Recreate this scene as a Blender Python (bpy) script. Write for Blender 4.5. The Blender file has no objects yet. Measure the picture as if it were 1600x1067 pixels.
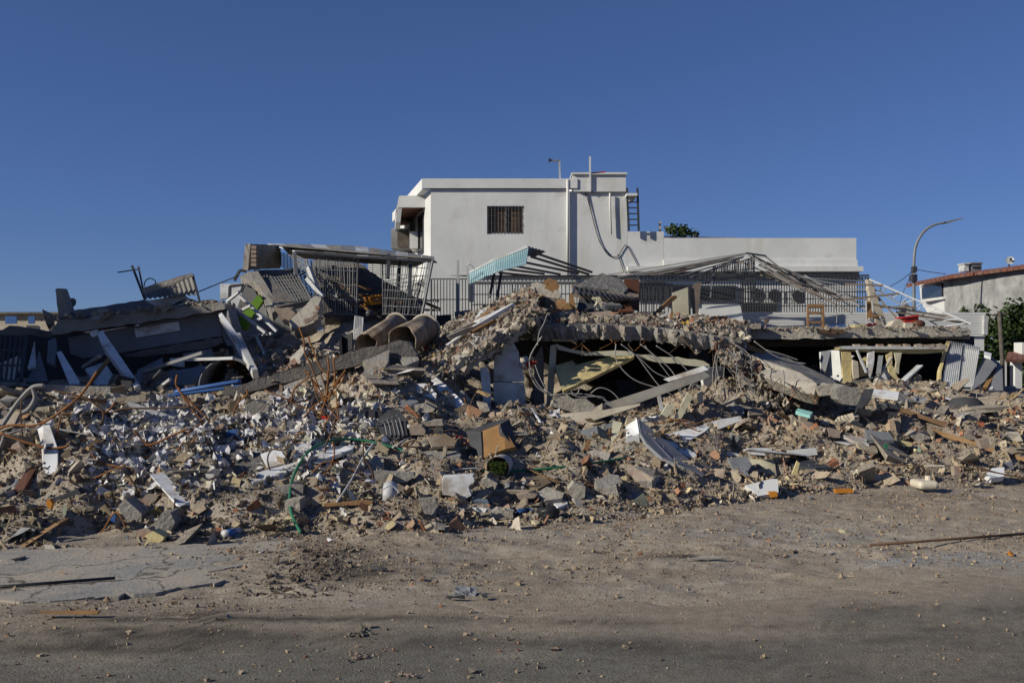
import bpy, bmesh, math, random
import numpy as np
from mathutils import Vector, Matrix, Euler
random.seed(7); rng = np.random.default_rng(11)
S = bpy.context.scene; C = S.collection
# ---------------------------------------------------------------- camera, sky, sun, exposure
F, HOR, CH = 1556.0, 560.0, 1.7            # focal in photo pixels, horizon row, eye height
cd = bpy.data.cameras.new('camera'); cam = bpy.data.objects.new('camera', cd); C.objects.link(cam); S.camera = cam
cd.sensor_width = 36; cd.lens = 36 * F / 1600; cd.clip_end = 3000; cd.clip_start = .1
cam.location = (0, 0, CH); cam.rotation_euler = (math.pi/2, 0, 0); cd.shift_y = (HOR - 533.5) / 1600
SUN = Vector((-0.83, -0.35, 0.43)).normalized()
W = bpy.data.worlds.new('World'); S.world = W; W.use_nodes = True
wn = W.node_tree.nodes; wl = W.node_tree.links
bg = wn['Background']; sky = wn.new('ShaderNodeTexSky'); sky.sky_type = 'NISHITA'; sky.sun_disc = False
sky.sun_elevation = math.asin(SUN.z); sky.sun_rotation = math.atan2(SUN.x, SUN.y) % (2*math.pi)
sky.air_density = 1.0; sky.dust_density = 0.3; sky.ozone_density = 3.0; sky.altitude = 2000
ga = wn.new('ShaderNodeGamma'); ga.inputs['Gamma'].default_value = .78; wl.new(sky.outputs[0], ga.inputs['Color'])   # one even grade for the whole sky
ti = wn.new('ShaderNodeMix'); ti.data_type = 'RGBA'; ti.blend_type = 'MULTIPLY'; ti.inputs[0].default_value = 1; ti.inputs[7].default_value = (.73, .95, 1.53, 1)
wl.new(ga.outputs[0], ti.inputs[6]); wl.new(ti.outputs[2], bg.inputs['Color']); bg.inputs['Strength'].default_value = 0.067
sd = bpy.data.lights.new('sun', 'SUN'); sd.energy = 5.0; sd.angle = math.radians(.5); sd.color = (1, .94, .80)
so = bpy.data.objects.new('sun', sd); C.objects.link(so); so.rotation_euler = (-SUN).to_track_quat('-Z', 'Y').to_euler(); so.location = (0, 0, 30)
S.view_settings.view_transform = 'Standard'; S.view_settings.look = 'None'; S.view_settings.gamma = 1
S.view_settings.use_curve_mapping = False; S.view_settings.exposure = 0
S.render.engine = 'CYCLES'; S.cycles.max_bounces = 6; S.cycles.diffuse_bounces = 3
# ---------------------------------------------------------------- materials
MATS = {}
def mat(name, c1, c2=None, scale=3.0, rough=.85, bump=.3, bscale=None, dirt=None, damt=.45, dscale=1.2, metal=0, streak=None, rand=None, wave=None, spec=.3, dist=.02, attr=False, detail=8):
    """procedural surface: colour noise, optional dirt patches, vertical streaks, per-object variation, fine relief"""
    m = bpy.data.materials.new(name); m.use_nodes = True; MATS[name] = m
    n, l = m.node_tree.nodes, m.node_tree.links; b = n['Principled BSDF']
    tc = n.new('ShaderNodeTexCoord'); co = tc.outputs['Object']
    if rand is not None or attr is False:
        oi = n.new('ShaderNodeObjectInfo')
        va = n.new('ShaderNodeVectorMath'); va.operation = 'ADD'
        mu = n.new('ShaderNodeMath'); mu.operation = 'MULTIPLY'; mu.inputs[1].default_value = 37.0
        l.new(oi.outputs['Random'], mu.inputs[0]); l.new(co, va.inputs[0]); l.new(mu.outputs[0], va.inputs[1]); co = va.outputs[0]
    def noise(sc, det=detail, ro=.6, vec=None):
        t = n.new('ShaderNodeTexNoise'); t.inputs['Scale'].default_value = sc; t.inputs['Detail'].default_value = det
        t.inputs['Roughness'].default_value = ro; l.new(vec or co, t.inputs['Vector']); return t.outputs['Fac']
    def ramp(f, a, b_):
        r = n.new('ShaderNodeMapRange'); r.inputs[1].default_value = a; r.inputs[2].default_value = b_; l.new(f, r.inputs[0]); return r.outputs[0]
    def mix(f, a, b_, typ='MIX'):
        x = n.new('ShaderNodeMix'); x.data_type = 'RGBA'; x.blend_type = typ
        if isinstance(f, float): x.inputs[0].default_value = f
        else: l.new(f, x.inputs[0])
        for i, v in ((6, a), (7, b_)):
            if isinstance(v, tuple): x.inputs[i].default_value = (*v, 1)
            else: l.new(v, x.inputs[i])
        return x.outputs[2]
    c2 = c2 or tuple(v*.7 for v in c1)
    nz = noise(scale)
    if attr:
        at = n.new('ShaderNodeAttribute'); at.attribute_name = 'Col'
        col = mix(ramp(nz, .3, .7), at.outputs['Color'], mix(1.0, at.outputs['Color'], (.66, .64, .61), 'MULTIPLY'))
        col = mix(ramp(noise(scale*9, 4, .7), .36, .6), mix(1.0, col, (.52, .50, .48), 'MULTIPLY'), col)
    else: col = mix(ramp(nz, .35, .65), c1, c2)
    if rand:
        cr = n.new('ShaderNodeValToRGB'); e = cr.color_ramp.elements
        cr.color_ramp.interpolation = 'CONSTANT'
        while len(e) < len(rand): e.new(.5)
        for i, v in enumerate(rand): e[i].position = i/len(rand); e[i].color = (*v, 1)
        l.new(oi.outputs['Random'], cr.inputs[0])
        col = mix(ramp(nz, .3, .7), cr.outputs[0], mix(1.0, cr.outputs[0], (.66, .64, .6), 'MULTIPLY'))
    if streak:
        mp = n.new('ShaderNodeMapping'); mp.inputs['Scale'].default_value = (1, 1, .1); l.new(co, mp.inputs[0])
        st = noise(streak[1], 6, .65, mp.outputs[0]); col = mix(ramp(st, streak[2], streak[2]+.25), col, streak[0])
    if dirt:
        d = noise(dscale, 9, .7); lo = .72 - damt*.5; col = mix(ramp(d, lo, lo+.16), col, dirt)
    l.new(col, b.inputs['Base Color']); b.inputs['Roughness'].default_value = rough; b.inputs['Metallic'].default_value = metal
    b.inputs['Specular IOR Level'].default_value = spec
    h = None
    if bump:
        h = noise(bscale or scale*5, 6, .65)
        bp = n.new('ShaderNodeBump'); bp.inputs['Strength'].default_value = bump; bp.inputs['Distance'].default_value = dist
        l.new(h, bp.inputs['Height']); l.new(bp.outputs[0], b.inputs['Normal'])
    return m
DUST = (.27, .225, .18)
concrete = mat('concrete', (.30, .28, .25), (.20, .185, .165), 2.5, bump=.8, bscale=14, dirt=DUST, dscale=1.5, dist=.04)
concrete_light = mat('pale_concrete', (.42, .385, .325), (.30, .27, .225), 2.5, bump=.8, bscale=12, dirt=DUST, dist=.04)
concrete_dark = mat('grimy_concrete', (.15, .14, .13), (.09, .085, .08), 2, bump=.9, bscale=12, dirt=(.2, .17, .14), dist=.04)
chunkm = mat('rubble_lump', (.3,)*3, rand=[(.34,.30,.25),(.40,.345,.275),(.29,.265,.235),(.37,.32,.26),(.46,.40,.325),(.26,.235,.215),(.35,.28,.22)], scale=5, bump=1, bscale=22, dist=.04, dirt=(.42,.36,.285), damt=.6, dscale=6)
brickm = mat('fired_clay', (.3,)*3, rand=[(.36,.15,.085),(.42,.19,.11),(.33,.17,.11),(.38,.23,.16),(.30,.13,.09)], scale=6, bump=.5, bscale=25, dirt=(.30,.24,.19), damt=.8, dscale=5)
plasterm = mat('old_plaster', (.3,)*3, rand=[(.62,.61,.58),(.55,.53,.48),(.70,.70,.69),(.50,.45,.37),(.58,.52,.36)], scale=4, bump=.3, bscale=15, dirt=(.30,.26,.21), damt=.5, dscale=3)
paperm = mat('crumpled_paper', (.3,)*3, rand=[(.66,.66,.70),(.72,.71,.70),(.58,.57,.62),(.68,.64,.50),(.60,.62,.68),(.50,.49,.50),(.62,.56,.55)], scale=6, bump=.3, bscale=30, rough=.8, dirt=(.28,.24,.2), damt=.5, dscale=5)
litterm = mat('coloured_litter', (.3,)*3, rand=[(.05,.16,.42),(.45,.30,.05),(.40,.06,.03),(.03,.03,.035),(.10,.26,.20),(.42,.12,.03),(.25,.2,.3),(.5,.5,.52)], scale=6, rough=.5, bump=.2)
woodm = mat('splintered_wood', (.3,)*3, rand=[(.28,.17,.085),(.20,.12,.065),(.36,.25,.14),(.16,.12,.09),(.30,.26,.20)], scale=8, bump=.5, bscale=30)
fine = mat('fine_debris', (.3,)*3, attr=True, scale=14, bump=.6, bscale=60, dist=.01)
whitep = mat('white_paint', (.66, .66, .64), (.57, .57, .55), .9, rough=.7, bump=.25, bscale=5, streak=((.46, .44, .36), 1.5, .56), dirt=(.46, .44, .39), damt=.26, dscale=.8)
boardw = mat('white_board', (.70, .705, .71), (.58, .58, .575), 2.4, rough=.65, bump=.3, bscale=7, dirt=(.34, .29, .23), damt=.46, dscale=2.6)
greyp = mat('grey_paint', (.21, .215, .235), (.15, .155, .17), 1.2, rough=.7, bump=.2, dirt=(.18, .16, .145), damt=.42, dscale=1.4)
cream = mat('cream_foam', (.62, .52, .27), (.50, .40, .18), 2.5, bump=.6, bscale=10, dirt=(.24, .19, .11), damt=.45, dscale=1.8)
creampanel = mat('cream_panel', (.52, .49, .36), (.44, .41, .30), 2.5, bump=.2, dirt=(.26, .22, .15), damt=.4)
beige = mat('beige_paint', (.50, .45, .36), (.42, .37, .3), 2, bump=.2, dirt=(.3, .26, .2))
siding = mat('white_cladding', (.62, .62, .60), (.56, .56, .54), 1, rough=.5, bump=.1, dirt=(.42, .4, .36), damt=.25)
metalg = mat('galvanised_steel', (.22, .225, .23), (.15, .155, .16), 5, rough=.5, bump=.15, dirt=(.2, .16, .13), damt=.4)
metald = mat('dark_painted_steel', (.055, .06, .068), (.035, .037, .042), 5, rough=.5, bump=.1)
metalw = mat('pale_painted_steel', (.52, .53, .54), (.40, .41, .42), 4, rough=.5, bump=.1, dirt=(.24, .19, .15), damt=.45)
metalb = mat('brown_steel', (.20, .155, .12), (.13, .105, .09), 4, rough=.7, bump=.2)
rust = mat('rusty_steel', (.30, .125, .035), (.16, .07, .03), 9, rough=.9, bump=.4)
rustd = mat('dark_rust', (.13, .075, .045), (.08, .05, .035), 9, rough=.9, bump=.4)
cablem = mat('grey_cable', (.30, .285, .27), (.2, .19, .18), 5, rough=.7, bump=0)
black = mat('black_plastic', (.018, .018, .02), (.03, .03, .032), 5, rough=.4, bump=.1)
teal = mat('pale_teal_sheet', (.42, .58, .60), (.36, .50, .52), 1.5, rough=.5, bump=.1, dirt=(.33, .36, .33), damt=.3)
terracotta = mat('terracotta', (.22, .085, .055), (.13, .06, .045), 4, bump=.3, dirt=(.2, .12, .09))
asbestos = mat('fibre_cement', (.25, .185, .13), (.15, .11, .08), 3.5, rough=.95, bump=.8, bscale=12, streak=((.40, .35, .28), 3.5, .5), dirt=(.30, .26, .21), damt=.5, dscale=3)
corr = mat('weathered_sheet', (.25, .24, .22), (.16, .15, .14), 2, bump=.3, dirt=(.3, .27, .22))
green = mat('green_paint', (.16, .30, .03), (.12, .24, .025), 2, bump=.1)
hosem = mat('green_hose', (.03, .16, .085), (.02, .12, .06), 4, rough=.4, bump=0)
redm = mat('red_plastic', (.50, .03, .02), (.40, .03, .02), 4, rough=.4, bump=.05)
bluem = mat('blue_plastic', (.05, .13, .34), (.04, .1, .28), 4, rough=.4, bump=.05)
orange = mat('orange_plastic', (.55, .22, .02), (.48, .18, .02), 4, rough=.5, bump=.05)
aquam = mat('aqua_tile', (.28, .55, .50), (.24, .48, .45), 4, rough=.4, bump=.05)
cardm = mat('brown_card', (.20, .145, .09), (.14, .10, .065), 5, bump=.3, dirt=(.3, .26, .2), damt=.4)
brownd = mat('brown_laminate', (.13, .055, .03), (.09, .04, .025), 3, rough=.5, bump=.1)
woodbrown = mat('worn_wood', (.30, .17, .075), (.20, .11, .05), 6, rough=.7, bump=.3)
ply = mat('orange_plywood', (.34, .19, .07), (.25, .13, .05), 4, rough=.7, bump=.2, dirt=(.2, .13, .07))
charcoal = mat('charcoal_fabric', (.06, .06, .065), (.04, .04, .045), 5, bump=.4)
foamgrey = mat('dimpled_foam', (.17, .165, .16), (.12, .115, .11), 6, bump=1, bscale=9, dist=.08)
interior = mat('shade_dark_wall', (.05, .05, .052), (.035, .035, .036), 2, bump=.2)  # near-black colour puts the darkness of the roofed-over rooms into their walls
glass = mat('dark_glass', (.02, .02, .022), (.025, .025, .028), 1, rough=.12, bump=0, spec=.6)
curtain = mat('brown_curtain', (.24, .155, .09), (.15, .095, .055), 5, bump=.3)
stained = mat('stained_render', (.34, .34, .335), (.22, .22, .215), 2.2, bump=.5, bscale=9, streak=((.10, .098, .09), .8, .53), dirt=(.17, .17, .16), damt=.42, dscale=1.6)
leafm = mat('leaf', (.3,)*3, rand=[(.045,.075,.018),(.06,.095,.024),(.036,.062,.016)], scale=2, rough=.6, bump=0)
barkm = mat('bark', (.12, .10, .08), (.07, .06, .05), 6, bump=.6)
jugm = mat('cloudy_plastic', (.60, .54, .42), (.52, .46, .36), 3, rough=.4, bump=.05)
stonepop = mat('pale_foam_lump', (.62, .56, .36), (.5, .44, .28), 9, bump=.8, bscale=20)
# ---------------------------------------------------------------- helpers
def P(px, py, Y): return Vector(((px-800)/F*Y, Y, CH + (HOR-py)/F*Y))
R0=(0,0,1); R1=(0,380,4); R2=(350,360,4); R3=(600,240,4); R4=(700,420,4); R5=(950,340,4); R6=(1200,330,4); R7=(1100,500,3.2)
R8=(0,580,3.5575); S1=(350,580,4); S2=(700,580,4); G1=(0,800,2.909); G2=(500,780,2.909); G3=(1050,740,2.909); R9=(1400,400,4.445)
def pp(R, x, y): return (R[0]+x/R[2], R[1]+y/R[2])
def W3(R, x, y, Y): a, b = pp(R, x, y); return P(a, b, Y)
def tag(o, label=None, cat=None, group=None, kind=None):
    if label: o['label'] = label
    if cat: o['category'] = cat
    if group: o['group'] = group
    if kind: o['kind'] = kind
    return o
def thing(name, label, cat, loc, group=None):
    o = bpy.data.objects.new(name, None); o.empty_display_size = .2; C.objects.link(o); o.location = loc
    return tag(o, label, cat, group)
def wloc(p): return Vector(p.location) + (wloc(p.parent) if p.parent else Vector((0,0,0)))
class MB:
    def __init__(s): s.v = []; s.f = []
    def add(s, vs, fs):
        k = len(s.v); s.v += [Vector(v) for v in vs]; s.f += [tuple(i+k for i in f) for f in fs]; return s
    def box(s, c, d, rot=None):
        M = rot if rot else Matrix.Identity(3)
        vs = [Vector(c) + M @ Vector((sx*d[0]/2, sy*d[1]/2, sz*d[2]/2)) for sx in (-1,1) for sy in (-1,1) for sz in (-1,1)]
        return s.add(vs, [(0,1,3,2),(4,6,7,5),(0,4,5,1),(2,3,7,6),(0,2,6,4),(1,5,7,3)])
    def span(s, x0, x1, y0, y1, z0, z1): return s.box(((x0+x1)/2,(y0+y1)/2,(z0+z1)/2), (x1-x0,y1-y0,z1-z0))
    def prism(s, pts, off):
        n = len(pts); off = Vector(off)
        vs = [Vector(p) for p in pts] + [Vector(p)+off for p in pts]
        return s.add(vs, [tuple(range(n)), tuple(range(2*n-1, n-1, -1))] + [(i, i+n, (i+1)%n+n, (i+1)%n) for i in range(n)])
    def tube(s, pts, r, n=6, smooth=0, r2=None, cap=True):
        pts = [Vector(p) for p in pts]
        if smooth and len(pts) > 2:
            q = []
            for i in range(len(pts)-1):
                a, b, c, d = pts[max(i-1,0)], pts[i], pts[i+1], pts[min(i+2,len(pts)-1)]
                for k in range(smooth):
                    t = k/smooth; q.append(.5*((2*b)+(c-a)*t+(2*a-5*b+4*c-d)*t*t+(3*b-a-3*c+d)*t**3))
            pts = q + [pts[-1]]
        up = None; vs = []; m = len(pts)
        for i, p in enumerate(pts):
            d = (pts[min(i+1,m-1)]-pts[max(i-1,0)]).normalized()
            if up is None: up = d.orthogonal().normalized()
            up = (up - d*up.dot(d)); up = up.normalized() if up.length > 1e-6 else d.orthogonal().normalized()
            sd_ = d.cross(up); rr = r if r2 is None else r+(r2-r)*i/(m-1)
            for k in range(n):
                a = 2*math.pi*k/n + math.pi/n; vs.append(p + up*math.cos(a)*rr + sd_*math.sin(a)*rr)
        fs = [(i*n+k, i*n+(k+1)%n, (i+1)*n+(k+1)%n, (i+1)*n+k) for i in range(m-1) for k in range(n)]
        if cap: fs += [tuple(range(n-1,-1,-1)), tuple(range((m-1)*n, m*n))]
        return s.add(vs, fs)
    def build(s, name, m, parent=None, smooth=False, label=None, cat=None, group=None, kind=None):
        n = len(s.v)
        if parent: o0 = wloc(parent)
        else:
            c = sum(s.v, Vector((0,0,0)))/n; o0 = Vector((c.x, c.y, min(v.z for v in s.v)))
        me = bpy.data.meshes.new(name); me.from_pydata([v-o0 for v in s.v], [], s.f); me.materials.append(m)
        if smooth: me.polygons.foreach_set('use_smooth', [True]*len(me.polygons))
        o = bpy.data.objects.new(name, me); C.objects.link(o)
        if parent: o.parent = parent
        else: o.location = o0
        return tag(o, label, cat, group, kind)
UNIT = {}
def stick(name, p0, p1, w, m, parent=None, h=None, label=None, cat=None, group=None):
    """straight bar: shared unit box, stretched between two points"""
    key = (name, m.name)
    if key not in UNIT:
        b = MB().box((0,0,.5), (1,1,1)); me = bpy.data.meshes.new(name); me.from_pydata(b.v, [], b.f); me.materials.append(m); UNIT[key] = me
    p0, p1 = Vector(p0), Vector(p1); d = p1-p0
    o = bpy.data.objects.new(name, UNIT[key]); C.objects.link(o)
    o.location = p0 - (wloc(parent) if parent else Vector((0,0,0))); o.parent = parent
    o.rotation_mode = 'QUATERNION'; o.rotation_quaternion = d.to_track_quat('Z', 'Y'); o.scale = (w, h or w, d.length)
    return tag(o, label, cat, group)
def Ys(Y, pts):
    if isinstance(Y, (int, float)): return [Y]*len(pts)
    if isinstance(Y, list): return Y
    k, a, b = Y; i = 0 if k == 'x' else 1; v = [p[i] for p in pts]; lo, hi = min(v), max(v)
    return [a + (b-a)*(q-lo)/(hi-lo+1e-9) for q in v]
def newell(p):
    n = Vector((0,0,0))
    for i in range(len(p)):
        a, b = p[i], p[(i+1)%len(p)]
        n += Vector(((a.y-b.y)*(a.z+b.z), (a.z-b.z)*(a.x+b.x), (a.x-b.x)*(a.y+b.y)))
    return n.normalized()
def plate(name, label, cat, R, pts, Y, t, m, group=None, parent=None, rough=0, div=.12):
    """a slab or board: outline at its own distance, real thickness away from the viewer, optional broken edge"""
    q = [W3(R, x, y, yy) for (x, y), yy in zip(pts, Ys(Y, pts))]
    n = newell(q); c = sum(q, Vector((0,0,0)))/len(q)
    if n.dot(c-cam.location) < 0: n = -n
    if rough:
        e = []
        for i in range(len(q)):
            a, b = q[i], q[(i+1)%len(q)]; k = max(1, int((b-a).length/div)); side = (b-a).normalized().cross(n)
            for j in range(k): e.append(a.lerp(b, (j+random.uniform(-.2,.2)*(j>0))/k) + side*random.uniform(-rough, rough)*.8 + n*random.uniform(-rough, rough)*.15)
        q = e; mb = MB(); kk = len(q)
        mid = [p+n*t*.5 + (p-c).normalized()*random.uniform(-rough, rough) for p in q]
        bk = [p+n*t + (p-c).normalized()*random.uniform(-rough, rough) for p in q]
        mb.add(q+mid+bk, [tuple(range(kk)), tuple(range(3*kk-1, 2*kk-1, -1))] + [(i+o, i+o+kk, (i+1)%kk+o+kk, (i+1)%kk+o) for o in (0, kk) for i in range(kk)])
    else: mb = MB().prism(q, n*t)
    return mb.build(name, m, parent, label=label, cat=cat, group=group)
def rod(name, label, cat, R, pts, r, m, Y=None, group=None, parent=None, smooth=6, n=6):
    return MB().tube([W3(R, p[0], p[1], p[2] if len(p) > 2 else Y) for p in pts], r, n, smooth).build(name, m, parent, True, label, cat, group)
def grille(parent, a, b, c, d, nv, nh, w=.018, m=None, m2=None, sag=0, brick=False):
    """a top-left, b top-right, c bottom-right, d bottom-left; every bar is its own part"""
    m = m or metald; m2 = m2 or m; a, b, c, d = map(Vector, (a, b, c, d))
    for i in range(nv+1):
        t = i/nv; p, q = a.lerp(b, t), d.lerp(c, t); j = Vector((random.uniform(-1,1), random.uniform(-1,1), 0))*sag
        stick('bar', p+j, q-j*.6, w*1.0 if 0 < i < nv else w*1.8, m, parent)
    for i in range(nh+1):
        t = i/nh; stick('rail', a.lerp(d, t), b.lerp(c, t), w*1.15, m2, parent)
def lattice(x, y, seed=0):
    h = np.sin(x*127.1 + y*311.7 + seed*74.7)*43758.5453; return h-np.floor(h)
def vnoise(x, y, seed=0):
    xi, yi = np.floor(x), np.floor(y); u, v = x-xi, y-yi; u = u*u*(3-2*u); v = v*v*(3-2*v)
    return (lattice(xi,yi,seed)*(1-u)+lattice(xi+1,yi,seed)*u)*(1-v)+(lattice(xi,yi+1,seed)*(1-u)+lattice(xi+1,yi+1,seed)*u)*v
def fbm(x, y, o=4, seed=0):
    s, a, t = 0, 1, 0
    for k in range(o): s = s + a*vnoise(x*2**k, y*2**k, seed+k); t += a; a *= .5
    return s/t
class TPS:
    def __init__(s, pts, lam=.02):
        p = np.array([[v.x, v.y, v.z] for v in pts]); s.p = p[:, :2]; n = len(p)
        K = s.k(np.linalg.norm(s.p[:,None]-s.p[None], axis=2)) + lam*np.eye(n); A = np.c_[np.ones(n), s.p]
        M = np.block([[K, A], [A.T, np.zeros((3,3))]]); s.w = np.linalg.solve(M, np.r_[p[:,2], 0, 0, 0])
    def k(s, r): return np.where(r > 1e-9, r*r*np.log(r+1e-12), 0)
    def __call__(s, x, y):
        x = np.asarray(x, float); sh = x.shape; q = np.c_[x.ravel(), np.asarray(y, float).ravel()]; out = np.empty(len(q))
        for i in range(0, len(q), 20000):
            c = q[i:i+20000]; out[i:i+20000] = s.k(np.linalg.norm(c[:,None]-s.p[None], axis=2))@s.w[:-3] + s.w[-3] + c@s.w[-2:]
        return out.reshape(sh)
def gridmesh(name, X, Y, Z, m, **kw):
    ny, nx = X.shape; v = np.stack([X, Y, Z], -1).reshape(-1, 3)
    i = (np.arange(ny-1)[:,None]*nx + np.arange(nx-1)[None]).ravel(); f = np.stack([i, i+1, i+nx+1, i+nx], 1)
    me = bpy.data.meshes.new(name); me.vertices.add(len(v)); me.vertices.foreach_set('co', v.ravel().astype('f'))
    me.loops.add(f.size); me.loops.foreach_set('vertex_index', f.ravel().astype('i')); me.polygons.add(len(f))
    me.polygons.foreach_set('loop_start', np.arange(0, f.size, 4, dtype='i')); me.polygons.foreach_set('use_smooth', np.ones(len(f), bool))
    me.update(calc_edges=True); me.materials.append(m); o = bpy.data.objects.new(name, me); C.objects.link(o)
    return tag(o, **kw)
def rockmesh(seed, pts=11, flat=1.0, cut=.25):
    r = random.Random(seed); bm = bmesh.new()
    for _ in range(pts):
        v = Vector((r.gauss(0,1), r.gauss(0,1), r.gauss(0,1))).normalized()
        v = Vector([max(-1+cut, min(1-cut, c)) for c in v])*r.uniform(.5, .66); bm.verts.new((v.x, v.y, v.z*flat))
    bmesh.ops.convex_hull(bm, input=bm.verts); bmesh.ops.delete(bm, geom=[v for v in bm.verts if not v.link_faces], context='VERTS')
    bmesh.ops.triangulate(bm, faces=bm.faces); bm.verts.index_update()
    v = np.array([x.co[:] for x in bm.verts]); f = np.array([[x.index for x in t.verts] for t in bm.faces]); bm.free(); return v, f
def boxrock(seed, dx, dy, dz, jit=.14):
    r = random.Random(seed); v = np.array([[sx*dx/2, sy*dy/2, sz*dz/2] for sx in (-1,1) for sy in (-1,1) for sz in (-1,1)])
    v += np.array([[r.uniform(-jit,jit)*d for d in (dx,dy,dz)] for _ in range(8)])
    f = [(0,1,3),(0,3,2),(4,6,7),(4,7,5),(0,4,5),(0,5,1),(2,3,7),(2,7,6),(0,2,6),(0,6,4),(1,5,7),(1,7,3)]
    return v, np.array(f)
def rotmats(n, tilt=1.0):
    q = rng.normal(size=(n, 4))
    if tilt < 1: a = rng.uniform(0, np.pi, n); q[:,0] = np.cos(a); q[:,3] = np.sin(a); q[:,1:3] *= tilt
    q /= np.linalg.norm(q, axis=1)[:,None]; w, x, y, z = q.T
    return np.stack([np.stack([1-2*(y*y+z*z), 2*(x*y-z*w), 2*(x*z+y*w)], -1), np.stack([2*(x*y+z*w), 1-2*(x*x+z*z), 2*(y*z-x*w)], -1), np.stack([2*(x*z-y*w), 2*(y*z+x*w), 1-2*(x*x+y*y)], -1)], 1)
def heap(name, pos, scl, cols, protos, m, tilt=1.0, **kw):
    """uncountable small debris as one mesh of real pieces, each with its own colour"""
    n = len(pos); R = rotmats(n, tilt); ch = rng.integers(0, len(protos), n); V = []; FF = []; K = []; base = 0
    for k, (v, f) in enumerate(protos):
        idx = np.where(ch == k)[0]
        if not len(idx): continue
        w = np.einsum('nij,nvj->nvi', R[idx], v[None]*scl[idx][:,None,:]) + pos[idx][:,None,:]
        V.append(w.reshape(-1, 3)); FF.append((f[None] + (np.arange(len(idx))*len(v))[:,None,None] + base).reshape(-1, 3)); K.append(np.repeat(cols[idx], len(v), 0)); base += len(idx)*len(v)
    V = np.concatenate(V); FF = np.concatenate(FF); K = np.c_[np.concatenate(K), np.ones(len(V))]
    me = bpy.data.meshes.new(name); me.vertices.add(len(V)); me.vertices.foreach_set('co', V.ravel().astype('f'))
    me.loops.add(FF.size); me.loops.foreach_set('vertex_index', FF.ravel().astype('i')); me.polygons.add(len(FF))
    me.polygons.foreach_set('loop_start', np.arange(0, FF.size, 3, dtype='i')); me.polygons.foreach_set('use_smooth', np.zeros(len(FF), bool)); me.update(calc_edges=True)
    at = me.attributes.new('Col', 'FLOAT_COLOR', 'POINT'); at.data.foreach_set('color', K.ravel().astype('f'))
    me.materials.append(m); o = bpy.data.objects.new(name, me); C.objects.link(o); return tag(o, **kw)
# ---------------------------------------------------------------- setting: ground, road, pavement, debris slope
footx = np.array([-300, 0, 200, 420, 650, 830, 1000, 1100, 1200, 1350, 1600, 1900.]); footy = np.array([857, 855, 853, 840, 827, 815, 800, 790, 775, 762, 750, 742.])
def foot_line(X, Y):
    """distance behind the foot of the debris (metres, + = inside the pile)"""
    px = 800 + X/Y*F; fy = np.interp(px, footx, footy); return Y - CH*F/(fy-HOR)
def relief(X, Y):
    px = 800 + X/np.maximum(Y, 1)*F; edge = np.interp(px, [0, 700, 1200, 1600], [965, 955, 940, 897]); yr = CH*F/(edge-HOR)
    dirt = np.clip((Y-yr)/.8, 0, 1)
    z = (fbm(X*1.1, Y*1.1, 4, 1)-.5)*.10 + (fbm(X*5, Y*5, 4, 2)-.5)*.05 + (fbm(X*16, Y*16, 3, 3)-.5)*.022
    z2 = (fbm(X*.8, Y*.8, 3, 1)-.5)*.03 + (fbm(X*25, Y*25, 2, 4)-.5)*.004
    near = np.exp(-((X+1.62)/.24)**2)*np.clip((Y-7.0)/.3, 0, 1)*np.clip((8.9-Y)/.4, 0, 1)
    track = near*(.03*np.sin(Y*42+X*6)*(.3+fbm(X*3, Y*3, 2, 12)) + .09*(fbm(X*6, Y*9, 4, 8)-.4))
    pave = np.clip((-1.9-X+.5*(fbm(X*1.5, Y*1.5, 3, 9)-.5))/.9, 0, 1)*np.clip((Y-7.2)/.3, 0, 1)*np.clip((9.4-Y)/.3, 0, 1)
    z = z*(1-.9*pave)
    return (z*dirt + z2*(1-dirt))*np.clip((60-Y)/40, 0, 1) + track, dirt, pave
def road_edge(x): return CH*F/(np.interp(800+x/7*F, [0, 700, 1200, 1600], [965, 955, 940, 897])-HOR) + (fbm(x*1.3, x*0+3, 5, 21)-.5)*1.0
xs = np.concatenate([[-900, -300, -100, -50, -30, -20, -15], np.linspace(-11, 12, 480), [15, 20, 30, 50, 100, 300, 900]])
ys = np.concatenate([[-200, -50, -10, 0, 2, 3], np.linspace(4, 15, 430), [16, 18, 20, 25, 30, 40, 60, 100, 300, 1200]])
GX, GY = np.meshgrid(xs, ys); GZ, _, _ = relief(GX, np.maximum(GY, 2)); GZ = np.where((abs(GX) > 14) | (GY > 16) | (GY < 3.5), 0, GZ)
dirtm = mat('packed_dirt', (.3,)*3, attr=True, scale=7, rough=.95, bump=1, bscale=55, dist=.014)
def mixc(a, b, f): return a*(1-f[...,None]) + np.array(b)*f[...,None]
def blot(X, Y, px, py, w, d, seed=0): v = P(px, py, CH*F/(py-HOR)); return np.exp(-((X-v.x)/w)**2-((Y-v.y)/d)**2)*np.clip(fbm(X*1.6+seed, Y*4, 4, 70+seed)*.6*3-.9+fbm(X*9, Y*14, 3, 75+seed)*1.2, 0, 1)
def paint(o, K):
    at = o.data.attributes.new('Col', 'FLOAT_COLOR', 'POINT'); at.data.foreach_set('color', np.concatenate([K, np.ones(K.shape[:-1]+(1,))], -1).ravel().astype('f'))
gc = np.zeros(GX.shape+(3,)) + np.array((.47, .40, .31)); gc = mixc(gc, (.45, .40, .33), np.clip(fbm(GX*.7, GY*1.2, 4, 81)*3-1.1, 0, 1)); gc = mixc(gc, (.33, .275, .21), np.clip(fbm(GX*1.0+9, GY*1.8, 5, 82)*3.4-1.75, 0, 1)*.8); gc = mixc(gc, (.58, .52, .43), np.clip(fbm(GX*1.3, GY*3, 4, 83)*4-2.2, 0, 1)*.7)
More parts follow.
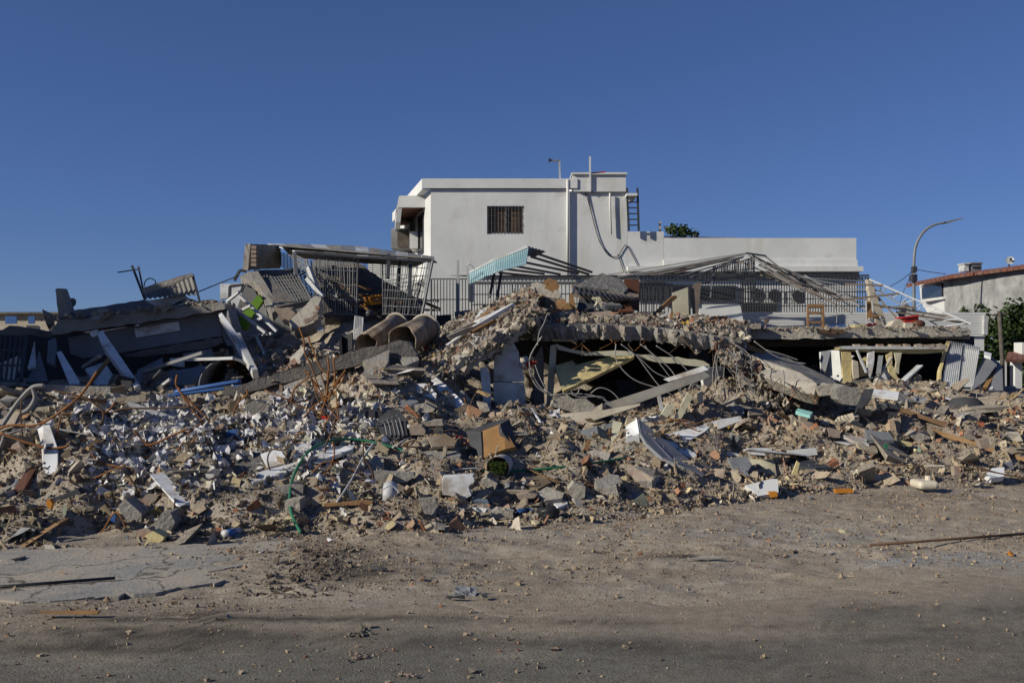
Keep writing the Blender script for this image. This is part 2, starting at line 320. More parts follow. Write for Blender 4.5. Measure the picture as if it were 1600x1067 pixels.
for px, py, w_, d_, col, s_ in ((1500,875,1.1,.35,(.42,.42,.415),1),(1110,880,.45,.22,(.52,.49,.44),2),(1070,873,.5,.12,(.12,.10,.08),3),(1200,830,1.5,.5,(.45,.43,.40),4),(560,895,.5,.4,(.13,.11,.09),5),(530,875,.35,.8,(.14,.12,.10),6),(300,965,2.2,.25,(.19,.155,.125),7),(1400,780,1.8,.6,(.33,.285,.235),8)): gc = mixc(gc, col, np.clip(blot(GX, GY, px, py, w_, d_, s_)*1.3, 0, 1))
paint(gridmesh('ground', GX, GY, GZ-.03*np.clip((road_edge(GX)-.05-GY)/.12, 0, 1), dirtm, kind='structure'), gc)
asph = mat('dusty_asphalt', (.3,)*3, attr=True, scale=11, rough=.92, bump=1, bscale=60, dist=.014)
# road: a sheet a few millimetres over the ground, its far edge lost in dirt
rx = np.concatenate([[-300, -60, -20], np.linspace(-9, 9, 260), [20, 60, 300]]); n_ = 120
RX = np.repeat(rx[None], n_, 0); t_ = np.linspace(0, 1, n_)[:,None]
eY = road_edge(rx)
RY = t_*eY[None] + (1-t_)*(-6); RZ, _, _ = relief(RX, np.maximum(RY, 2)); RZ = np.where((abs(RX) > 11) | (RY < 3.5), 0, RZ) - .016*(t_ == 1)
dust = np.clip(1-(eY[None]-RY)/(.75+.9*fbm(RX*.8, RY*.3, 3, 91)), 0, 1); dust = np.clip(dust*1.5 + (fbm(RX*2.2, RY*6, 4, 92)-.5)*1.1*(dust > 0) , 0, 1)
rc = np.zeros(RX.shape+(3,)) + np.array((.235, .222, .19)); rc = mixc(rc, (.18, .17, .147), np.clip(fbm(RX*.5, RY*2.2, 4, 93)*3-1.2, 0, 1)); rc = mixc(rc, (.30, .262, .21), np.clip(fbm(RX*.4+4, RY*3, 5, 94)*4-2.0, 0, 1)*.8); rc = mixc(rc, (.13, .115, .098), np.clip(fbm(RX*1.1+2, RY*7, 4, 95)*4-2.2, 0, 1)*.7); rc = mixc(rc, (.42, .36, .285), dust)
for px, py, w_, d_, s_ in ((230,990,1.1,.13,1),(330,968,1.6,.08,2),(100,1012,1.1,.14,3),(560,1000,1.0,.08,8),(1000,1010,1.4,.08,9),(1350,1000,1.0,.08,10),(910,972,.7,.06,4),(1240,978,.5,.05,5),(1400,952,1.2,.10,6),(700,968,1.0,.06,7)): rc = mixc(rc, (.045, .037, .03), np.clip(blot(RX, RY, px, py, w_, d_, s_)*1.5, 0, 1)*(.85 if s_ < 4 else .5))
paint(gridmesh('road', RX, RY, RZ+.003, asph, kind='structure'), rc)
# cracked concrete pavement at the left
pavem = mat('cracked_pavement', (.27, .265, .25), (.22, .215, .205), 1.6, rough=.9, bump=.8, bscale=30, dirt=(.36, .315, .255), damt=.62, dscale=1.4, dist=.012)
def cracks(m, sc, wid):
    n, l = m.node_tree.nodes, m.node_tree.links; b = n['Principled BSDF']; src = b.inputs['Base Color'].links[0].from_socket
    tc = n.new('ShaderNodeTexCoord'); nz = n.new('ShaderNodeTexNoise'); nz.inputs['Scale'].default_value = 3; nz.inputs['Detail'].default_value = 6
    ad = n.new('ShaderNodeMix'); ad.data_type = 'RGBA'; ad.blend_type = 'ADD'; ad.inputs[0].default_value = .45
    l.new(tc.outputs['Object'], nz.inputs['Vector']); l.new(tc.outputs['Object'], ad.inputs[6]); l.new(nz.outputs['Color'], ad.inputs[7])
    v = n.new('ShaderNodeTexVoronoi'); v.feature = 'DISTANCE_TO_EDGE'; v.inputs['Scale'].default_value = sc; l.new(ad.outputs[2], v.inputs['Vector'])
    r = n.new('ShaderNodeMapRange'); r.inputs[1].default_value = 0; r.inputs[2].default_value = wid; r.inputs[3].default_value = 1; r.inputs[4].default_value = 0; l.new(v.outputs[0], r.inputs[0])
    x = n.new('ShaderNodeMix'); x.data_type = 'RGBA'; x.inputs[7].default_value = (.075, .065, .055, 1); l.new(r.outputs[0], x.inputs[0]); l.new(src, x.inputs[6]); l.new(x.outputs[2], b.inputs['Base Color'])
cracks(pavem, .85, .016); cracks(pavem, 1.9, .008)
pts = [P(a, b, CH*F/(b-HOR)) for a, b in [(-160, 868), (100, 858), (330, 850), (470, 846), (440, 868), (395, 884), (320, 896), (345, 910), (250, 926), (120, 938), (-120, 945)]]
q = []
for i, a in enumerate(pts):
    b = pts[(i+1) % len(pts)]
    for k in range(8): q.append(a.lerp(b, k/8) + Vector((random.uniform(-.05, .05), random.uniform(-.05, .05), 0)))
q = [Vector((v.x, v.y, 0.012)) for v in q]; MB().prism(q, (0, 0, -.03)).build('pavement', pavem, kind='structure')
# debris slope: thin-plate surface through points read off the photograph at their own distances
ctl = []
for a, b in zip(footx, footy): Y = CH*F/(b-HOR); v = P(a, b, Y); ctl += [Vector((v.x, v.y, 0)), Vector((v.x, v.y-1.0, -.12))]
for a, b, Y in [(-250,800,9.9),(-250,690,12),(-250,620,15),(-250,600,20),(0,800,9.9),(0,740,10.8),(0,690,12),(0,640,13.6),(0,612,16),(0,602,20),
    (200,800,9.9),(200,740,10.7),(200,690,11.8),(200,655,13.0),(200,625,15.3),(200,605,19),(400,800,10.1),(400,740,11),(400,690,12),(400,652,13),(400,622,14.5),(400,603,17),(400,590,20),
    (560,780,10.6),(560,720,11.3),(560,672,12.2),(560,632,13.2),(560,596,14.6),(560,566,16),(560,528,19),(540,505,22),(640,552,15.4),(650,602,14),(650,660,12.6),(650,720,11.6),(650,780,10.7),
    (740,780,11),(740,720,12),(740,685,13),(740,655,14.5),(740,650,18),(850,770,11.2),(850,710,12.3),(850,675,13.8),(850,655,15.5),(850,650,18),
    (1000,760,11.8),(1000,710,13),(1000,676,14.5),(1000,655,16),(1000,648,19),(1150,760,12.6),(1150,710,13.6),(1150,660,15),(1150,622,16.2),(1170,585,17.4),(1160,570,19),
    (1250,740,13.2),(1250,690,14.5),(1250,650,16),(1250,622,17.3),(1250,606,19),(1400,720,14),(1400,680,15),(1400,645,16.3),(1400,616,18.2),(1400,604,20.5),(1500,612,19.2),
    (1600,720,14.6),(1600,690,15.5),(1600,650,17),(1600,630,19.5),(1900,712,15.5),(1900,660,18),(1900,645,21),(2300,720,16),(2300,680,19),(2300,655,22)]: ctl.append(P(a, b, Y))
# single pieces of the debris slope: outline, distances, thickness, material, label, name, category, edge roughness
ITEMS = (
  (S1, [(130,655),(160,645),(340,600),(520,540),(690,470),(825,460),(800,485),(560,570),(400,635),(180,692)], [10.6,10.65,10.9,11.1,11.3,11.5,11.3,11.0,10.8,10.5], .05, boardw, 'long broken white board lying across the left middle of the slope', 'white_board', 'board', .006),
  (S1, [(228,515),(345,482),(402,560),(398,572),(272,600)], [11.2,11.3,11.0,11.0,10.9], .03, boardw, 'square white tile panel behind the long white board, left one', 'tile_board', 'panel', .004),
  (S1, [(350,482),(500,450),(528,512),(410,560)], [11.5,11.6,11.3,11.1], .03, boardw, 'square white tile panel behind the long white board, right one', 'tile_board', 'panel', .004),
  (S1, [(605,290),(612,278),(640,280),(705,305),(710,320),(670,312)], 12.6, .03, redm, 'bright red plastic strip among rusty bars', 'red_strip', 'strip', 0),
  (S1, [(1360,690),(1372,660),(1555,655),(1568,690),(1530,720),(1540,770),(1500,808),(1440,800),(1415,770),(1360,770)], 10.6, .22, boardw, 'broken wall lump with white rendered face near the slope foot', 'rendered_lump', 'concrete', .015),
  (S1, [(1220,0),(1290,10),(1410,105),(1500,200),(1585,265),(1580,285),(1480,250),(1380,170)], [15.0,15.0,14.5,14.0,13.6,13.5,13.8,14.3], .06, boardw, 'long white board sliding down left of the dark opening', 'white_board', 'board', .004),
  (S1, [(1065,185),(1140,125),(1215,190),(1150,215),(1120,222)], ('y',13.5,13.1), .05, greyp, 'grey white square panel on rubble below the tanks', 'grey_board', 'panel', .005),
  (S1, [(1200,80),(1260,75),(1330,140),(1320,180),(1200,130)], ('y',14,13.7), .05, boardw, 'white panel scrap beside the sliding white board', 'tile_board', 'panel', .008),
  (S1, [(1150,215),(1260,200),(1318,235),(1300,262),(1160,250)], 13.1, .2, concrete_light, 'tan flat slab piece below the white panel scrap', 'slab_piece', 'concrete', .01),
  (S1, [(870,248),(890,245),(990,252),(985,310),(875,312)], 12.6, .35, charcoal, 'small dark grey box behind the striped cushion', 'dark_box', 'box', .004),
  (S1, [(1275,410),(1375,388),(1455,430),(1440,465),(1300,470)], ('y',12,11.7), .03, cardm, 'flat brown carton on the slope left of the dark cabinet', 'brown_carton', 'carton', .006),
  (S1, [(1200,500),(1300,492),(1440,485),(1478,520),(1460,560),(1300,548)], ('y',11.8,11.5), .18, concrete, 'flat grey slab piece under the green hose', 'slab_piece', 'concrete', .015),
  (S1, [(770,560),(880,530),(990,520),(1000,590),(960,640),(860,640),(780,620)], ('y',11.6,11.2), .35, concrete_light, 'large pale round concrete lump under the hose', 'concrete_lump', 'concrete', .02),
  (S1, [(745,500),(860,470),(960,470),(980,520),(800,560)], ('y',11.9,11.6), .2, concrete_light, 'pale slab lump behind the large round lump', 'concrete_lump', 'concrete', .015),
  (S1, [(925,630),(1000,625),(1180,635),(1190,660),(1130,695),(1000,690),(930,680)], 10.9, .12, concrete, 'grey ribbed piece of beam left of the rendered lump', 'beam_piece', 'beam', .012),
  (S1, [(620,828),(890,805),(930,812),(925,830),(640,845)], 10.1, .06, woodbrown, 'brown timber lying near the slope foot below the white rod', 'timber', 'timber', .003),
  (S1, [(378,815),(470,800),(475,870),(440,890),(380,882)], 9.95, .25, concrete_light, 'pale square plaster block beside the lower hose end', 'plaster_block', 'plaster', .006),
  (S1, [(330,720),(420,708),(500,715),(490,790),(420,810),(330,800)], 10.4, .3, concrete, 'grey concrete block behind the pale plaster block', 'concrete_block', 'concrete', .018),
  (S1, [(1210,800),(1320,795),(1335,840),(1300,895),(1250,890)], 9.9, .14, concrete, 'grey paving block tilted at the slope foot', 'paving_block', 'concrete', .008),
  (S1, [(1285,945),(1380,965),(1378,990),(1310,985)], 9.6, .1, concrete, 'grey block flat at the slope foot, lowest one', 'paving_block', 'concrete', .005),
  (S1, [(0,490),(110,480),(240,520),(260,600),(200,650),(90,650),(0,620)], ('y',11.4,10.9), .4, concrete_dark, 'large dark earthy boulder of concrete left of the white tile panels', 'concrete_boulder', 'concrete', .03),
  (S1, [(130,215),(190,180),(290,215),(270,265),(190,290),(140,260)], 13.0, .3, concrete, 'grey rounded block left of the rusty bar cluster', 'concrete_block', 'concrete', .02),
  (S1, [(265,195),(345,115),(380,190),(340,230),(300,280)], ('y',13.4,13), .25, concrete, 'pointed grey slab standing left of the rusty bar cluster', 'concrete_block', 'concrete', .012),
  (S1, [(1155,350),(1230,340),(1260,370),(1250,395),(1165,398)], 12.1, .2, brickm, 'red brick block right of the striped cushion', 'brick_block', 'brick', .01),
  (S1, [(1225,320),(1360,305),(1370,335),(1250,345)], 12.4, .25, concrete_light, 'pale block above the red brick block', 'concrete_block', 'concrete', .012),
  (S1, [(1260,175),(1345,225),(1335,245),(1255,200)], 13.3, .12, brickm, 'hollow clay brick lying beside the sliding white board', 'clay_brick', 'brick', .006),
  (S2, [(1110,340),(1180,298),(1195,390),(1112,410)], [13.0,12.9,12.6,12.7], .02, boardw, 'bright white folded sheet panel standing on the slope, upper face', 'folded_sheet', 'panel', 0),
  (S2, [(1112,418),(1195,398),(1205,545),(1165,575),(1120,480)], 12.62, .02, siding, 'bright white folded sheet panel standing on the slope, lower face', 'folded_sheet', 'panel', 0),
  (S2, [(1190,300),(1215,315),(1330,420),(1480,530),(1599,620),(1599,650),(1480,600),(1340,540),(1240,450),(1205,390)], [12.9,12.9,12.8,12.6,12.3,12.1,12.1,12.2,12.4,12.6], .04, greyp, 'long grey sheet twisting down right from the folded white panel', 'twisted_sheet', 'sheet', 0),
  (S2, [(1340,420),(1480,470),(1599,545),(1599,560),(1470,520),(1360,455)], [13.1,13,12.8,12.7,12.8,13], .03, siding, 'white strip lying behind the long grey twisted sheet', 'white_strip', 'strip', .003),
  (S2, [(1320,410),(1440,375),(1599,335),(1640,345),(1599,380),(1480,440),(1360,430)], [13.4,13.6,13.8,13.8,13.5,13.2,13.2], .03, boardw, 'white broken panel lying across the slope right of the folded panel', 'tile_board', 'panel', .008),
  (S2, [(515,225),(530,230),(570,290),(640,370),(760,460),(740,465),(650,410),(600,380)], [14.2,14.2,14,13.4,12.8,12.8,13.2,13.6], .03, boardw, 'bent white metal strip sticking up in the middle of the slope', 'bent_strip', 'strip', 0),
  (S2, [(815,370),(900,350),(1030,320),(1035,350),(980,400),(900,420)], ('y',13.4,13.1), .06, metalg, 'dented grey metal sheet on the slope left of the folded panel', 'metal_sheet', 'sheet', .008),
  (S2, [(1030,310),(1090,320),(1060,420),(1015,480),(1020,400)], ('y',13.2,12.8), .05, creampanel, 'upright weathered board right of the dented metal sheet', 'weathered_board', 'board', .006),
  (S2, [(840,530),(860,440),(900,420),(860,540)], 12.2, .04, woodbrown, 'short brown stake in the middle of the slope', 'stake', 'stake', .004),
  (S2, [(865,500),(920,490),(1010,510),(1000,560),(900,575),(868,550)], ('y',12.2,12), .2, concrete_light, 'tan concrete lump behind the green hose end', 'concrete_lump', 'concrete', .015),
  (S2, [(445,700),(470,640),(560,630),(645,690),(560,735)], [11.1,11.5,11.6,11.2,10.9], 0.03, cardm, 'flat brown cardboard sheet below the green hose', 'cardboard', 'cardboard', .006),
  (S2, [(550,760),(620,720),(720,760),(710,790),(600,810)], ('y',11,10.7), .16, concrete_light, 'tan flat slab below the brown cardboard', 'slab_piece', 'concrete', .012),
  (S2, [(915,690),(1000,640),(1065,650),(1080,690),(990,730),(930,725)], ('y',11.5,11.1), .18, concrete, 'grey paving block lying tilted in the middle of the slope foot', 'paving_block', 'concrete', .008),
  (S2, [(750,740),(785,695),(860,720),(855,790),(775,810)], 10.9, .25, concrete_light, 'pale cube of concrete at the slope foot', 'concrete_block', 'concrete', .008),
  (S2, [(430,770),(500,760),(555,770),(540,795),(440,800)], 10.7, .15, brickm, 'red brick slab at the slope foot below the cardboard', 'brick_block', 'brick', .01),
  (S2, [(645,810),(735,795),(750,825),(690,850)], ('y',10.9,10.6), .04, boardw, 'white tile piece lying at the slope foot', 'tile_piece', 'tile', .005),
  (S2, [(265,880),(310,860),(400,885),(410,920),(330,935),(280,915)], 10.3, .2, concrete_light, 'pale lump at the very edge of the slope', 'concrete_lump', 'concrete', .018),
  (S2, [(190,690),(240,665),(310,700),(290,740),(220,735)], 11, .18, concrete_light, 'tan block right of the rendered lump', 'concrete_block', 'concrete', .01),
  (S2, [(1085,760),(1190,750),(1205,790),(1110,800)], ('y',11.5,11.2), .05, greyp, 'flat grey tile right of the slope foot', 'tile_piece', 'tile', .005),
  (S2, [(970,730),(1050,720),(1065,770),(1000,795),(975,770)], 11.1, .2, concrete_light, 'pale block right of the pale cube', 'concrete_block', 'concrete', .015),
  (S2, [(1295,600),(1340,575),(1405,580),(1405,600),(1350,635)], ('y',12.2,11.9), .03, boardw, 'white torn scrap right of the brick faced block', 'white_scrap', 'scrap', .006),
  (S2, [(0,490),(60,485),(80,520),(60,555),(0,545)], 12, .25, concrete_light, 'pale rounded lump left of the dark cabinet', 'concrete_lump', 'concrete', .015),
  (R7, [(205,825),(340,792),(370,795),(372,860),(265,880),(240,850)], ('y',12.2,11.9), .06, siding, 'white ribbed plastic panel at the foot of the right slope', 'ribbed_sheet', 'panel', .004),
  (R7, [(120,690),(215,680),(240,720),(215,760),(235,790),(165,780)], ('y',12.9,12.4), .04, metalg, 'crumpled grey metal box panel behind the ribbed plastic panel', 'metal_sheet', 'sheet', .012),
  (R7, [(225,695),(350,695),(362,780),(345,785),(240,760)], ('y',13.2,12.9), .04, creampanel, 'dirty white panel standing behind the ribbed plastic panel', 'dirty_board', 'panel', .008),
  (R7, [(360,690),(500,680),(640,735),(560,740),(430,720)], ('y',13.5,13.0), .05, metald, 'long dark bent sheet on the right slope', 'dark_sheet', 'sheet', .01),
  (R7, [(60,640),(140,660),(210,680),(120,675)], 13.3, .04, boardw, 'white splinter board on the right slope, left one', 'white_splinter', 'board', .004),
  (R7, [(215,640),(340,645),(345,680),(225,672)], 13.5, .05, boardw, 'white board flat above the dirty white panel', 'white_board', 'board', .006),
  (R7, [(418,655),(560,640),(568,672),(425,685)], 13.6, .05, siding, 'white board flat at the middle of the right slope', 'white_board', 'board', .006),
  (R7, [(0,520),(90,495),(180,480),(195,500),(90,540),(20,560)], 14.6, .04, boardw, 'large white plastic sheet under the torn rods', 'white_sheet', 'sheet', .01),
  (R7, [(440,770),(465,705),(478,715),(465,775)], 12.7, .03, cream, 'yellow scrap standing up beside the dark bent sheet', 'yellow_scrap', 'scrap', .004),
  (R7, [(325,862),(365,858),(368,882),(335,888)], 11.9, .15, orange, 'yellow orange plastic lump under the ribbed panel', 'orange_lump', 'plastic', .006),
  (R7, [(655,848),(745,845),(748,862),(660,865)], 12.35, .08, orange, 'orange brown plastic bar at the edge of the right slope', 'orange_bar', 'plastic', .004),
  (R7, [(905,620),(918,618),(920,690),(906,692)], 13.6, .04, MATS['green_hose'], 'short green pipe standing in the right slope', 'green_pipe', 'pipe', 0),
  (R7, [(1310,490),(1325,462),(1372,458),(1385,480),(1360,505),(1325,508)], 15.4, .2, concrete_light, 'tan smooth block high on the right slope', 'concrete_block', 'concrete', .01),
  (R7, [(1410,770),(1440,740),(1500,735),(1500,780),(1440,790)], ('y',13.5,13.3), .08, boardw, 'white slab scrap at the far right slope foot', 'white_scrap', 'scrap', .008),
  (R7, [(1495,720),(1540,703),(1550,745),(1510,748)], 13.8, .05, greyp, 'grey tile standing at the far right slope', 'tile_piece', 'tile', .004),
  (R7, [(1030,580),(1060,555),(1120,560),(1130,590),(1070,610)], 14.4, .25, concrete_light, 'pale tan block in the middle of the right slope', 'concrete_block', 'concrete', .012),
  (R7, [(620,545),(650,540),(685,555),(680,590),(630,585)], 14, .15, brickm, 'red brick lump on the right slope left of the grey white panel', 'brick_block', 'brick', .012),
  (R7, [(1375,600),(1420,590),(1430,640),(1390,650)], 14.2, .15, brickm, 'dark red brick standing at the far right slope', 'brick_block', 'brick', .008),
  (R7, [(980,610),(1000,605),(1040,612),(1038,630),(1000,632)], 14.1, .1, cream, 'yellow foam scrap on the right slope', 'yellow_scrap', 'scrap', .008),
  (R7, [(1250,735),(1275,730),(1280,775),(1255,778)], 13.0, .1, brickm, 'small upright red brick at the far right slope foot', 'brick_block', 'brick', .004),
  (R8, [(190,255),(205,290),(240,300),(290,260),(275,300),(320,430),(328,520),(318,690),(290,710),(235,705),(240,560),(228,400)], [11.3,11.25,11.2,11.3,11.2,11.0,10.9,10.6,10.55,10.55,10.8,11.1], .06, boardw, 'tall white board standing bent at the left of the slope', 'standing_board', 'board', 0),
  (R8, [(0,680),(120,540),(200,470),(205,500),(60,690)], [10.6,11.0,11.3,11.2,10.5], .05, greyp, 'grey board leaning left of the tall white board', 'leaning_board', 'board', 0),
  (R8, [(65,670),(180,500),(232,425),(240,470),(130,660)], [10.5,11,11.2,11.1,10.45], .06, brownd, 'brown timber pair leaning against the tall white board', 'leaning_timber', 'timber', 0),
  (R8, [(330,450),(360,420),(440,470),(400,490)], 11.6, .03, greyp, 'grey white scrap board right of the tall white board', 'white_scrap', 'scrap', .004),
  (R8, [(655,740),(700,715),(790,790),(785,850),(720,840),(670,790)], 9.95, .25, concrete, 'grey angular concrete chunk above the yellow lump at left', 'concrete_chunk_piece', 'concrete', .012),
  (R8, [(860,860),(895,790),(950,780),(975,840),(940,900),(880,900)], 9.55, .22, concrete, 'dark worn brick shaped block at the left slope foot', 'concrete_block', 'concrete', .012),
  (R8, [(805,915),(850,885),(908,920),(905,945),(850,970)], 9.2, .16, cream, 'ochre yellow foam lump at the left slope foot', 'yellow_lump', 'foam', .012),
  (R8, [(750,890),(820,870),(850,895),(800,925),(760,915)], 9.35, .12, brickm, 'flat red brick behind the ochre lump', 'brick_block', 'brick', .008),
  (R8, [(780,720),(810,685),(880,690),(865,720),(830,750)], 10.3, .1, brickm, 'grooved red clay brick on the left slope', 'clay_brick', 'brick', .004),
  (R8, [(255,720),(275,710),(290,735),(280,765),(262,755)], 10.1, .06, orange, 'small orange scrap beside the foot of the tall white board', 'orange_scrap', 'scrap', .003),
  (R8, [(280,710),(340,690),(430,650),(450,680),(340,750),(300,740)], 10.4, .12, charcoal, 'dark brown sheet crumpled right of the tall white board', 'dark_sheet', 'sheet', .012),
  (R8, [(605,830),(630,790),(655,800),(640,840)], 10.0, .05, bluem, 'blue plastic scrap on the left slope', 'blue_scrap', 'scrap', .006),
  (R8, [(1255,330),(1310,325),(1312,360),(1260,365)], 11.9, .12, bluem, 'blue plastic box on the slope right of the papers', 'blue_scrap', 'box', .006),
  (R8, [(705,165),(770,185),(900,230),(1065,295),(1050,300),(880,250),(715,195)], [12.9]*7, .05, metalw, 'pale metal channel sloping above the white papers', 'metal_channel', 'channel', 0),
)
HOSE = [(470,832,9.55),(455,800,9.85),(454,762,10.4),(465,730,10.8),(485,703,11.2),(512,690,11.6),(545,686,11.9),(585,691,11.9),(640,706,11.8),(690,718,11.7),(730,731,11.6),(770,736,11.5),(830,734,11.6),(900,727,11.7),(950,720,12),(976,715,12.2)]
CONTACT = []; KEEP = []
for R, pts, Y, *_ in ITEMS:
    q = [W3(R, x, y, yy) for (x, y), yy in zip(pts, Ys(Y, pts))]; lo = min(p.z for p in q); hi = max(p.z for p in q); low = [p for p in q if p.z <= lo+(9 if abs(newell(q).z) > .45 else .4)*(hi-lo)+.02]
    flat_ = abs(newell(q).z) > .45; c_ = sum(q, Vector())/len(q)
    for k in range(len(low)):
        a, b = low[k], low[(k+1) % len(low)]; m_ = max(1, int((b-a).length/.16))
        for j in range(m_):
            p = a.lerp(b, j/m_)-Vector((0,0,.045)); CONTACT.append(p)
            if flat_: CONTACT.append(p.lerp(c_-Vector((0,0,.045)), .5))
    [CONTACT.append(p+Vector((0,-.28,-.13))) for p in low]
    KEEP.append((min(p.x for p in q)-.08, max(p.x for p in q)+.08, min(p.y for p in q)-.8, max(p.y for p in q)+.1))
for x, y, Y in HOSE: v = P(x, y, Y); CONTACT.append(v-Vector((0,0,.08))); CONTACT.append(v-Vector((0,.25,.14))); KEEP.append((v.x-.3, v.x+.3, v.y-.7, v.y+.1))
for x in range(-60, 1500, 90): v = W3(R1, x, 985, 15.0); CONTACT.append(v); CONTACT.append(v+Vector((0,.5,.05))); KEEP.append((v.x-.5, v.x+.5, v.y-.3, v.y+.9))
for R, x, y, Y, w in ((S2,200,550,11.8,.35),(S2,330,500,11.8,.3),(S2,1230,740,11.5,.4),(S1,1050,415,12.3,.3),(S1,1035,788,10.3,.2),(S2,305,635,11.4,.3),(R7,1130,850,12.4,.3),(S2,630,912,10.4,.2),(S2,480,905,10.5,.15),(S2,160,905,10.3,.2),(S2,1540,830,11.5,.2),(R8,1280,925,9.35,.2),(R7,1305,455,17,.5)):
    v = W3(R,x,y,Y); CONTACT.append(v); KEEP.append((v.x-w, v.x+w, v.y-.5, v.y+.15))
slope = TPS(ctl)
def hz0(x, y):
    x = np.asarray(x, float); y = np.asarray(y, float); d = np.clip((foot_line(x, y)+.3)/1.0, 0, 1)
    return slope(x, y) + d*((fbm(x*1.7, y*1.7, 4, 31)-.52)*.64 + (fbm(x*5, y*5, 3, 41)-.5)*.16)
_cx = np.array([v.x for v in CONTACT]); _cy = np.array([v.y for v in CONTACT]); _cr = np.clip(np.array([v.z for v in CONTACT]) - hz0(_cx, _cy), -.6, .6)
def hz(x, y):
    """the slope, settled so that the big single pieces rest on it"""
    x = np.asarray(x, float); y = np.asarray(y, float); fx, fy = x.ravel(), y.ravel(); c = np.empty(fx.size)
    for i in range(0, fx.size, 20000):
        w = np.exp(-((fx[i:i+20000,None]-_cx)**2 + (fy[i:i+20000,None]-_cy)**2)/(2*.17**2)); c[i:i+20000] = w@_cr/(w.sum(1)+.12)
    return np.minimum(hz0(x, y) + c.reshape(x.shape), np.maximum(-.12, (foot_line(x, y)+.35)*.5))
def kmask(X, Y):
    m = np.zeros(len(X), bool)
    for a, b, c, d in KEEP: m |= (X > a) & (X < b) & (Y > c) & (Y < d)
    return m
def kept(x, y): return any(k[0] < x < k[1] and k[2] < y < k[3] for k in KEEP)
def hz1(x, y): return float(hz(np.array([x]), np.array([y]))[0])
mx, my = np.meshgrid(np.linspace(-13, 14, 380), np.linspace(8.2, 24, 280)); mz = hz(mx, my) + (fbm(mx*14, my*14, 2, 51)-.5)*.05
mounddirt = mat('crushed_rubble_dirt', (.36, .30, .235), (.25, .205, .16), 3, rough=.95, bump=1, bscale=28, dirt=(.42, .365, .29), damt=.55, dscale=2, dist=.04)
gridmesh('debris_slope', mx, my, mz, mounddirt, kind='structure')
# floor slab that came down over the dark openings, and the tilted one at its left: both carry debris
def slabheap(name, label, ctl, outline, thick, m):
    t = TPS([P(*c) for c in ctl]); o = [P(*c) for c in outline]; e = []
    for i in range(len(o)):
        a, b = o[i], o[(i+1) % len(o)]; k = max(2, int((b-a).length/.06))
        for j in range(k): v = a.lerp(b, j/k); e.append(v + Vector((random.uniform(-.025,.025), random.uniform(-.05,.05)+.30*(float(fbm(np.array([v.x*1.7]), np.array([v.y]), 4, 99)[0])-.5), 0)))
    for p in e: p.z = float(t(p.x, p.y)) + random.uniform(-.015, .02)
    n = len(e); mb = MB(); c = sum(e, Vector())/n; c.z = float(t(c.x, c.y))
    mid = [p + Vector((random.uniform(-.015,.015), random.uniform(-.03,.03), -thick*random.uniform(.42,.58))) for p in e]
    low = [p + (c-p)*random.uniform(0,.03) + Vector((0, 0, -thick*random.uniform(.92,1.05))) for p in e]
    mb.add(e+mid+low+[c, c-Vector((0,0,thick))], [(i, (i+1)%n, 3*n) for i in range(n)] + [(2*n+(i+1)%n, 2*n+i, 3*n+1) for i in range(n)] + [(i+k, i+k+n, (i+1)%n+k+n, (i+1)%n+k) for k in (0, n) for i in range(n)])
    return mb.build(name, m, label=label, cat='slab'), t, e
slabA, tA, eA = slabheap('collapsed_floor_slab', 'sagging grey floor slab over the dark openings in the middle, heaped with broken brick', [(830,508,16.6),(1000,510,16.7),(1150,530,16.9),(840,494,19),(1000,500,19),(1150,514,19),(850,488,22),(980,494,22),(1130,503,22)],
    [(834,506,16.6),(920,506,16.5),(1000,510,16.7),(1080,516,16.7),(1165,535,16.9),(1172,514,20),(1130,503,22.5),(980,494,22.5),(850,488,22.5),(838,494,19)], .24, concrete)
slabB, tB, eB = slabheap('tilted_floor_slab', 'long floor slab sloping down to the left of the middle opening, littered with papers', [(690,578,15.2),(760,533,15.8),(838,484,16.6),(640,548,18),(700,515,19),(800,468,19.6)],
    [(690,580,15.2),(760,533,15.8),(840,482,16.6),(836,470,19.6),(800,466,20),(700,512,19.5),(640,545,18.5),(650,570,16.5)], .2, concrete)
def inside(x, y, e):
    ex = np.array([p.x for p in e]); ey = np.array([p.y for p in e]); r = np.zeros(len(x), bool); j = len(ex)-1
    for i in range(len(ex)):
        c = ((ey[i] > y) != (ey[j] > y)) & (x < (ex[j]-ex[i])*(y-ey[i])/(ey[j]-ey[i]+1e-12)+ex[i]); r ^= c; j = i
    return r
# ---------------------------------------------------------------- uncountable small debris
protos = [boxrock(s, 1, *((.75,.5),(.8,.3),(.55,.4),(.9,.7),(.6,.22),(.7,.6))[s % 6], .27) for s in range(14)] + [rockmesh(s, 8, .5+.1*(s % 4), .42) for s in range(4)]
flakes = [boxrock(50+s, 1, .7, .06, .22) for s in range(6)] + [boxrock(60, 1.4, .12, .05), boxrock(61, 1.2, .2, .12)]
GREY = np.array([(.34,.30,.25),(.29,.265,.23),(.40,.345,.275),(.24,.21,.18),(.38,.32,.245),(.48,.42,.35),(.33,.275,.215)])
BRICKC = np.array([(.34,.16,.10),(.38,.20,.13),(.30,.17,.12)]); PALE = np.array([(.60,.58,.55),(.66,.66,.67),(.52,.47,.36),(.58,.52,.34)])
ODD = np.array([(.10,.16,.28),(.035,.035,.038),(.34,.26,.10),(.30,.10,.06),(.10,.09,.085),(.14,.10,.07),(.16,.24,.22),(.05,.05,.055)])
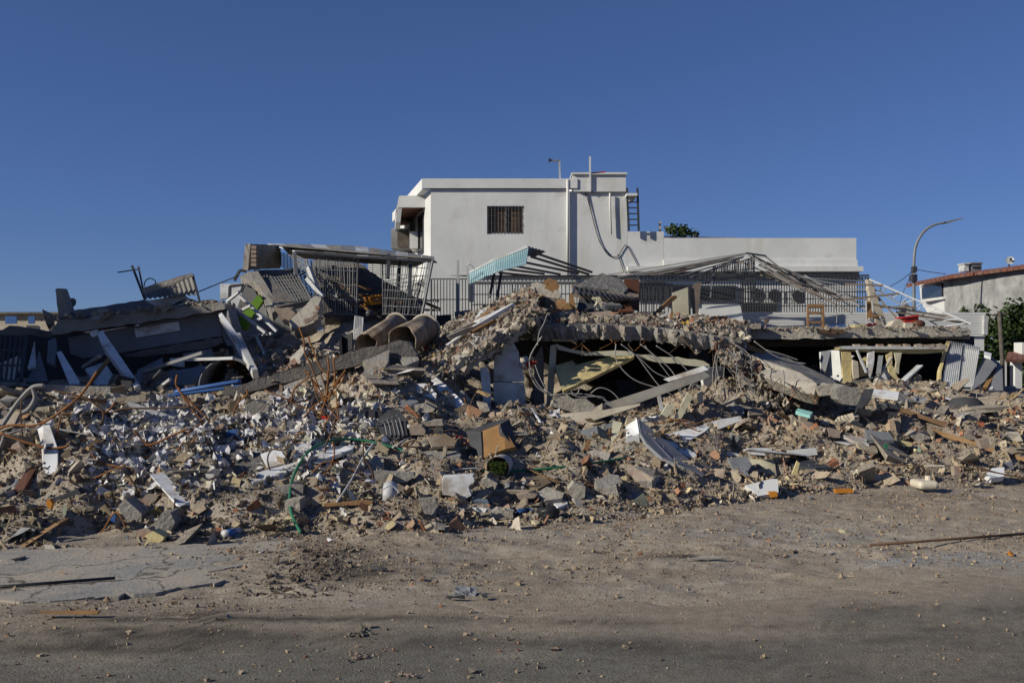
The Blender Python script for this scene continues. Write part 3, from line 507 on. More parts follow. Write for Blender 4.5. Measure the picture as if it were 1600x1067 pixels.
def pick(n, wts):
    pal = [GREY, BRICKC, PALE, ODD]; k = rng.choice(4, n, p=wts); out = np.empty((n, 3))
    for i, p in enumerate(pal): s = k == i; out[s] = p[rng.integers(0, len(p), s.sum())]
    out = out*rng.uniform(.75, 1.15, (n, 1)); d = np.clip(rng.normal(.20, .2, (n, 1)), 0, .8); return out*(1-d) + np.array((.40, .345, .275))*d
def slope_points(n, dmax=7.5, x0=-11, x1=12.5):
    X = rng.uniform(x0, x1, n*3); D = rng.beta(1.05, 1.8, n*3)*(dmax+.35)-.35
    px = X; Y = CH*F/(np.interp(800+X/11*F, footx, footy)-HOR)
    for _ in range(4): Y = CH*F/(np.interp(800+X/Y*F, footx, footy)-HOR)
    Y = Y + D; px = 800+X/Y*F; ok = (px > -140) & (px < 1900); i = np.where(ok)[0][:n]; return X[i], Y[i], D[i], px[i]
def zone_cols(px, base, right_, left_):
    c = pick(len(px), base); r_ = px > 1050; l_ = px < 450; c[r_] = pick(r_.sum(), right_); c[l_] = pick(l_.sum(), left_); return c*np.where(l_, .92, np.where(r_, 1.3, 1.15))[:,None]*np.array((1.05, .99, .88))
n = 120000; X, Y, D, px = slope_points(n); n = len(X); s = np.clip(rng.lognormal(np.log(.015), .55, n), .008, .05); cols = zone_cols(px, [.90,.06,.035,.005], [.86,.11,.03,0], [.93,.03,.035,.005])*rng.uniform(.6, 1.0, (n,1))
heap('fine_rubble', np.stack([X, Y, hz(X, Y)+s*.1], 1), s[:,None]*rng.uniform(.7,1.4,(n,3)), cols, protos, fine, kind='stuff', label='fine broken concrete and brick covering the whole debris slope')
n = 17000; X, Y, D, px = slope_points(n); n = len(X); cl_ = fbm(X*1.3, Y*1.3, 3, 17); k = (rng.random(n) < np.clip(cl_*3.2-1.0, .08, 1)) & ~(kmask(X, Y) & (rng.random(n) < .85)) & ~((abs(px-235) < 120) & (Y > 12.0) & (Y < 13.9) & (rng.random(n) < .6)); X, Y, D, px = X[k], Y[k], D[k], px[k]; n = len(X); s = np.clip(rng.lognormal(np.log(.050), .55, n), .02, .2)*np.where(D < .15, .5, 1); cols = zone_cols(px, [.74,.12,.12,.02], [.76,.17,.06,.01], [.80,.06,.10,.04])
heap('broken_lumps', np.stack([X, Y, hz(X, Y)+s*.12], 1), s[:,None]*rng.uniform(.7,1.35,(n,3)), cols, protos, fine, kind='stuff', label='hand sized broken lumps of concrete and brick all over the slope')
n = 7500; X, Y, D, px = slope_points(n); n = len(X); s = np.clip(rng.lognormal(np.log(.06), .5, n), .02, .19); cols = zone_cols(px, [.54,.10,.24,.12], [.66,.14,.15,.05], [.50,.06,.26,.18])
heap('flat_litter', np.stack([X, Y, hz(X, Y)+s*.22], 1), s[:,None]*rng.uniform(.7,1.3,(n,3)), cols, flakes, fine, tilt=.5, kind='stuff', label='flat scraps and splinters strewn over the debris slope')
for nm, t, e, cnt, lb in (('slab_rubble', tA, eA, 4200, 'loose rubble heaped on the sagging middle slab'), ('slab_litter', tB, eB, 5200, 'loose rubble lying on the tilted slab')):
    X = rng.uniform(min(p.x for p in e), max(p.x for p in e), cnt*3); Y = rng.uniform(min(p.y for p in e), max(p.y for p in e), cnt*3); k = np.where(inside(X, Y, e) & ((Y > 17.15) | (rng.random(len(X)) < .3)))[0][:cnt]; X, Y = X[k], Y[k]; n = len(X)
    s = np.clip(rng.lognormal(np.log(.038), .6, n), .012, .15); h = t(X, Y) + (nm == 'slab_rubble')*.05*np.clip(fbm(X*.9, Y*.9, 3, 77)-.3, 0, 1)*rng.uniform(.2, 1, n) + rng.uniform(0, .06, n)
    heap(nm, np.stack([X, Y, h], 1), s[:,None]*rng.uniform(.7,1.3,(n,3)), pick(n, [.74,.15,.09,.02] if nm == 'slab_rubble' else [.6,.18,.18,.04]), protos+flakes[:6]+flakes[:4], fine, tilt=.6, kind='stuff', label=lb)
# gravel on the dirt and road, thick in drifts
n = 150000; X = rng.uniform(-7, 9, n); Y = rng.uniform(4.8, 14, n); fl = foot_line(X, Y); dz, di, pv = relief(X, Y)
dens = np.clip(fbm(X*.9, Y*1.5, 4, 61)*2.6-.8, .10, 1)*(.12+.88*di)*(1-.8*pv) + np.exp(-np.clip(-fl, 0, 9)/.35)*.6
dens += .8*np.exp(-((X+3.4)/1.5)**2-((Y-6.95)/.30)**2) + .6*np.exp(-((X+1.6)/.5)**2-((Y-8.4)/.5)**2); dens = np.maximum(dens, .10); dens[fl > .1] = 0
k = rng.random(n) < dens*np.where(800+X/Y*F > 1000, .45, .7); X, Y, dz = X[k], Y[k], dz[k]; n = len(X); s = np.clip(rng.lognormal(np.log(.009), .55, n), .004, .035)
heap('gravel', np.stack([X, Y, dz+s*.14+np.where(Y < road_edge(X), .004, .002)], 1), s[:,None]*rng.uniform(.7,1.4,(n,3)), pick(n, [.89,.07,.035,.005])*np.array((1.1,1.0,.88)), protos, fine, kind='stuff', label='small stones and grit scattered on the dirt and road')
# crumbled edges: lumps hanging under and on the broken rims, and the torn heap at the right end of the middle slab
def rim(name, a, b, cnt, spread, lb, smed=.07, w=(.8,.12,.06,.02)):
    t = rng.random(cnt); a, b = np.array(a), np.array(b); p = np.array([a_*(1-q_)+b_*q_ for a_, b_, q_ in zip([a]*cnt, [b]*cnt, t)]) if a.ndim == 1 else None
    p = p + rng.normal(size=(cnt, 3))*np.array(spread); s = np.clip(rng.lognormal(np.log(smed), .5, cnt), .025, .24)
    heap(name, p, s[:,None]*rng.uniform(.7,1.3,(cnt,3)), pick(cnt, list(w)), protos, fine, kind='stuff', label=lb)
ew = [p for p in eA if p.y < 17.3]; k_ = len(ew); idx = rng.integers(0, k_, 190); bp = np.array([ew[i][:] for i in idx]); bp[:,2] -= rng.beta(1.2, 1.6, len(idx))*.30; bp[:,1] += rng.normal(.03, .05, len(idx)); bp[:,0] += rng.normal(0, .04, len(idx)); s = np.clip(rng.lognormal(np.log(.038), .5, len(idx)), .015, .12)
heap('crumbled_edge', bp, s[:,None]*rng.uniform(.7,1.3,(len(idx),3)), pick(len(idx), [.9,.04,.05,.01]), protos, fine, kind='stuff', label='crumbling broken concrete along the front edge of the middle slab')
ew = [p for p in eB if p.y < 16.9]; idx = rng.integers(0, len(ew), 1500); bp = np.array([ew[i][:] for i in idx]); bp[:,2] -= rng.beta(1.2, 1.6, len(idx))*.25; bp[:,1] += rng.normal(0, .06, len(idx)); s = np.clip(rng.lognormal(np.log(.05), .5, len(idx)), .02, .15)
heap('crumbled_rim', bp, s[:,None]*rng.uniform(.7,1.3,(len(idx),3)), pick(len(idx), [.8,.1,.08,.02]), protos, fine, kind='stuff', label='crumbling broken concrete along the front edge of the tilted slab')
rim('torn_heap', P(1130,535,16.9), P(1215,640,16.0), 330, (.13,.2,.06), 'grey lumps hanging at the torn right end of the middle slab', .06)
rim('shelf_rubble', P(430,560,18.2), P(560,590,16.6), 2600, (.55,.6,.10), 'broken bits piled below the cage and left of the two tanks', .07, (.55,.15,.22,.08))
rim('ruin_rubble', P(60,612,16.6), P(420,612,16.4), 1500, (.9,.4,.04), 'broken bits on the floor of the shaded left ruin', .06, (.7,.08,.17,.05))
rim('heap_top', P(880,494,20.5), P(1120,508,19.5), 500, (.45,.6,.02), 'broken tiles and lumps along the top of the middle heap', .09, (.5,.4,.08,.02))
n = 1100; X = rng.normal(-1.62, .17, n)+.25*(rng.random(n)-.5); Y = rng.uniform(7.1, 9.0, n); dz = relief(X, Y)[0]; s = np.clip(rng.lognormal(np.log(.011), .6, n), .005, .05)
heap('earth_clods', np.stack([X, Y, dz+s*.15], 1), s[:,None]*rng.uniform(.7,1.4,(n,3)), np.array((.15,.125,.10))*rng.uniform(.7,1.4,(n,1)), protos, fine, kind='stuff', label='dark earth clods churned up along the tyre marks')
def crump(seed):
    r = random.Random(seed); v = np.array([((i/2-.5)+r.uniform(-.15,.15), (j/2-.5)*.8+r.uniform(-.15,.15), r.uniform(-.3,.3)) for j in range(3) for i in range(3)]); f = []
    for j in range(2):
        for i in range(2): a = j*3+i; f += [(a, a+1, a+4), (a, a+4, a+3)]
    return v, np.array(f)
n = 4300; g = rng.random(n) < .68; px = np.where(g, rng.normal(235, 62, n), rng.normal(490, 60, n)); Y = np.where(rng.random(n) < .7, rng.normal(12.9, .5, n), rng.normal(11.5, .6, n)); X = (px-800)/F*Y; s = np.clip(rng.lognormal(np.log(.075), .4, n), .03, .16)
heap('paper_litter', np.stack([X, Y, hz(X, Y)+s*.25], 1), s[:,None]*rng.uniform(.7,1.3,(n,3)), np.array([(.82,.82,.85),(.86,.85,.84),(.74,.74,.80),(.80,.76,.60),(.62,.61,.63)])[rng.integers(0,5,n)], [crump(i) for i in range(10)], fine, tilt=.9, kind='stuff', label='small torn papers drifted over the left of the slope')
rim('lip_crumbs', P(690,590,15.05), P(850,485,16.35), 420, (.07,.12,.06), 'crumbling bits along the thick edge beam of the tilted slab', .045, (.85,.06,.08,.01))
rim('roof_bits', P(95,500,17.5), P(350,474,17.6), 520, (.12,.35,.02), 'loose bits of concrete along the roof of the left ruin', .04, (.9,.04,.05,.01))
rim('deck_bits', P(1130,514,20.7), P(1500,513,20.7), 420, (.1,.25,.012), 'grit and broken bits along the edge of the long slab', .035, (.8,.12,.07,.01))
# ---------------------------------------------------------------- white house behind
HY = 30.0
def hp(px, py, Y=HY): return P(px, py, Y)
house = thing('white_house', 'white two storey house with flat parapet roof standing behind the ruins', 'house', (3, HY, 0))
def front(mb, x0, y0, x1, y1, Y0, Y1):
    a, b = hp(x0, y1, Y0), hp(x1, y0, Y0); mb.span(a.x, b.x, Y0, Y1, a.z, b.z); return mb
a, b, c, d = hp(673, 296), hp(673, 430), hp(889, 430), hp(889, 296)
plan = [Vector((a.x, HY, 0)), Vector((d.x, HY, 0)), Vector((d.x, HY+7, 0)), Vector((a.x-1.75, HY+7, 0))]
zt, zb = a.z, b.z
# front wall built round the window opening so the opening has real depth
wx0, wx1, wz0, wz1 = hp(761,0).x, hp(819,0).x, hp(0,366).z, hp(0,322).z
w = MB(); w.span(a.x, wx0, HY, HY+.2, zb, zt); w.span(wx1, d.x, HY, HY+.2, zb, zt); w.span(wx0, wx1, HY, HY+.2, zb, wz0); w.span(wx0, wx1, HY, HY+.2, wz1, zt)
w.build('front_wall', whitep, house)
sidep = [Vector((a.x, HY+.002, zb)), Vector((a.x-1.75, HY+7, zb)), Vector((a.x-1.75, HY+7, zt)), Vector((a.x, HY+.002, zt))]
MB().prism(sidep, (.2, .05, 0)).build('side_wall', whitep, house)
MB().prism([Vector((p.x, p.y, zt-.02)) for p in (Vector((a.x+.2, HY+.2, 0)), Vector((d.x, HY+.2, 0)), Vector((d.x, HY+7, 0)), Vector((a.x-1.5, HY+7, 0)))], (0,0,.05)).build('roof', concrete_light, house)
def onside(t0, t1, z0, z1, off=.03):
    p, q_ = Vector((a.x, HY, 0)), Vector((a.x-1.75, HY+7, 0)); n_ = Vector((-7, -1.75, 0)).normalized(); u, v = p.lerp(q_, t0)+n_*off, p.lerp(q_, t1)+n_*off
    return [Vector((u.x,u.y,z0)), Vector((v.x,v.y,z0)), Vector((v.x,v.y,z1)), Vector((u.x,u.y,z1))]
for t0, t1, z0, z1 in ((.18, .34, 5.0, 6.3), (.52, .66, 4.5, 5.9)):
    f_ = MB().prism(onside(t0, t1, z0, z1, .03), (.05, .012, 0)).build('window', metald, house); MB().prism(onside(t0+.015, t1-.015, z0+.06, z1-.06, .035), (.01, .003, 0)).build('pane', glass, f_)
pt = hp(0, 280).z; px_ = hp(660, 0).x
mb = MB(); mb.span(px_, hp(889,0).x+.25, HY-.09, HY+.16, hp(0,295).z, pt); mb.build('parapet', whitep, house)
mb = MB().prism([Vector((px_-.003, HY-.09, hp(0,297).z)), Vector((px_-1.75, HY+7, hp(0,297).z)), Vector((px_-1.75, HY+7, pt-.003)), Vector((px_-.003, HY-.09, pt-.003))], (.22, .05, 0)); mb.build('parapet', whitep, house)
# covered balcony at the left, with a terracotta soffit
e0, e1 = hp(618, 347, 31), hp(664, 306, 31)
MB().prism([Vector((e0.x, 31, e0.z+.32)), Vector((e0.x+.12, 31, e1.z)), Vector((e1.x+.1, 31, e1.z)), Vector((e1.x+.1, 31, e0.z+.46)), Vector((e0.x+.1, 31, e0.z+.46))], (0, .15, 0)).build('balcony_fascia', whitep, house)
MB().prism([Vector((e0.x, 31.15, e0.z+.40)), Vector((e1.x, 31.15, e0.z+.48)), Vector((e1.x-.6, 35, e0.z+.48)), Vector((e0.x-.5, 35, e0.z+.4))], (0,0,.06)).build('soffit', terracotta, house)
MB().prism([Vector((e0.x, 31, e0.z)), Vector((e0.x-.55, 35.5, e0.z)), Vector((e0.x-.55, 35.5, e0.z+.75)), Vector((e0.x+.1, 31, e0.z+.78))], (.14,.03,0)).build('balcony_fascia', whitep, house)
MB().prism([Vector((e0.x+.12, 34, e0.z+.0)), Vector((e1.x-.3, 34, e0.z+.0)), Vector((e1.x-.3, 34, e0.z+.4)), Vector((e0.x+.12, 34, e0.z+.4))], (0,.15,0)).build('balcony_beam', whitep, house)
front(MB(), 611, 357, 640, 388, 33, 34.5).build('balcony_wall', stained, house); front(MB(), 640, 362, 653, 388, 32, 34.5).build('pillar', whitep, house); front(MB(), 621, 362, 639, 386, 32.9, 32.98).build('shutter', barkm, house)
stick('post', hp(642,363,32.5), hp(642,348,32.5), .06, metald, house)
# right part, stair tower, long parapet wall
front(MB(), 889.3, 299.5, 980, 430, HY-.001, HY+5).build('tower_wall', whitep, house); front(MB(), 895, 271.5, 978, 299.4, HY-.05, HY+3.5).build('tower_head', whitep, house)
front(MB(), 893, 269.5, 980, 272.5, HY-.12, HY+3.6).build('coping', whitep, house); front(MB(), 903, 299.2, 983, 300.6, HY-.09, HY).build('ledge', metalg, house)
front(MB(), 980.3, 362, 1037, 430, HY-.002, HY+.25).build('parapet_wall', whitep, house); front(MB(), 1037.3, 372, 1338, 406, HY, HY+.25).build('parapet_wall', whitep, house)
front(MB(), 1037.3, 406, 1340, 416, HY-.06, HY+.25).build('ledge', whitep, house); front(MB(), 981, 416, 1349, 424, HY-.22, HY+.3).build('ledge', whitep, house)
MB().prism([hp(1037,370.5,HY+.4), hp(1100,371.5,HY+.4), hp(1180,373,HY+.4), hp(1037,375,HY+.4)], (0,3,.4)).build('roof_sheet', corr, house)
front(MB(), 981.5, 423.7, 1342.5, 430.2, HY+.06, HY+7).build('beam', greyp, house); front(MB(), 676, 430.4, 1343, 436, HY+.05, HY+7).build('beam', greyp, house); front(MB(), 676, 436.4, 1338, 650, HY+.08, HY+7).build('lower_wall', whitep, house)  # recessed beam; the shade band under the ledge is put into its grey
wf = MB(); 
for args in ((761,322,763,366),(817,322,819,366),(763,322,817,324),(763,364,817,366),(789,324,791,364)): front(wf, *args, HY+.06, HY+.12)
win = wf.build('window', metalw, house); front(MB(), 763, 324, 817, 364, HY+.155, HY+.16).build('pane', glass, win)
cu = MB()
for i in range(22): x0 = 763+i*54/22; front(cu, x0, 325+random.uniform(0,1), x0+54/22-.25, 363.5, HY+.125+.01*(i%2), HY+.135+.01*(i%2))
cu.build('curtain', curtain, win); gb = MB()
for i in range(11): x0 = 763+i*5.3; gb.tube([hp(x0,322,HY+.02), hp(x0,366,HY+.02)], .011, 4)
for y in (328, 338, 350, 361): gb.tube([hp(762,y,HY+.02), hp(818,y,HY+.02)], .011, 4)
gb.build('window_bars', metald, win)
MB().tube([hp(887,281,HY-.075), hp(887,430,HY-.075)], .045, 8).build('drainpipe', whitep, house, True); MB().tube([hp(953,302,HY-.10), hp(953,318,HY-.10), hp(955,366,HY-.10)], .03, 6).build('vent_pipe', whitep, house, True)
front(MB(), 979, 302, 996, 306, 29.6, 31).build('shelf', whitep, house); MB().prism([hp(980,306.3,30), hp(995,306.3,30), hp(980,317,30)], (0,.6,0)).build('shelf_bracket', whitep, house)
# windows in the lower wall seen through the railings
for x0, y0, x1, y1 in ((692,440,733,468),(995,440,1040,470),(1040,444,1090,478),(1090,446,1150,470),(1155,450,1215,488)):
    f_ = front(MB(), x0, y0, x1, y1, HY+.02, HY+.1).build('window', metald, house); front(MB(), x0+3, y0+3, x1-3, y1-3, HY+.0, HY+.03).build('pane', glass, f_)
lad = thing('steel_ladder', 'dark steel ladder fixed to the right side of the white stair tower', 'ladder', hp(990, 361, 29.8))
for x in (980.5, 997): stick('rail', hp(x+(2 if x < 990 else 1),361,29.8), hp(x-1,294,29.8), .06, metald, lad)
for y in range(307, 361, 9): stick('rung', hp(982,y,29.8), hp(998,y,29.8), .035, metald, lad)
for i, pts in enumerate(([(904,296),(914,286),(923,276)], [(924,275),(935,284),(945,300)], [(915,301),(922,325),(935,372),(950,398),(964,401),(972,390),(978,383),(986,395),(998,418)], [(918,303),(926,340),(938,380),(954,400)], [(965,397),(975,425)])):
    rod('cable', ('slack black cable rising from the roof ledge to the antenna base', 'short black cable falling from the antenna base to the tower ledge', 'long black cable looping down the wall of the white stair tower', 'thinner cable running beside the long loop on the stair tower', 'loose cable end hanging below the loop near the parapet wall')[i], 'cable', R0, [(x, y, HY-.035) for x, y in pts], .012, black)
an = thing('roof_antenna', 'thin white mast rising from the top of the stair tower', 'antenna', hp(922, 300, 29.9)); stick('mast', hp(922,300,29.9), hp(922,245,29.9), .05, whitep, an); stick('cross_arm', hp(924,271,29.9), hp(946,269,29.9), .04, redm, an)
an = thing('bracket_mast', 'slim pole with a bent arm on the roof left of the tower', 'antenna', hp(875, 281, 30.1)); stick('mast', hp(875,281,30.1), hp(874,252,30.1), .05, metalw, an); stick('arm', hp(874,252,30.1), hp(857,250.5,30.1), .05, metalg, an); stick('arm_tip', hp(857,250.5,30.1), hp(860,250.8,30.1), .1, metald, an)
# white lower volume at the left of the house, cladding wall, white box, railings
plate('side_annex', 'low white wall below the left corner of the house behind the bent cage', 'wall', R3, [(250,780),(270,660),(400,760),(530,770),(530,1010),(260,1010)], 28.5, .3, whitep)
front(MB(), 575, 404, 668, 650, 33.2, 33.5).build('annex_wall', whitep, None, False, 'white annex wall seen through the bars of the bent cage', 'wall')
cl = thing('clad_wall', 'long low wall of white horizontal cladding behind the thick slab at right', 'wall', P(1350, 523, 26))
for i in range(9):
    y0 = 488+i*4.2; mb = MB(); A, B = P(1160, y0+4.2, 26), P(1540, y0, 26); mb.span(A.x, B.x, 26, 26.05+.004*(i % 2), A.z+.006, B.z); mb.build('cladding_board', siding, cl)
mb = MB(); A, B = P(1160, 530, 26), P(1540, 489, 26); mb.span(A.x, B.x-.01, 26.06, 26.5, A.z-.3, B.z-.01); mb.build('wall_core', whitep, cl)
plate('end_cap', None, None, R6, [(1352,650),(1378,655),(1372,775),(1350,770)], 25.9, .2, metalw, parent=cl)
plate('white_parapet_block', 'bright white masonry block behind the carved barrel with rail shadows', 'wall', R5, [(570,580),(690,542),(825,540),(850,665),(570,700)], 25.2, .5, whitep)
def rail_panel(label, x0, y0, x1, y1, Y0, Y1, nv, nh, y0b=None, y1b=None, m=metald, w=.022, name='railing', cat='railing', band=True):
    t = thing(name, label, cat, P((x0+x1)/2, y1, (Y0+Y1)/2), 'dark railings along the white house')
    grille(t, P(x0,y0,Y0), P(x1,y0b or y0,Y1), P(x1,y1b or y1,Y1), P(x0,y1,Y0), nv, nh, w, m); return t
r1 = rail_panel('dark railing between the bent cage and the teal sheet', 674, 436, 737, 500, 26.5, 26.5, 13, 2)
r2 = rail_panel('dark railing in front of white wall beneath the teal sheet', 737, 444, 848, 492, 27, 27, 26, 3)
r3 = rail_panel('dark railing behind the brown door and yellow block', 848, 444, 1050, 490, 27, 27, 34, 3)
r4 = rail_panel('dark railing above white cladding wall at right end', 1160, 434, 1356, 489, 27, 27, 48, 5)
r5 = rail_panel('slanting dark gate panel left of the white masonry block', 1094, 428, 1178, 475, 25.6, 25.8, 20, 3, y0b=402, y1b=474)
# row of scrolls above the railings
lt = thing('scroll_frieze', 'band of small scrolls running above the railings of the white house', 'frieze', P(1050, 446, 26.9))
for k, (x0, x1, y) in enumerate(((738,1000,437),(1000,1180,434),(1160,1358,434))):
    stick('rail', P(x0,y-4,26.9), P(x1,y-4,26.9), .03, metald, lt); stick('rail', P(x0,y+5,26.9), P(x1,y+5,26.9), .03, metald, lt)
    ring = MB(); c0 = P(x0+3, y+.5, 26.9); ring.tube([c0+Vector((math.cos(q_)*.06, 0, math.sin(q_)*.06)) for q_ in np.linspace(0, 2*math.pi, 9)], .012, 4); ro = ring.build('scroll', metald, lt)
    for x in range(int(x0)+9, int(x1)-2, 6):
        o = ro.copy(); C.objects.link(o); o.location = ro.location + P(x, y+.5, 26.9) - c0
# brickwork pattern grille on the white wall: short staggered uprights
bg_ = thing('staggered_window_grille', 'dark grille of staggered rectangles on white wall behind the rubble top', 'grille', P(1000, 470, 27.4))
for (x0, x1, y0, y1) in ((800,838,444,486),(998,1040,446,488)):
    for r in range(int((y1-y0)//7)+1):
        y = y0+r*7; 
        for k in range(int((x1-x0)//8)): xx = x0+k*8+(4 if r % 2 else 0); stick('bar', P(xx,y,27.4), P(xx,min(y+14,y1),27.4), .02, metald, bg_)
    for y in (y0, y1): stick('rail', P(x0,y,27.4), P(x1,y,27.4), .025, metald, bg_)
for i, (x0, y0, x1, y1, lb) in enumerate(((1168,447,1190,472,'grey air conditioner unit behind the railing, next to the slanting gate'),(1194,450,1222,473,'dark fronted air conditioner unit in the middle behind the right railing'),(1232,452,1258,474,'third air conditioner unit behind the right railing, nearest the wooden stool'))):
    ac = thing('air_conditioner', lb, 'air conditioner', P((x0+x1)/2, y1, 28), 'air conditioners behind the railing'); cas = front(MB(), x0, y0, x1, y1, 28, 28.4).build('casing', metalw, ac)
    c0 = P((x0+x1)/2+2, (y0+y1)/2, 27.98); MB().tube([c0, c0+Vector((0,-.03,0))], .17, 14).build('fan_grille', black, cas)
# teal awning sheet with its rafters
aw = thing('teal_awning', 'bent pale teal corrugated awning sheet with bare rafters over rubble', 'awning', W3(R3, 720, 780, 25))
def corrsheet(name, R, A, B, Cc, D, YA, YB, YC, YD, nw, amp, m, parent=None, label=None, cat=None, group=None, th=.012, nr=6, bow=0):
    """corrugated sheet: A top-left, B top-right, C bottom-right, D bottom-left"""
    a_, b_, c_, d_ = W3(R,*A,YA), W3(R,*B,YB), W3(R,*Cc,YC), W3(R,*D,YD); n = newell([a_,b_,c_,d_]); mb = MB(); k = nw*6+1; v = []
    for r in range(nr+1):
        for i in range(k):
            t = i/(k-1); p = a_.lerp(b_, t).lerp(d_.lerp(c_, t), r/nr); v.append(p + n*(amp*math.sin(2*math.pi*nw*t) + bow*math.sin(math.pi*t)*1.0))
    v2 = [p+n*th for p in v]; fs = []
    for r in range(nr):
        for i in range(k-1): q_ = (r*k+i, r*k+i+1, (r+1)*k+i+1, (r+1)*k+i); fs += [q_, tuple(x+len(v) for x in reversed(q_))]
    for i in range(k-1):
        fs.append((i, i+len(v), i+1+len(v), i+1)); z = nr*k+i; fs.append((z, z+1, z+1+len(v), z+len(v)))
    mb.add(v+v2, fs); return mb.build(name, m, parent, True, label, cat, group)
corrsheet('sheet', R3, (532,748),(690,668),(700,742),(536,812), 25.2,24.9,24.2,24.4, 14, .02, teal, aw); corrsheet('sheet', R3, (688,668),(905,583),(888,692),(698,742), 24.9,24.6,24.0,24.2, 18, .02, teal, aw)
corrsheet('ridge_sheet', R3, (905,583),(1010,612),(940,645),(895,640), 24.6,25.2,25.4,24.6, 5, .02, corr, aw)
stick('ridge', W3(R3,530,746,25.2), W3(R3,690,665,24.9), .06, metalw, aw); stick('ridge', W3(R3,690,665,24.9), W3(R3,900,581,24.6), .06, metalw, aw)
for (x0,y0,x1,y1) in ((940,620,1300,742),(920,645,1280,755),(890,682,1215,750),(830,705,1100,755),(760,722,1000,752),(720,745,960,768)): stick('rafter', W3(R3,x0,y0,24.7), W3(R3,x1,y1,26), .05, metalb, aw)
for x0,y0,x1,y1 in ((735,735,690,1000),(690,745,660,900)): stick('post', W3(R3,x0,y0,24.8), W3(R3,x1,y1,24.6), .05, metald, aw)
stick('white_post_stub', W3(R3,462,665,24), W3(R3,462,1000,24), .06, metalw, label='thin white post standing alone left of the teal awning', cat='post')
rod('lamp_bracket', 'white swan neck lamp bracket left of the teal awning', 'bracket', R3, [(520,700),(530,692),(545,700),(565,725)], .02, metalw, 24.5)
stick('bracket_post', W3(R3,520,700,24.5), W3(R3,530,815,24.5), .05, metalw, label='short pale post carrying the swan neck bracket', cat='post')
# collapsed pergola frame of steel tubes at the right
pg = thing('collapsed_pergola', 'collapsed pergola of grey steel tubes sagging over the right hand railings', 'pergola', W3(R5, 860, 600, 24.5))
tubem = (metalg, metalb, metald, metalb)
for k in range(13):
    if k < 8: x0, y0, Y0, x1, y1, Y1 = 862-k*22, 226+k*7, 24.1+.15*k, 180+k*34, 362-k*2, 24.2+.18*k
    else: q = k-8; x0, y0, Y0, x1, y1, Y1 = 880+q*38, 236+q*14, 24.1+.12*q, 1370+q*34, 545-q*16, 23.6+.2*q
    stick('rafter', W3(R5,x0,y0,Y0), W3(R5,x1,y1,Y1), .022, tubem[k % 4], pg)
for (x0,y0,Y0,x1,y1,Y1,w,m) in ((862,222,24,0,358,25.5,.07,metalw),(858,232,24.2,60,370,25,.06,metalw),(850,245,24.4,300,368,24.4,.06,metalg),(840,252,24.8,430,372,24.3,.06,metalw),(820,262,25,520,372,24.2,.06,metalw),(700,268,24.8,250,365,25.3,.05,metalg),
    (860,222,24,985,240,24.3,.08,metalw),(980,238,24.3,1235,440,24,.08,metalb),(1235,440,24,1530,600,23.5,.06,metalb),(985,245,24.6,1130,360,24.5,.06,metalw),(900,235,24.2,1240,415,24.8,.06,metalg),(800,262,24.6,1390,525,24,.06,metalw),(930,350,25,1390,515,24.2,.06,metalb),(1130,380,24.6,1360,545,23.8,.05,metalw),
    (1230,362,25,1640,590,23.5,.07,metalw),(1020,365,26,1640,400,26,.05,metalb),(1240,420,25.2,1700,460,24.6,.06,metalb),(1190,440,25,1700,520,24.5,.06,metalb),(660,300,24.6,640,500,24.6,.06,metald),(910,250,24.4,905,330,24.4,.05,metald),(680,310,24.8,1010,400,25,.05,metalg)):
    stick('tube', W3(R5,x0,y0,Y0), W3(R5,x1,y1,Y1), w*.5, tubem[int(x0+y1) % 4], pg)
grille(pg, W3(R5,670,300,24.9), W3(R5,915,258,24.9), W3(R5,905,380,24.9), W3(R5,660,390,24.9), 18, 2, .018, metald)
for k in range(18):
    x0 = random.uniform(850, 1500); y0 = 250+(x0-850)*.36+random.uniform(-10, 40); L_ = random.uniform(150, 420); a_ = random.uniform(.15, .55); Yq = random.uniform(23.8, 25.2)
    stick('thin_tube', W3(R5,x0,y0,Yq), W3(R5,x0+L_*math.cos(a_),min(y0+L_*math.sin(a_), 640),Yq-.4), random.uniform(.018,.035), tubem[k % 4], pg)
tr = thing('lattice_truss', 'light triangular lattice truss sloping down to the slab end at far right', 'truss', W3(R6, 1000, 700, 24))
A0, A1 = W3(R6,632,425,24.2), W3(R6,1270,705,23); B0, B1 = W3(R6,650,480,24.5), W3(R6,1080,725,23.6); 
stick('chord', A0, A1, .035, metalw, tr); stick('chord', B0, B1, .03, metalg, tr)
for i in range(14): stick('web', A0.lerp(A1, (i+.5)/14), B0.lerp(B1, (i+(i%2))/14), .018, metalw, tr)
pl_ = thing('tube_bundle', 'loose dark steel tubes lying level across the foot of the lattice truss', 'tubes', W3(R6, 900, 650, 23.5))
for x0,y0,x1,y1 in ((640,580,1135,662),(800,630,1250,702),(420,560,820,515),(660,510,800,660),(700,600,920,600),(480,455,720,465)): stick('tube', W3(R6,x0,y0,23.6), W3(R6,x1,y1,23.4), .045, metalb, pl_)
plate('carved_post', 'cream carved stone post leaning at the right end of the railings', 'post', R6, [(622,425),(650,440),(722,640),(742,725),(690,725),(655,640)], 24.4, .2, beige, rough=.02)
corrsheet('curved_roof_sheet', R6, (800,610),(860,580),(930,640),(820,660), 25,25.4,24.6,24.6, 1, .12, metalg, None, 'grey curved metal sheet lying behind the red tub', 'sheet')
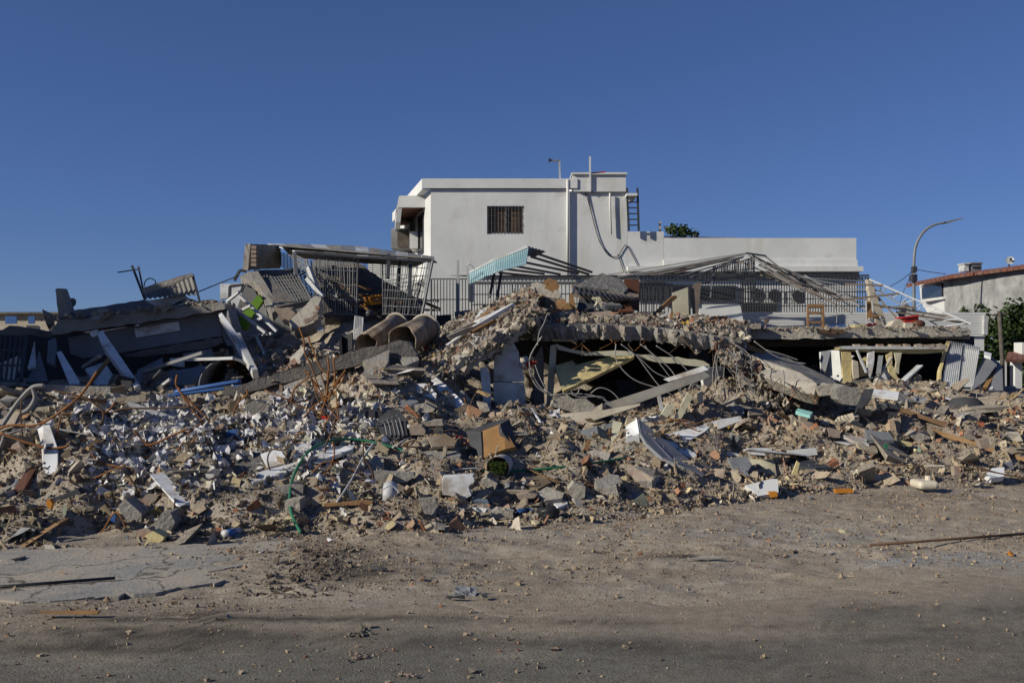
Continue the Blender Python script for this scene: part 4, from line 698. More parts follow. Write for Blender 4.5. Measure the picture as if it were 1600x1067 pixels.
# street lamp with signal box
lp = thing('street_lamp', 'tall curved grey street lamp with a signal box on its pole', 'street lamp', P(1428, 660, 36))
pts = [P(1428,660,36), P(1428,440,36)] + [W3(R6,x,y,36) for x, y in ((911,400),(912,330),(915,270),(925,215),(945,170),(975,128),(1015,98),(1060,80),(1105,72))]
MB().tube(pts, .055, 8, 3, r2=.04).build('pole', metalg, lp, True); plate('head', None, None, R6, [(1095,70),(1145,57),(1215,42),(1222,47),(1150,68),(1105,78)], 36, .25, metalg, parent=lp)
sbx = front(MB(), 1425, 429, 1433, 440, 35.85, 36.1).build('signal_box', metald, lp); stick('collar', P(1425,421,36), P(1431.5,421,36), .2, metald, lp)
for y in (431.5, 436.5): 
    c0 = P(1430, y, 35.84); MB().tube([c0, c0+Vector((0,-.05,0))], .07, 10).build('signal_lens', glass, sbx)
for pts, lb in (([(1427,423),(1408,438),(1390,448)], 'thin wire running left from the lamp pole down to the railings'), ([(1430,421),(1460,426),(1478,428)], 'thin wire running right from the lamp pole to the tiled roof'), ([(1426,424),(1412,455),(1404,482)], 'thin wire dropping steeply beside the lamp pole')):
    rod('wire', lb, 'wire', R0, [(x, y, 36) for x, y in pts], .012, black)
# stained house at the far right
rh = thing('stained_house', 'grey stained concrete house with red tiled roof edge at far right', 'house', P(1540, 648, 40))
plate('wall', None, None, R6, [(1097,418),(1720,326),(1720,760),(1108,760)], [40,33.5,33.5,40], .3, stained, parent=rh)
plate('end_wall', None, None, R6, [(945,455),(1097,420),(1108,760),(1000,640),(955,565)], [44,40.05,40.05,43,44], .2, whitep, parent=rh)
plate('window', None, None, R6, [(960,478),(1085,450),(1085,540),(962,556)], [43.1,40.1,40.1,43.1], .1, glass, parent=rh); plate('sill', None, None, R6, [(955,552),(1092,535),(1092,550),(958,570)], [43.0,39.9,39.9,43.0], .15, whitep, parent=rh)
plate('lintel', None, None, R6, [(950,458),(1090,425),(1090,440),(950,475)], [43.0,39.9,39.9,43.0], .15, whitep, parent=rh)
for i in range(26):
    t = i/26; t2 = (i+.92)/26
    def rf(t): return (865+(1150-865)*t/.42, 458+(398-458)*t/.42) if t < .42 else (1150+(1720-1150)*(t-.42)/.58, 398+(322-398)*(t-.42)/.58)
    (x0,y0),(x1,y1) = rf(t), rf(t2); ya = 42.5-9.3*t; yb = 42.5-9.3*t2
    plate('roof_tile', None, None, R6, [(x0,y0-5),(x1,y1-5),(x1,y1+6),(x0,y0+6)], [ya+.9,yb+.9,yb-.3,ya-.3], .1, terracotta, parent=rh)
for nm, lb, x0, x1, y0, y1, m in (('roof_tank', 'small white tank on the red tiled roof, left of the roof unit', 1227,1255,332,374,metalw), ('air_conditioner', 'dark grilled air conditioner on the red tiled roof', 1272,1335,328,374,metalg)):
    t = thing(nm, lb, 'tank' if 'tank' in nm else 'air conditioner', W3(R6, (x0+x1)/2, y1, 38.5)); p_, q_ = W3(R6,x0,y1,38.5), W3(R6,x1,y0,38.5); MB().span(p_.x,q_.x,38.5,39,p_.z,q_.z).build('casing', m, t); MB().span(p_.x-.03,q_.x+.03,38.45,39.05,q_.z,q_.z+.05).build('lid', m, t)
    if 'tank' not in nm:
        for k in range(5): MB().span(p_.x+(q_.x-p_.x)*(.1+.17*k), p_.x+(q_.x-p_.x)*(.2+.17*k), 38.46, 38.5, p_.z+.1, q_.z-.1).build('vent_slot', metald, t)
def dish(label, R, x, y, Y, r, m, foot):
    t = thing('satellite_dish', label, 'satellite dish', W3(R, *foot, Y)); c0 = W3(R, x, y, Y); ax = Vector((-.25,-1,.35)).normalized(); u = ax.orthogonal().normalized(); v = ax.cross(u); mb = MB(); vs = []; n = 16
    for k, (rr, dd) in enumerate(((.02,.0),(.5,.07),(.85,.18),(1,.26))): vs += [c0 + (u*math.cos(2*math.pi*i/n)+v*math.sin(2*math.pi*i/n))*r*rr + ax*r*dd for i in range(n)]
    fs = [(k*n+i, k*n+(i+1)%n, (k+1)*n+(i+1)%n, (k+1)*n+i) for k in range(3) for i in range(n)]; mb.add(vs+[p-ax*.02 for p in vs], fs+[tuple(j+4*n for j in reversed(f)) for f in fs]); mb.build('reflector', m, t, True)
    stick('arm', c0+v*r*.8, c0+ax*r*.9, .03, metald, t); stick('receiver', c0+ax*r*.85, c0+ax*r*1.05, .08, metald, t); stick('stand', W3(R,*foot,Y), c0, .04, metald, t); return t
dish('pale satellite dish on the red tiled roof at the right edge', R6, 1512, 310, 36, .15, metalw, (1505,345))
# neighbour house just outside the left of the view: it throws the shade over the left ruin
nb = thing('neighbour_house', 'tall plain house beyond the left edge whose shade covers the left ruin', 'house', (-22, 20, 0)); MB().span(-28,-16.5,11.2,27,0,7.9).build('wall', whitep, nb); MB().span(-28.2,-16.3,11.0,27.2,7.91,8.2).build('roof', concrete_light, nb)
# low beige building and blue tarps at far left
fb = thing('beige_building', 'low beige building seen behind the left ruin with blue tarps hung on it', 'building', P(40, 648, 36)); front(MB(), -160, 490, 100, 650, 36, 42).build('wall', beige, fb); front(MB(), -162, 487.5, 102, 490.4, 35.8, 42.2).build('roof_edge', concrete_dark, fb)
for x0, x1, lb in ((8, 26, 'wide blue tarp hung on the beige building, farther left'), (44, 54, 'narrow blue tarp hung on the beige building, nearer the ruin')):
    front(MB(), x0, 494, x1, 506, 35.7, 35.74).build('blue_tarp', bluem, label=lb, cat='tarp')
# gate house, utility pole, trees at the right edge
gh = thing('gate_house', 'small tiled porch with white pillars at the right edge', 'porch', P(1590, 648, 30))
for i, (x0, x1) in enumerate(((1562,1573),(1586,1597))): front(MB(), x0, 564, x1, 645, 30, 30.3).build('pillar', whitep, gh)
for k in range(5): plate('roof_tile', None, None, R6, [(1500+k*30,878),(1528+k*30,878),(1520+k*36,926),(1486+k*36,926)], [31,31,29.6,29.6], .08, terracotta, parent=gh)
plate('roof_edge', None, None, R6, [(1486,927),(1690,927),(1690,938),(1500,938)], 29.7, .1, whitep, parent=gh); front(MB(), 1574, 610, 1640, 645, 29.9, 30.2).build('brick_base', brickm, gh); front(MB(), 1597, 535, 1640, 563, 30.5, 31).build('upper_wall', whitep, gh)
gt = thing('entrance_gate', 'dark barred gate between the white porch pillars', 'gate', P(1578, 645, 30.4)); grille(gt, P(1573,570,30.4), P(1588,570,30.4), P(1588,640,30.4), P(1573,640,30.4), 6, 4, .03, metald)
up = thing('utility_pole', 'dark weathered utility pole in front of the trees at right', 'pole', P(1567, 660, 29)); MB().tube([P(1567,660,29), P(1566,560,29), P(1561,486,29)], .07, 8, r2=.055).build('shaft', barkm, up, True); stick('crossarm', P(1551,493,29), P(1573,489,29), .06, barkm, up)
leafme = bpy.data.meshes.new('leaf'); leafme.from_pydata([(0,0,0),(.1,.22,.02),(0,.5,-.03),(-.1,.22,.02)], [], [(0,1,2,3)])
def tree(label, x, ybase, Y, clumps, nleaf, name='tree', group=None, lw=.5):
    """trunk, limbs and a crown of many small leaf faces gathered in clumps"""
    t = thing(name, label, 'tree', P(x, ybase, Y), group); base = P(x, ybase, Y); tk = MB(); top = P(clumps[0][0], clumps[0][1], Y)
    tk.tube([base, base.lerp(top, .5)+Vector((.1,0,0)), top], .14, 7, 3, r2=.05)
    for cx, cy, r in clumps[1:]: tk.tube([base.lerp(top, random.uniform(.4,.8)), P(cx,cy,Y)+Vector((0,random.uniform(-.5,.5),0))], .05, 5, r2=.015)
    tk.build('trunk', barkm, t, True); V = []; Fc = []
    for cx, cy, r in clumps:
        c0 = P(cx, cy, Y)
        for _ in range(int(nleaf*r*r)):
            d = Vector((random.gauss(0,1), random.gauss(0,1), random.gauss(0,1))).normalized()*r*random.random()**.45*random.uniform(.75,1.15); p = c0+d; s_ = lw*random.uniform(.5,1.1)
            R_ = Euler((random.uniform(-1,1), random.uniform(-1,1), random.uniform(0,6.3))).to_matrix(); k = len(V); V += [p+R_@Vector(v)*s_ for v in ((0,0,0),(.16,.22,.03),(0,.5,-.04),(-.16,.22,.03))]; Fc.append((k,k+1,k+2,k+3))
    mb = MB(); mb.v = V; mb.f = Fc; mb.build('crown', leafm, t); return t
G = 'trees behind the right wall'
tree('dense dark green tree directly right of the utility pole', 1590, 650, 33, [(1590,540,1.0),(1575,515,.8),(1600,510,.9),(1610,560,1.1),(1580,560,.8),(1596,488,.6)], 700, group=G, lw=.45)
tree('darker shrub like tree left of the utility pole behind the wall end', 1545, 650, 32, [(1548,555,.75),(1552,530,.6),(1540,575,.7),(1556,580,.8),(1548,512,.45)], 700, group=G, lw=.4)
tree('feathery low tree at the foot of the utility pole', 1580, 655, 31.5, [(1578,590,.7),(1590,600,.7),(1565,600,.6)], 600, group=G, lw=.4)
tree('yellow green sapling in front of the stained wall', 1533, 600, 33, [(1532,488,.25),(1530,480,.18),(1508,488,.2),(1512,492,.18)], 700, name='sapling', lw=.4)
tree('green treetop showing over the white parapet wall', 1065, 640, 40, [(1062,366,.35),(1050,360,.28),(1072,364,.3),(1085,366,.22),(1042,358,.12),(1064,362,.3)], 900, lw=.4)
stick('pipe_stub', hp(1031,362,30.2), hp(1031,346,30.2), .06, beige, label='short cream pipe standing on the step of the parapet wall', cat='pipe')
LAND = [(lb0, *pp(R, sum(x for x, y in q_)/len(q_), sum(y for x, y in q_)/len(q_))) for R, q_, lb0 in ((R8,[(280,480)],'the tall standing white board'),(R8,[(720,780)],'the grey angular block'),(R8,[(855,925)],'the ochre foam lump'),(R8,[(830,715)],'the grooved clay brick'),(R8,[(1285,905)],'the blue banded can'),(R8,[(630,815)],'the blue scrap'),(R8,[(1285,345)],'the blue box'),(R8,[(270,735)],'the orange scrap'),(R8,[(880,230)],'the pale metal channel'),(R8,[(60,620)],'the leaning grey board'),(R8,[(150,190)],'the frayed cable bundle'),(R8,[(520,45)],'the tip of the long tan bar'),(R8,[(640,300)],'the heart of the paper drift'),(R8,[(520,390)],'the left flank of the paper drift'),(R8,[(830,330)],'the right flank of the paper drift'),(R8,[(900,470)],'the yellow paper sheets'),(R8,[(1120,250)],'the pair of rusty hooks'),(R8,[(600,620)],'the pale blocks below the papers'),(R2,[(640,900)],'the fan of rusty bars'),(R2,[(500,720)],'the tallest rusty bar'),
    (R4,[(880,640)],'the fallen cream ceiling sheet'),(R4,[(390,680)],'the cracked white wall'),(R4,[(640,700)],'the timber post'),(R4,[(780,850)],'the rounded lump on rods'),(R4,[(1250,780)],'the long grey beam'),(R4,[(1100,770)],'the crate stack'),(R4,[(1480,660)],'the white metal angle'),(R5,[(820,900)],'the head of the tilted slab'),(R5,[(650,980)],'the corrugated sheet'),
    (S1,[(300,545)],'the left white tile panel'),(S1,[(440,510)],'the right white tile panel'),(S1,[(560,560)],'the long white board'),(S1,[(660,295)],'the red strip'),(S1,[(1460,740)],'the white rendered lump'),(S1,[(1400,130)],'the sliding white board'),(S1,[(1050,330)],'the striped cushion'),(S1,[(1370,430)],'the flat brown carton'),(S1,[(880,590)],'the large round lump'),(S1,[(1060,660)],'the ribbed beam piece'),(S1,[(770,830)],'the brown timber'),(S1,[(425,845)],'the pale plaster block'),(S1,[(1270,850)],'the tilted paving block'),(S1,[(1035,760)],'the white bucket'),(S1,[(120,550)],'the dark earthy boulder'),(S1,[(1230,220)],'the tan flat slab'),
    (S2,[(290,430)],'the ochre fronted cabinet'),(S2,[(1160,440)],'the folded white panel'),(S2,[(1400,500)],'the long twisted sheet'),(S2,[(640,340)],'the bent white strip'),(S2,[(920,370)],'the dented grey sheet'),(S2,[(550,680)],'the brown cardboard'),(S2,[(1000,690)],'the grey paving block'),(S2,[(810,750)],'the pale concrete cube'),(S2,[(1240,660)],'the brick faced block'),(S2,[(310,600)],'the turfed plant tub'),(S2,[(630,870)],'the black rubbish bag'),(S2,[(1540,820)],'the blue bottle'),(S2,[(490,780)],'the red brick slab'),(S2,[(900,600)],'the green hose end'),
    (R7,[(290,830)],'the ribbed plastic panel'),(R7,[(870,570)],'the grey white panel'),(R7,[(500,450)],'the aqua board'),(R7,[(1130,830)],'the cream jerrycan'),(R7,[(700,855)],'the orange plastic bar'),(R7,[(912,655)],'the short green pipe'),(R7,[(1350,480)],'the tan smooth block'),(R7,[(1460,760)],'the white slab scrap'),(R7,[(1080,580)],'the pale tan block'),(R7,[(650,565)],'the red brick lump'),(R7,[(1300,430)],'the black basin'),(R7,[(490,665)],'the flat white board'),(R7,[(500,715)],'the dark bent sheet'),(R7,[(850,470)],'the crushed dark casing'),(R7,[(1400,620)],'the dark red brick'))]
def where(p):
    """how the piece lies to the nearest thing one can find"""
    x = 800+p[0]/p[1]*F; y = HOR-(p[2]-CH)/p[1]*F; lb, a, b = min(LAND, key=lambda l: (l[1]-x)**2+(l[2]-y)**2); dx, dy = x-a, y-b; d = math.hypot(dx, dy); far = 'close ' if d < 28 else '' if d < 60 else 'well '
    h_, v_ = ('right of' if dx > 0 else 'left of'), ('below' if dy > 0 else 'above'); return far + (h_ if abs(dx) > abs(dy)*2 else v_ if abs(dy) > abs(dx)*2 else f"{v_} and {h_}") + ' ' + lb
_where = where
def where(p):
    s_ = _where(p); return s_ if len(s_.split()) <= 10 else s_.replace('well ', '', 1).replace('close ', '', 1)
def rod_at(name, desc, cat, R, pts, r, m, Y=None, group=None, n=5, smooth=6):
    o = rod(name, None, cat, R, pts, r, m, Y, group, None, smooth, n); o['label'] = f'{desc} {where(o.location)}'; return o
# ---------------------------------------------------------------- collapsed house at the left (in the shade)
lr = thing('left_ruin', 'shaded grey ruin at left with tilted roof slab and panelled front wall', 'ruin', W3(R1, 850, 800, 18))
def part(name, R, pts, Y, t, m, parent, rough=0): return plate(name, None, None, R, pts, Y, t, m, parent=parent, rough=rough)
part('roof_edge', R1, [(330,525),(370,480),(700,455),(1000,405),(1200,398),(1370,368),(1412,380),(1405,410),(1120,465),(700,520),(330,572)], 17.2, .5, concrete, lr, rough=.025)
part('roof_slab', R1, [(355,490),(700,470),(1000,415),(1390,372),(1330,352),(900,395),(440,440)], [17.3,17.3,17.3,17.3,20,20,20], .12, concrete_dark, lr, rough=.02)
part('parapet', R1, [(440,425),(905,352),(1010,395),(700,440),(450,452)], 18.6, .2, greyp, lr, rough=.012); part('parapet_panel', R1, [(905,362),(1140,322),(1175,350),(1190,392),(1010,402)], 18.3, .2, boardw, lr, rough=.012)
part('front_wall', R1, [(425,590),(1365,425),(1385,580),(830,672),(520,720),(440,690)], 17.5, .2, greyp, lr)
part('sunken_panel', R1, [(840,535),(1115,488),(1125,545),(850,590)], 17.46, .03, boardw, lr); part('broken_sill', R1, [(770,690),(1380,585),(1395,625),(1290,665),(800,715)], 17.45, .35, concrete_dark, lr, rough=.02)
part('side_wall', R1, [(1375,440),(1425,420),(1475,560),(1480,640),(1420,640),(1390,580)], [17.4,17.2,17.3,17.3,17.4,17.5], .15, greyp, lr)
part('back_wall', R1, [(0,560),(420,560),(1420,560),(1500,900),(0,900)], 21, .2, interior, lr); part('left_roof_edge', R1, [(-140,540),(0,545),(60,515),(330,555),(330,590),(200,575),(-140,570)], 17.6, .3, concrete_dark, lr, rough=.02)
plate('leaning_post', 'rough grey concrete post tilting up from the left roof slab', 'post', R1, [(345,288),(360,280),(385,284),(440,435),(425,455),(368,470)], 17.6, .22, concrete, rough=.008)
dish('small satellite dish standing on the parapet of the left ruin', R1, 450, 375, 19.5, .10, greyp, (448,430))
bt = thing('crossed_bars', 'two dark steel uprights with a cross bar on the left ruin roof', 'frame', W3(R1, 900, 350, 18)); stick('upright', W3(R1,825,140,18), W3(R1,905,350,18), .035, metald, bt); stick('upright', W3(R1,865,145,18.1), W3(R1,893,285,18.1), .025, metald, bt); stick('cross_bar', W3(R1,735,183,18), W3(R1,872,162,18), .02, metald, bt)
cs = thing('lean_to_roof', 'small lean to of dark corrugated sheets on top of the left ruin', 'lean-to', W3(R1, 1060, 345, 18.4))
corrsheet('sheet', R1, (888,283),(1198,193),(1236,318),(900,345), 18.6,18.4,18.0,18.1, 11, .018, corr, cs); part('broken_lip', R1, [(885,280),(1195,188),(1212,205),(1130,235),(1020,280),(950,300),(890,312)], 17.9, .05, concrete, cs, rough=.012); stick('post', W3(R1,1203,195,17.95), W3(R1,1250,372,17.95), .035, metald, cs)
rod('overhead_wire', 'dark wire strung from the lean to up to the cage end', 'wire', R1, [(1240,304),(1360,255),(1480,205),(1500,170),(1535,172)], .011, black, 18.5); rod('wire_loop', 'thin wire loop on the lean to roof', 'wire', R1, [(900,270),(910,235),(940,220),(970,235),(972,255)], .01, black, 18.3)
rod('bent_hose', 'dark curved pipe lying on the white parapet panel of the left ruin', 'pipe', R1, [(1082,392),(1120,372),(1180,355),(1225,368)], .025, black, 17.9)
GB = 'white boards leaning in the left ruin'
def board(lb, R, pts, Y, t=.05, m=None, g=None, name='board', cat='board', rough=0): return plate(name, lb, cat, R, pts, Y, t, m or boardw, group=g, rough=rough)
board('long white column leaning against the left ruin wall, broken at its top', R1, [(605,560),(640,545),(872,880),(840,902),(640,640)], ('y',16.9,15.6), .18, name='leaning_column', cat='column')
plate('column_lump', 'small broken pale lump stuck at the top of the leaning white column', 'lump', R1, [(562,548),(600,540),(608,570),(580,588),(566,575)], 16.8, .1, boardw, rough=.01)
board('narrow white board leaning left of the black box, broken top', R1, [(352,682),(382,672),(498,862),(490,888),(440,890)], ('y',16.8,15.9), .08)
board('wide white panel propped behind the black box', R1, [(530,785),(655,742),(722,850),(705,912),(605,892)], ('y',17,16), .05)
board('white corner panel beside the dark barred door at far left', R1, [(172,780),(215,610),(222,765)], ('y',17,16.4), .05); board('tall grey panel beside the dark barred door', R1, [(160,868),(215,770),(245,670),(300,862)], ('y',16.8,16.2), .06, greyp); board('grey upright board stub under the left roof edge', R1, [(300,610),(345,590),(355,640),(340,765),(292,740)], ('y',17,16.5), .08, greyp)
board('white strip of panel lying inside the left ruin', R1, [(860,790),(1015,715),(1020,755),(890,815),(880,880),(840,880)], ('y',17.2,16.5), .05, greyp); board('large pale panel lying beside the grey half tank', R1, [(1055,800),(1290,765),(1262,880),(1060,885)], ('y',17,16.4), .05, greyp); board('small white panel above the large pale panel', R1, [(1060,720),(1145,712),(1150,775),(1070,765)], 17.1, .05); board('white slat panel under the roof slab of the left ruin', R1, [(1140,690),(1320,660),(1335,715),(1160,735)], 17.2, .05, greyp)
for x0,y0,x1,y1,w,lb,m in ((890,805,1268,685,.05,'long pale pole lying across the left ruin panels',metalg),(520,775,625,705,.05,'short pale bar poking up left of the leaning column',metalg),(895,910,1010,790,.04,'thin dark bar right of the leaning column',metald),(960,930,1065,850,.04,'short white bar under the large pale panel',metalw),(1160,728,1460,718,.045,'level white rail above the grey half tank',metalw),(680,725,460,1000,.05,'tan bent pole standing in front of the black box',woodbrown)):
    stick('loose_bar', W3(R1,x0,y0,16.2), W3(R1,x1,y1,15.5), w, m, label=lb, cat='bar')
wc = thing('white_ribbed_column', 'white ribbed column leaning at the right end of the left ruin', 'column', W3(R1, 1590, 790, 16)); part('shaft', R1, [(1365,440),(1385,433),(1478,560),(1500,560),(1610,790),(1575,800),(1450,580)], ('y',17.1,15.6), .15, boardw, wc)
for k in range(4): stick('rib', W3(R1,1462+k*12,575,16.45-.0), W3(R1,1580+k*9,792,15.55), .02, metalw, wc)
# grey half tank, blue pipe, black box, barred door, hollow brick edge
ht = MB(); c0, c1 = W3(R1,1425,895,15.9), W3(R1,1580,850,17.6); r = .43; n_ = 20; vs = []
for k, (c_, rr) in enumerate(((c0,r*1.1),(c1,r*1.2),(c1,r*1.15),(c0,r*1.05))): vs += [c_+Vector((math.cos(math.pi*i/n_)*rr*1.0, 0, math.sin(math.pi*i/n_)*rr*.95)) for i in range(n_+1)]
m1 = n_+1; fs = [(k%4*m1+i, k%4*m1+i+1, (k+1)%4*m1+i+1, (k+1)%4*m1+i) for k in range(4) for i in range(n_)]; ht.add(vs, fs).build('half_tank', greyp, None, True, 'grey arched half of a tank lying open side down in the left ruin', 'tank')
rod('blue_pipe', 'long blue pipe lying in front of the grey half tank', 'pipe', R1, [(1095,930,15.4),(1300,895,15.3),(1505,862,15.3)], .035, bluem); rod('dark_blue_pipe', 'thin dark blue pipe running below the blue pipe', 'pipe', R1, [(830,985,15.0),(1200,935,15.1),(1600,880,15.2)], .025, bluem)
bb = thing('black_box', 'broken black speaker box between the white boards of the left ruin', 'box', W3(R1, 770, 940, 15.6)); part('cabinet', R1, [(715,860),(735,825),(845,845),(830,940),(780,945),(700,935)], ('x',15.5,15.7), .35, black, bb); part('flap', R1, [(690,880),(720,875),(745,940),(690,945)], 15.45, .02, black, bb); part('recess', R1, [(755,855),(825,862),(815,915),(760,910)], 15.48, .02, charcoal, bb)
bd = thing('barred_door', 'dark steel barred door leaning at the far left edge', 'door', W3(R1, 90, 860, 15.8)); grille(bd, W3(R1,-60,570,16.4), W3(R1,165,580,16.4), W3(R1,130,860,15.8), W3(R1,-90,860,15.8), 7, 3, .03, metald); part('panel', R1, [(0,750),(120,700),(125,790),(80,855),(20,855)], 16.5, .03, boardw, bd)
he = thing('hollow_brick_slab', 'fallen slab edge of hollow clay bricks in front of the left ruin', 'slab', W3(R1, 300, 970, 15.3)); part('slab', R1, [(-120,905),(200,885),(690,900),(685,960),(330,955),(-60,985)], 15.3, .7, concrete, he, rough=.015)
for k in range(5): part('brick', R1, [(65+k*34,890),(95+k*34,888),(96+k*34,940),(66+k*34,944)], 15.22, .1, brickm, he)
for k in range(10): c_ = W3(R1, 73+(k%5)*34, 905+20*(k//5), 15.215); MB().span(c_.x-.05,c_.x+.05,c_.y-.01,c_.y,c_.z-.035,c_.z+.035).build('brick_hole', black, he)
plate('floor_sheet', 'dark flat sheet lying under the blue pipes in front of the left ruin', 'sheet', R1, [(330,960),(760,955),(1090,930),(1120,1000),(700,1020),(340,1010)], ('y',15.6,14.8), .06, concrete_dark, rough=.015)
plate('dark_tyre_lump', 'small dark rubber lump on the flat sheet of the left ruin', 'lump', R1, [(840,965),(880,950),(915,965),(910,988),(860,990)], 15.0, .12, black, rough=.01)
# diagonal broken beam ridge from the left ruin up to the tanks
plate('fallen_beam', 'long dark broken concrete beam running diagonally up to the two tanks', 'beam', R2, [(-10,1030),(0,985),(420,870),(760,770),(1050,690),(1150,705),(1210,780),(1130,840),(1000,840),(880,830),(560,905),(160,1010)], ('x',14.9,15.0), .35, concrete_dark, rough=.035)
for pts, Y, lb, m in (([(870,815),(1040,745),(1025,815),(1000,865),(930,845)],14.6,'grey slab piece hanging at the crest of the fallen beam',concrete),([(880,865),(930,860),(968,920),(945,970),(865,940)],14.3,'pale grey wedge of concrete below the crest',concrete),([(370,970),(490,925),(620,930),(625,1060),(540,1067),(400,1060)],13.9,'large smooth grey slab piece among the rusty bars',concrete),
    ([(790,1000),(880,955),(925,970),(915,1010),(840,1065)],13.7,'tan grey block below the grey wedge',concrete_light),([(1060,960),(1170,955),(1165,1000),(1080,1000)],13.9,'small tan concrete block right of the wedge',concrete_light),([(1080,760),(1200,745),(1220,810),(1130,850),(1095,815)],14.8,'rounded grey lump at the top end of the fallen beam',concrete)):
    plate('concrete_slab_piece', lb, 'concrete', R2, pts, ('y',Y+.35,Y), .22, m, rough=.02)
# green wall and white truss frame left of the cage
plate('green_wall_piece', 'bright green painted triangle of wall behind the white frame', 'wall', R2, [(65,575),(215,400),(245,440),(160,560),(140,625),(80,625)], 19.5, .15, green)
plate('pale_wall_end', 'white wall end standing between the left ruin and the cage', 'wall', R2, [(-25,335),(130,330),(125,380),(65,530),(50,500),(40,420),(-25,430)], 20.2, .15, boardw); plate('grey_wall_fragment', 'grey wall fragment beside the green painted triangle', 'wall', R2, [(130,345),(185,370),(210,410),(90,540),(70,520)], 20.0, .12, greyp)
wf_ = thing('slanted_framework', 'white painted steel frame of slanted bars in front of the green wall', 'frame', W3(R2, 180, 640, 17.5))
for x0,y0,x1,y1 in ((85,395,330,630),(50,475,260,640),(20,445,95,385),(175,575,245,545),(110,500,170,470),(40,470,20,560),(110,660,300,645),(200,660,250,780)): stick('bar', W3(R2,x0,y0,17.8), W3(R2,x1,y1,17.3), .045, metalw, wf_)
df = thing('steel_framework', 'dark rectangular steel frame between the ruin and cage', 'frame', W3(R2, 80, 430, 19)); [stick('bar', W3(R2,*a_,19), W3(R2,*b_,19), .05, metald, df) for a_, b_ in (((38,350),(125,340)),((38,350),(35,430)),((125,340),(105,390)),((65,315),(100,250)),((100,250),(140,258)))]
# ---------------------------------------------------------------- the bent cage
cg = thing('bent_cage', 'big bent cage of grey window bars under a striped sheet roof', 'cage', W3(R2, 750, 530, 21))
sheet_top = [((275,82),(545,88)),((545,88),(820,96)),((820,96),(1075,130)),((1075,130),(1318,165))]; sheet_bot = [((445,128),(640,140)),((640,140),(830,158)),((830,158),(1075,172)),((1075,172),(1322,192))]
for k in range(4):
    (t0,t1),(b0,b1) = sheet_top[k], sheet_bot[k]
    for j in range(3):
        lp_ = lambda a, b, t: (a[0]+(b[0]-a[0])*t, a[1]+(b[1]-a[1])*t)
        part('roof_sheet', R2, [lp_(t0,t1,j/3), lp_(t0,t1,(j+.94)/3), lp_(b0,b1,(j+.94)/3), lp_(b0,b1,j/3)], [23.4,23.4,20.6,20.6], .03, [metalw, corr, metalg][(k*3+j) % 3], cg)
part('roof_fascia', R2, [(440,128),(640,138),(830,158),(1080,172),(1325,190),(1332,205),(1300,200),(1070,186),(820,172),(445,140)], 20.5, .06, metald, cg); part('roof_underside', R2, [(360,100),(1300,180),(1200,230),(420,170)], [20.8,20.8,23,23], .03, corr, cg)
grille(cg, W3(R2,355,140,22.5), W3(R2,545,190,20.6), W3(R2,560,320,20.6), W3(R2,355,225,22.5), 9, 9, .012, metalg); grille(cg, W3(R2,440,150,21.4), W3(R2,520,190,20.7), W3(R2,595,490,20.5), W3(R2,455,300,21.4), 4, 10, .013, metalg, sag=.02)
grille(cg, W3(R2,575,150,20.6), W3(R2,832,165,20.6), W3(R2,832,525,20.6), W3(R2,600,525,20.6), 16, 4, .014, metalg, sag=.03)
grille(cg, W3(R2,1000,175,20.8), W3(R2,1305,190,20.6), W3(R2,1245,530,20.6), W3(R2,988,520,20.8), 18, 7, .012, metalg, sag=.04); grille(cg, W3(R2,830,165,22.5), W3(R2,1030,175,22.5), W3(R2,1030,300,22.5), W3(R2,830,300,22.5), 4, 10, .010, metalg)
grille(cg, W3(R2,190,250,21), W3(R2,440,245,21), W3(R2,545,430,19.4), W3(R2,345,475,19.4), 13, 9, .012, metalg); grille(cg, W3(R2,1000,320,21.5), W3(R2,1250,280,21.4), W3(R2,1180,520,21), W3(R2,1010,500,21), 10, 8, .011, metald, sag=.05)
for x0,y0,x1,y1,Y,w,m in ((530,230,600,420,20.4,.09,metalw),(520,300,620,415,20.3,.08,metalw),(580,280,715,415,20.8,.07,metalg),(680,230,820,310,21.5,.09,metalg),(1165,185,1160,420,20.7,.07,metald),(1030,150,1025,300,20.6,.07,metald),(1305,190,1235,540,20.5,.035,metalg),(440,140,450,280,20.5,.07,metalg),(1100,180,1085,420,21,.06,metald)):
    stick('post', W3(R2,x0,y0,Y), W3(R2,x1,y1,Y-.2), w, m, cg)
part('brick_end_wall', R2, [(165,85),(200,88),(355,92),(352,238),(250,240),(150,250)], ('x',20.6,22.5), .12, concrete, cg, rough=.012)
for k in range(5): part('brick', R2, [(172+k*-1,95+k*27),(202,97+k*27),(200,117+k*27),(168,115+k*27)], 20.5, .2, brickm, cg)
part('sloped_slab', R2, [(98,285),(150,262),(210,255),(260,330),(345,470),(300,520),(265,480),(230,400),(190,330)], ('y',20.6,19.0), .18, concrete, cg, rough=.015); part('slab_top', R2, [(150,258),(430,238),(560,430),(330,480)], [20.9,21.4,19.6,19.1], .12, concrete_dark, cg, rough=.02)
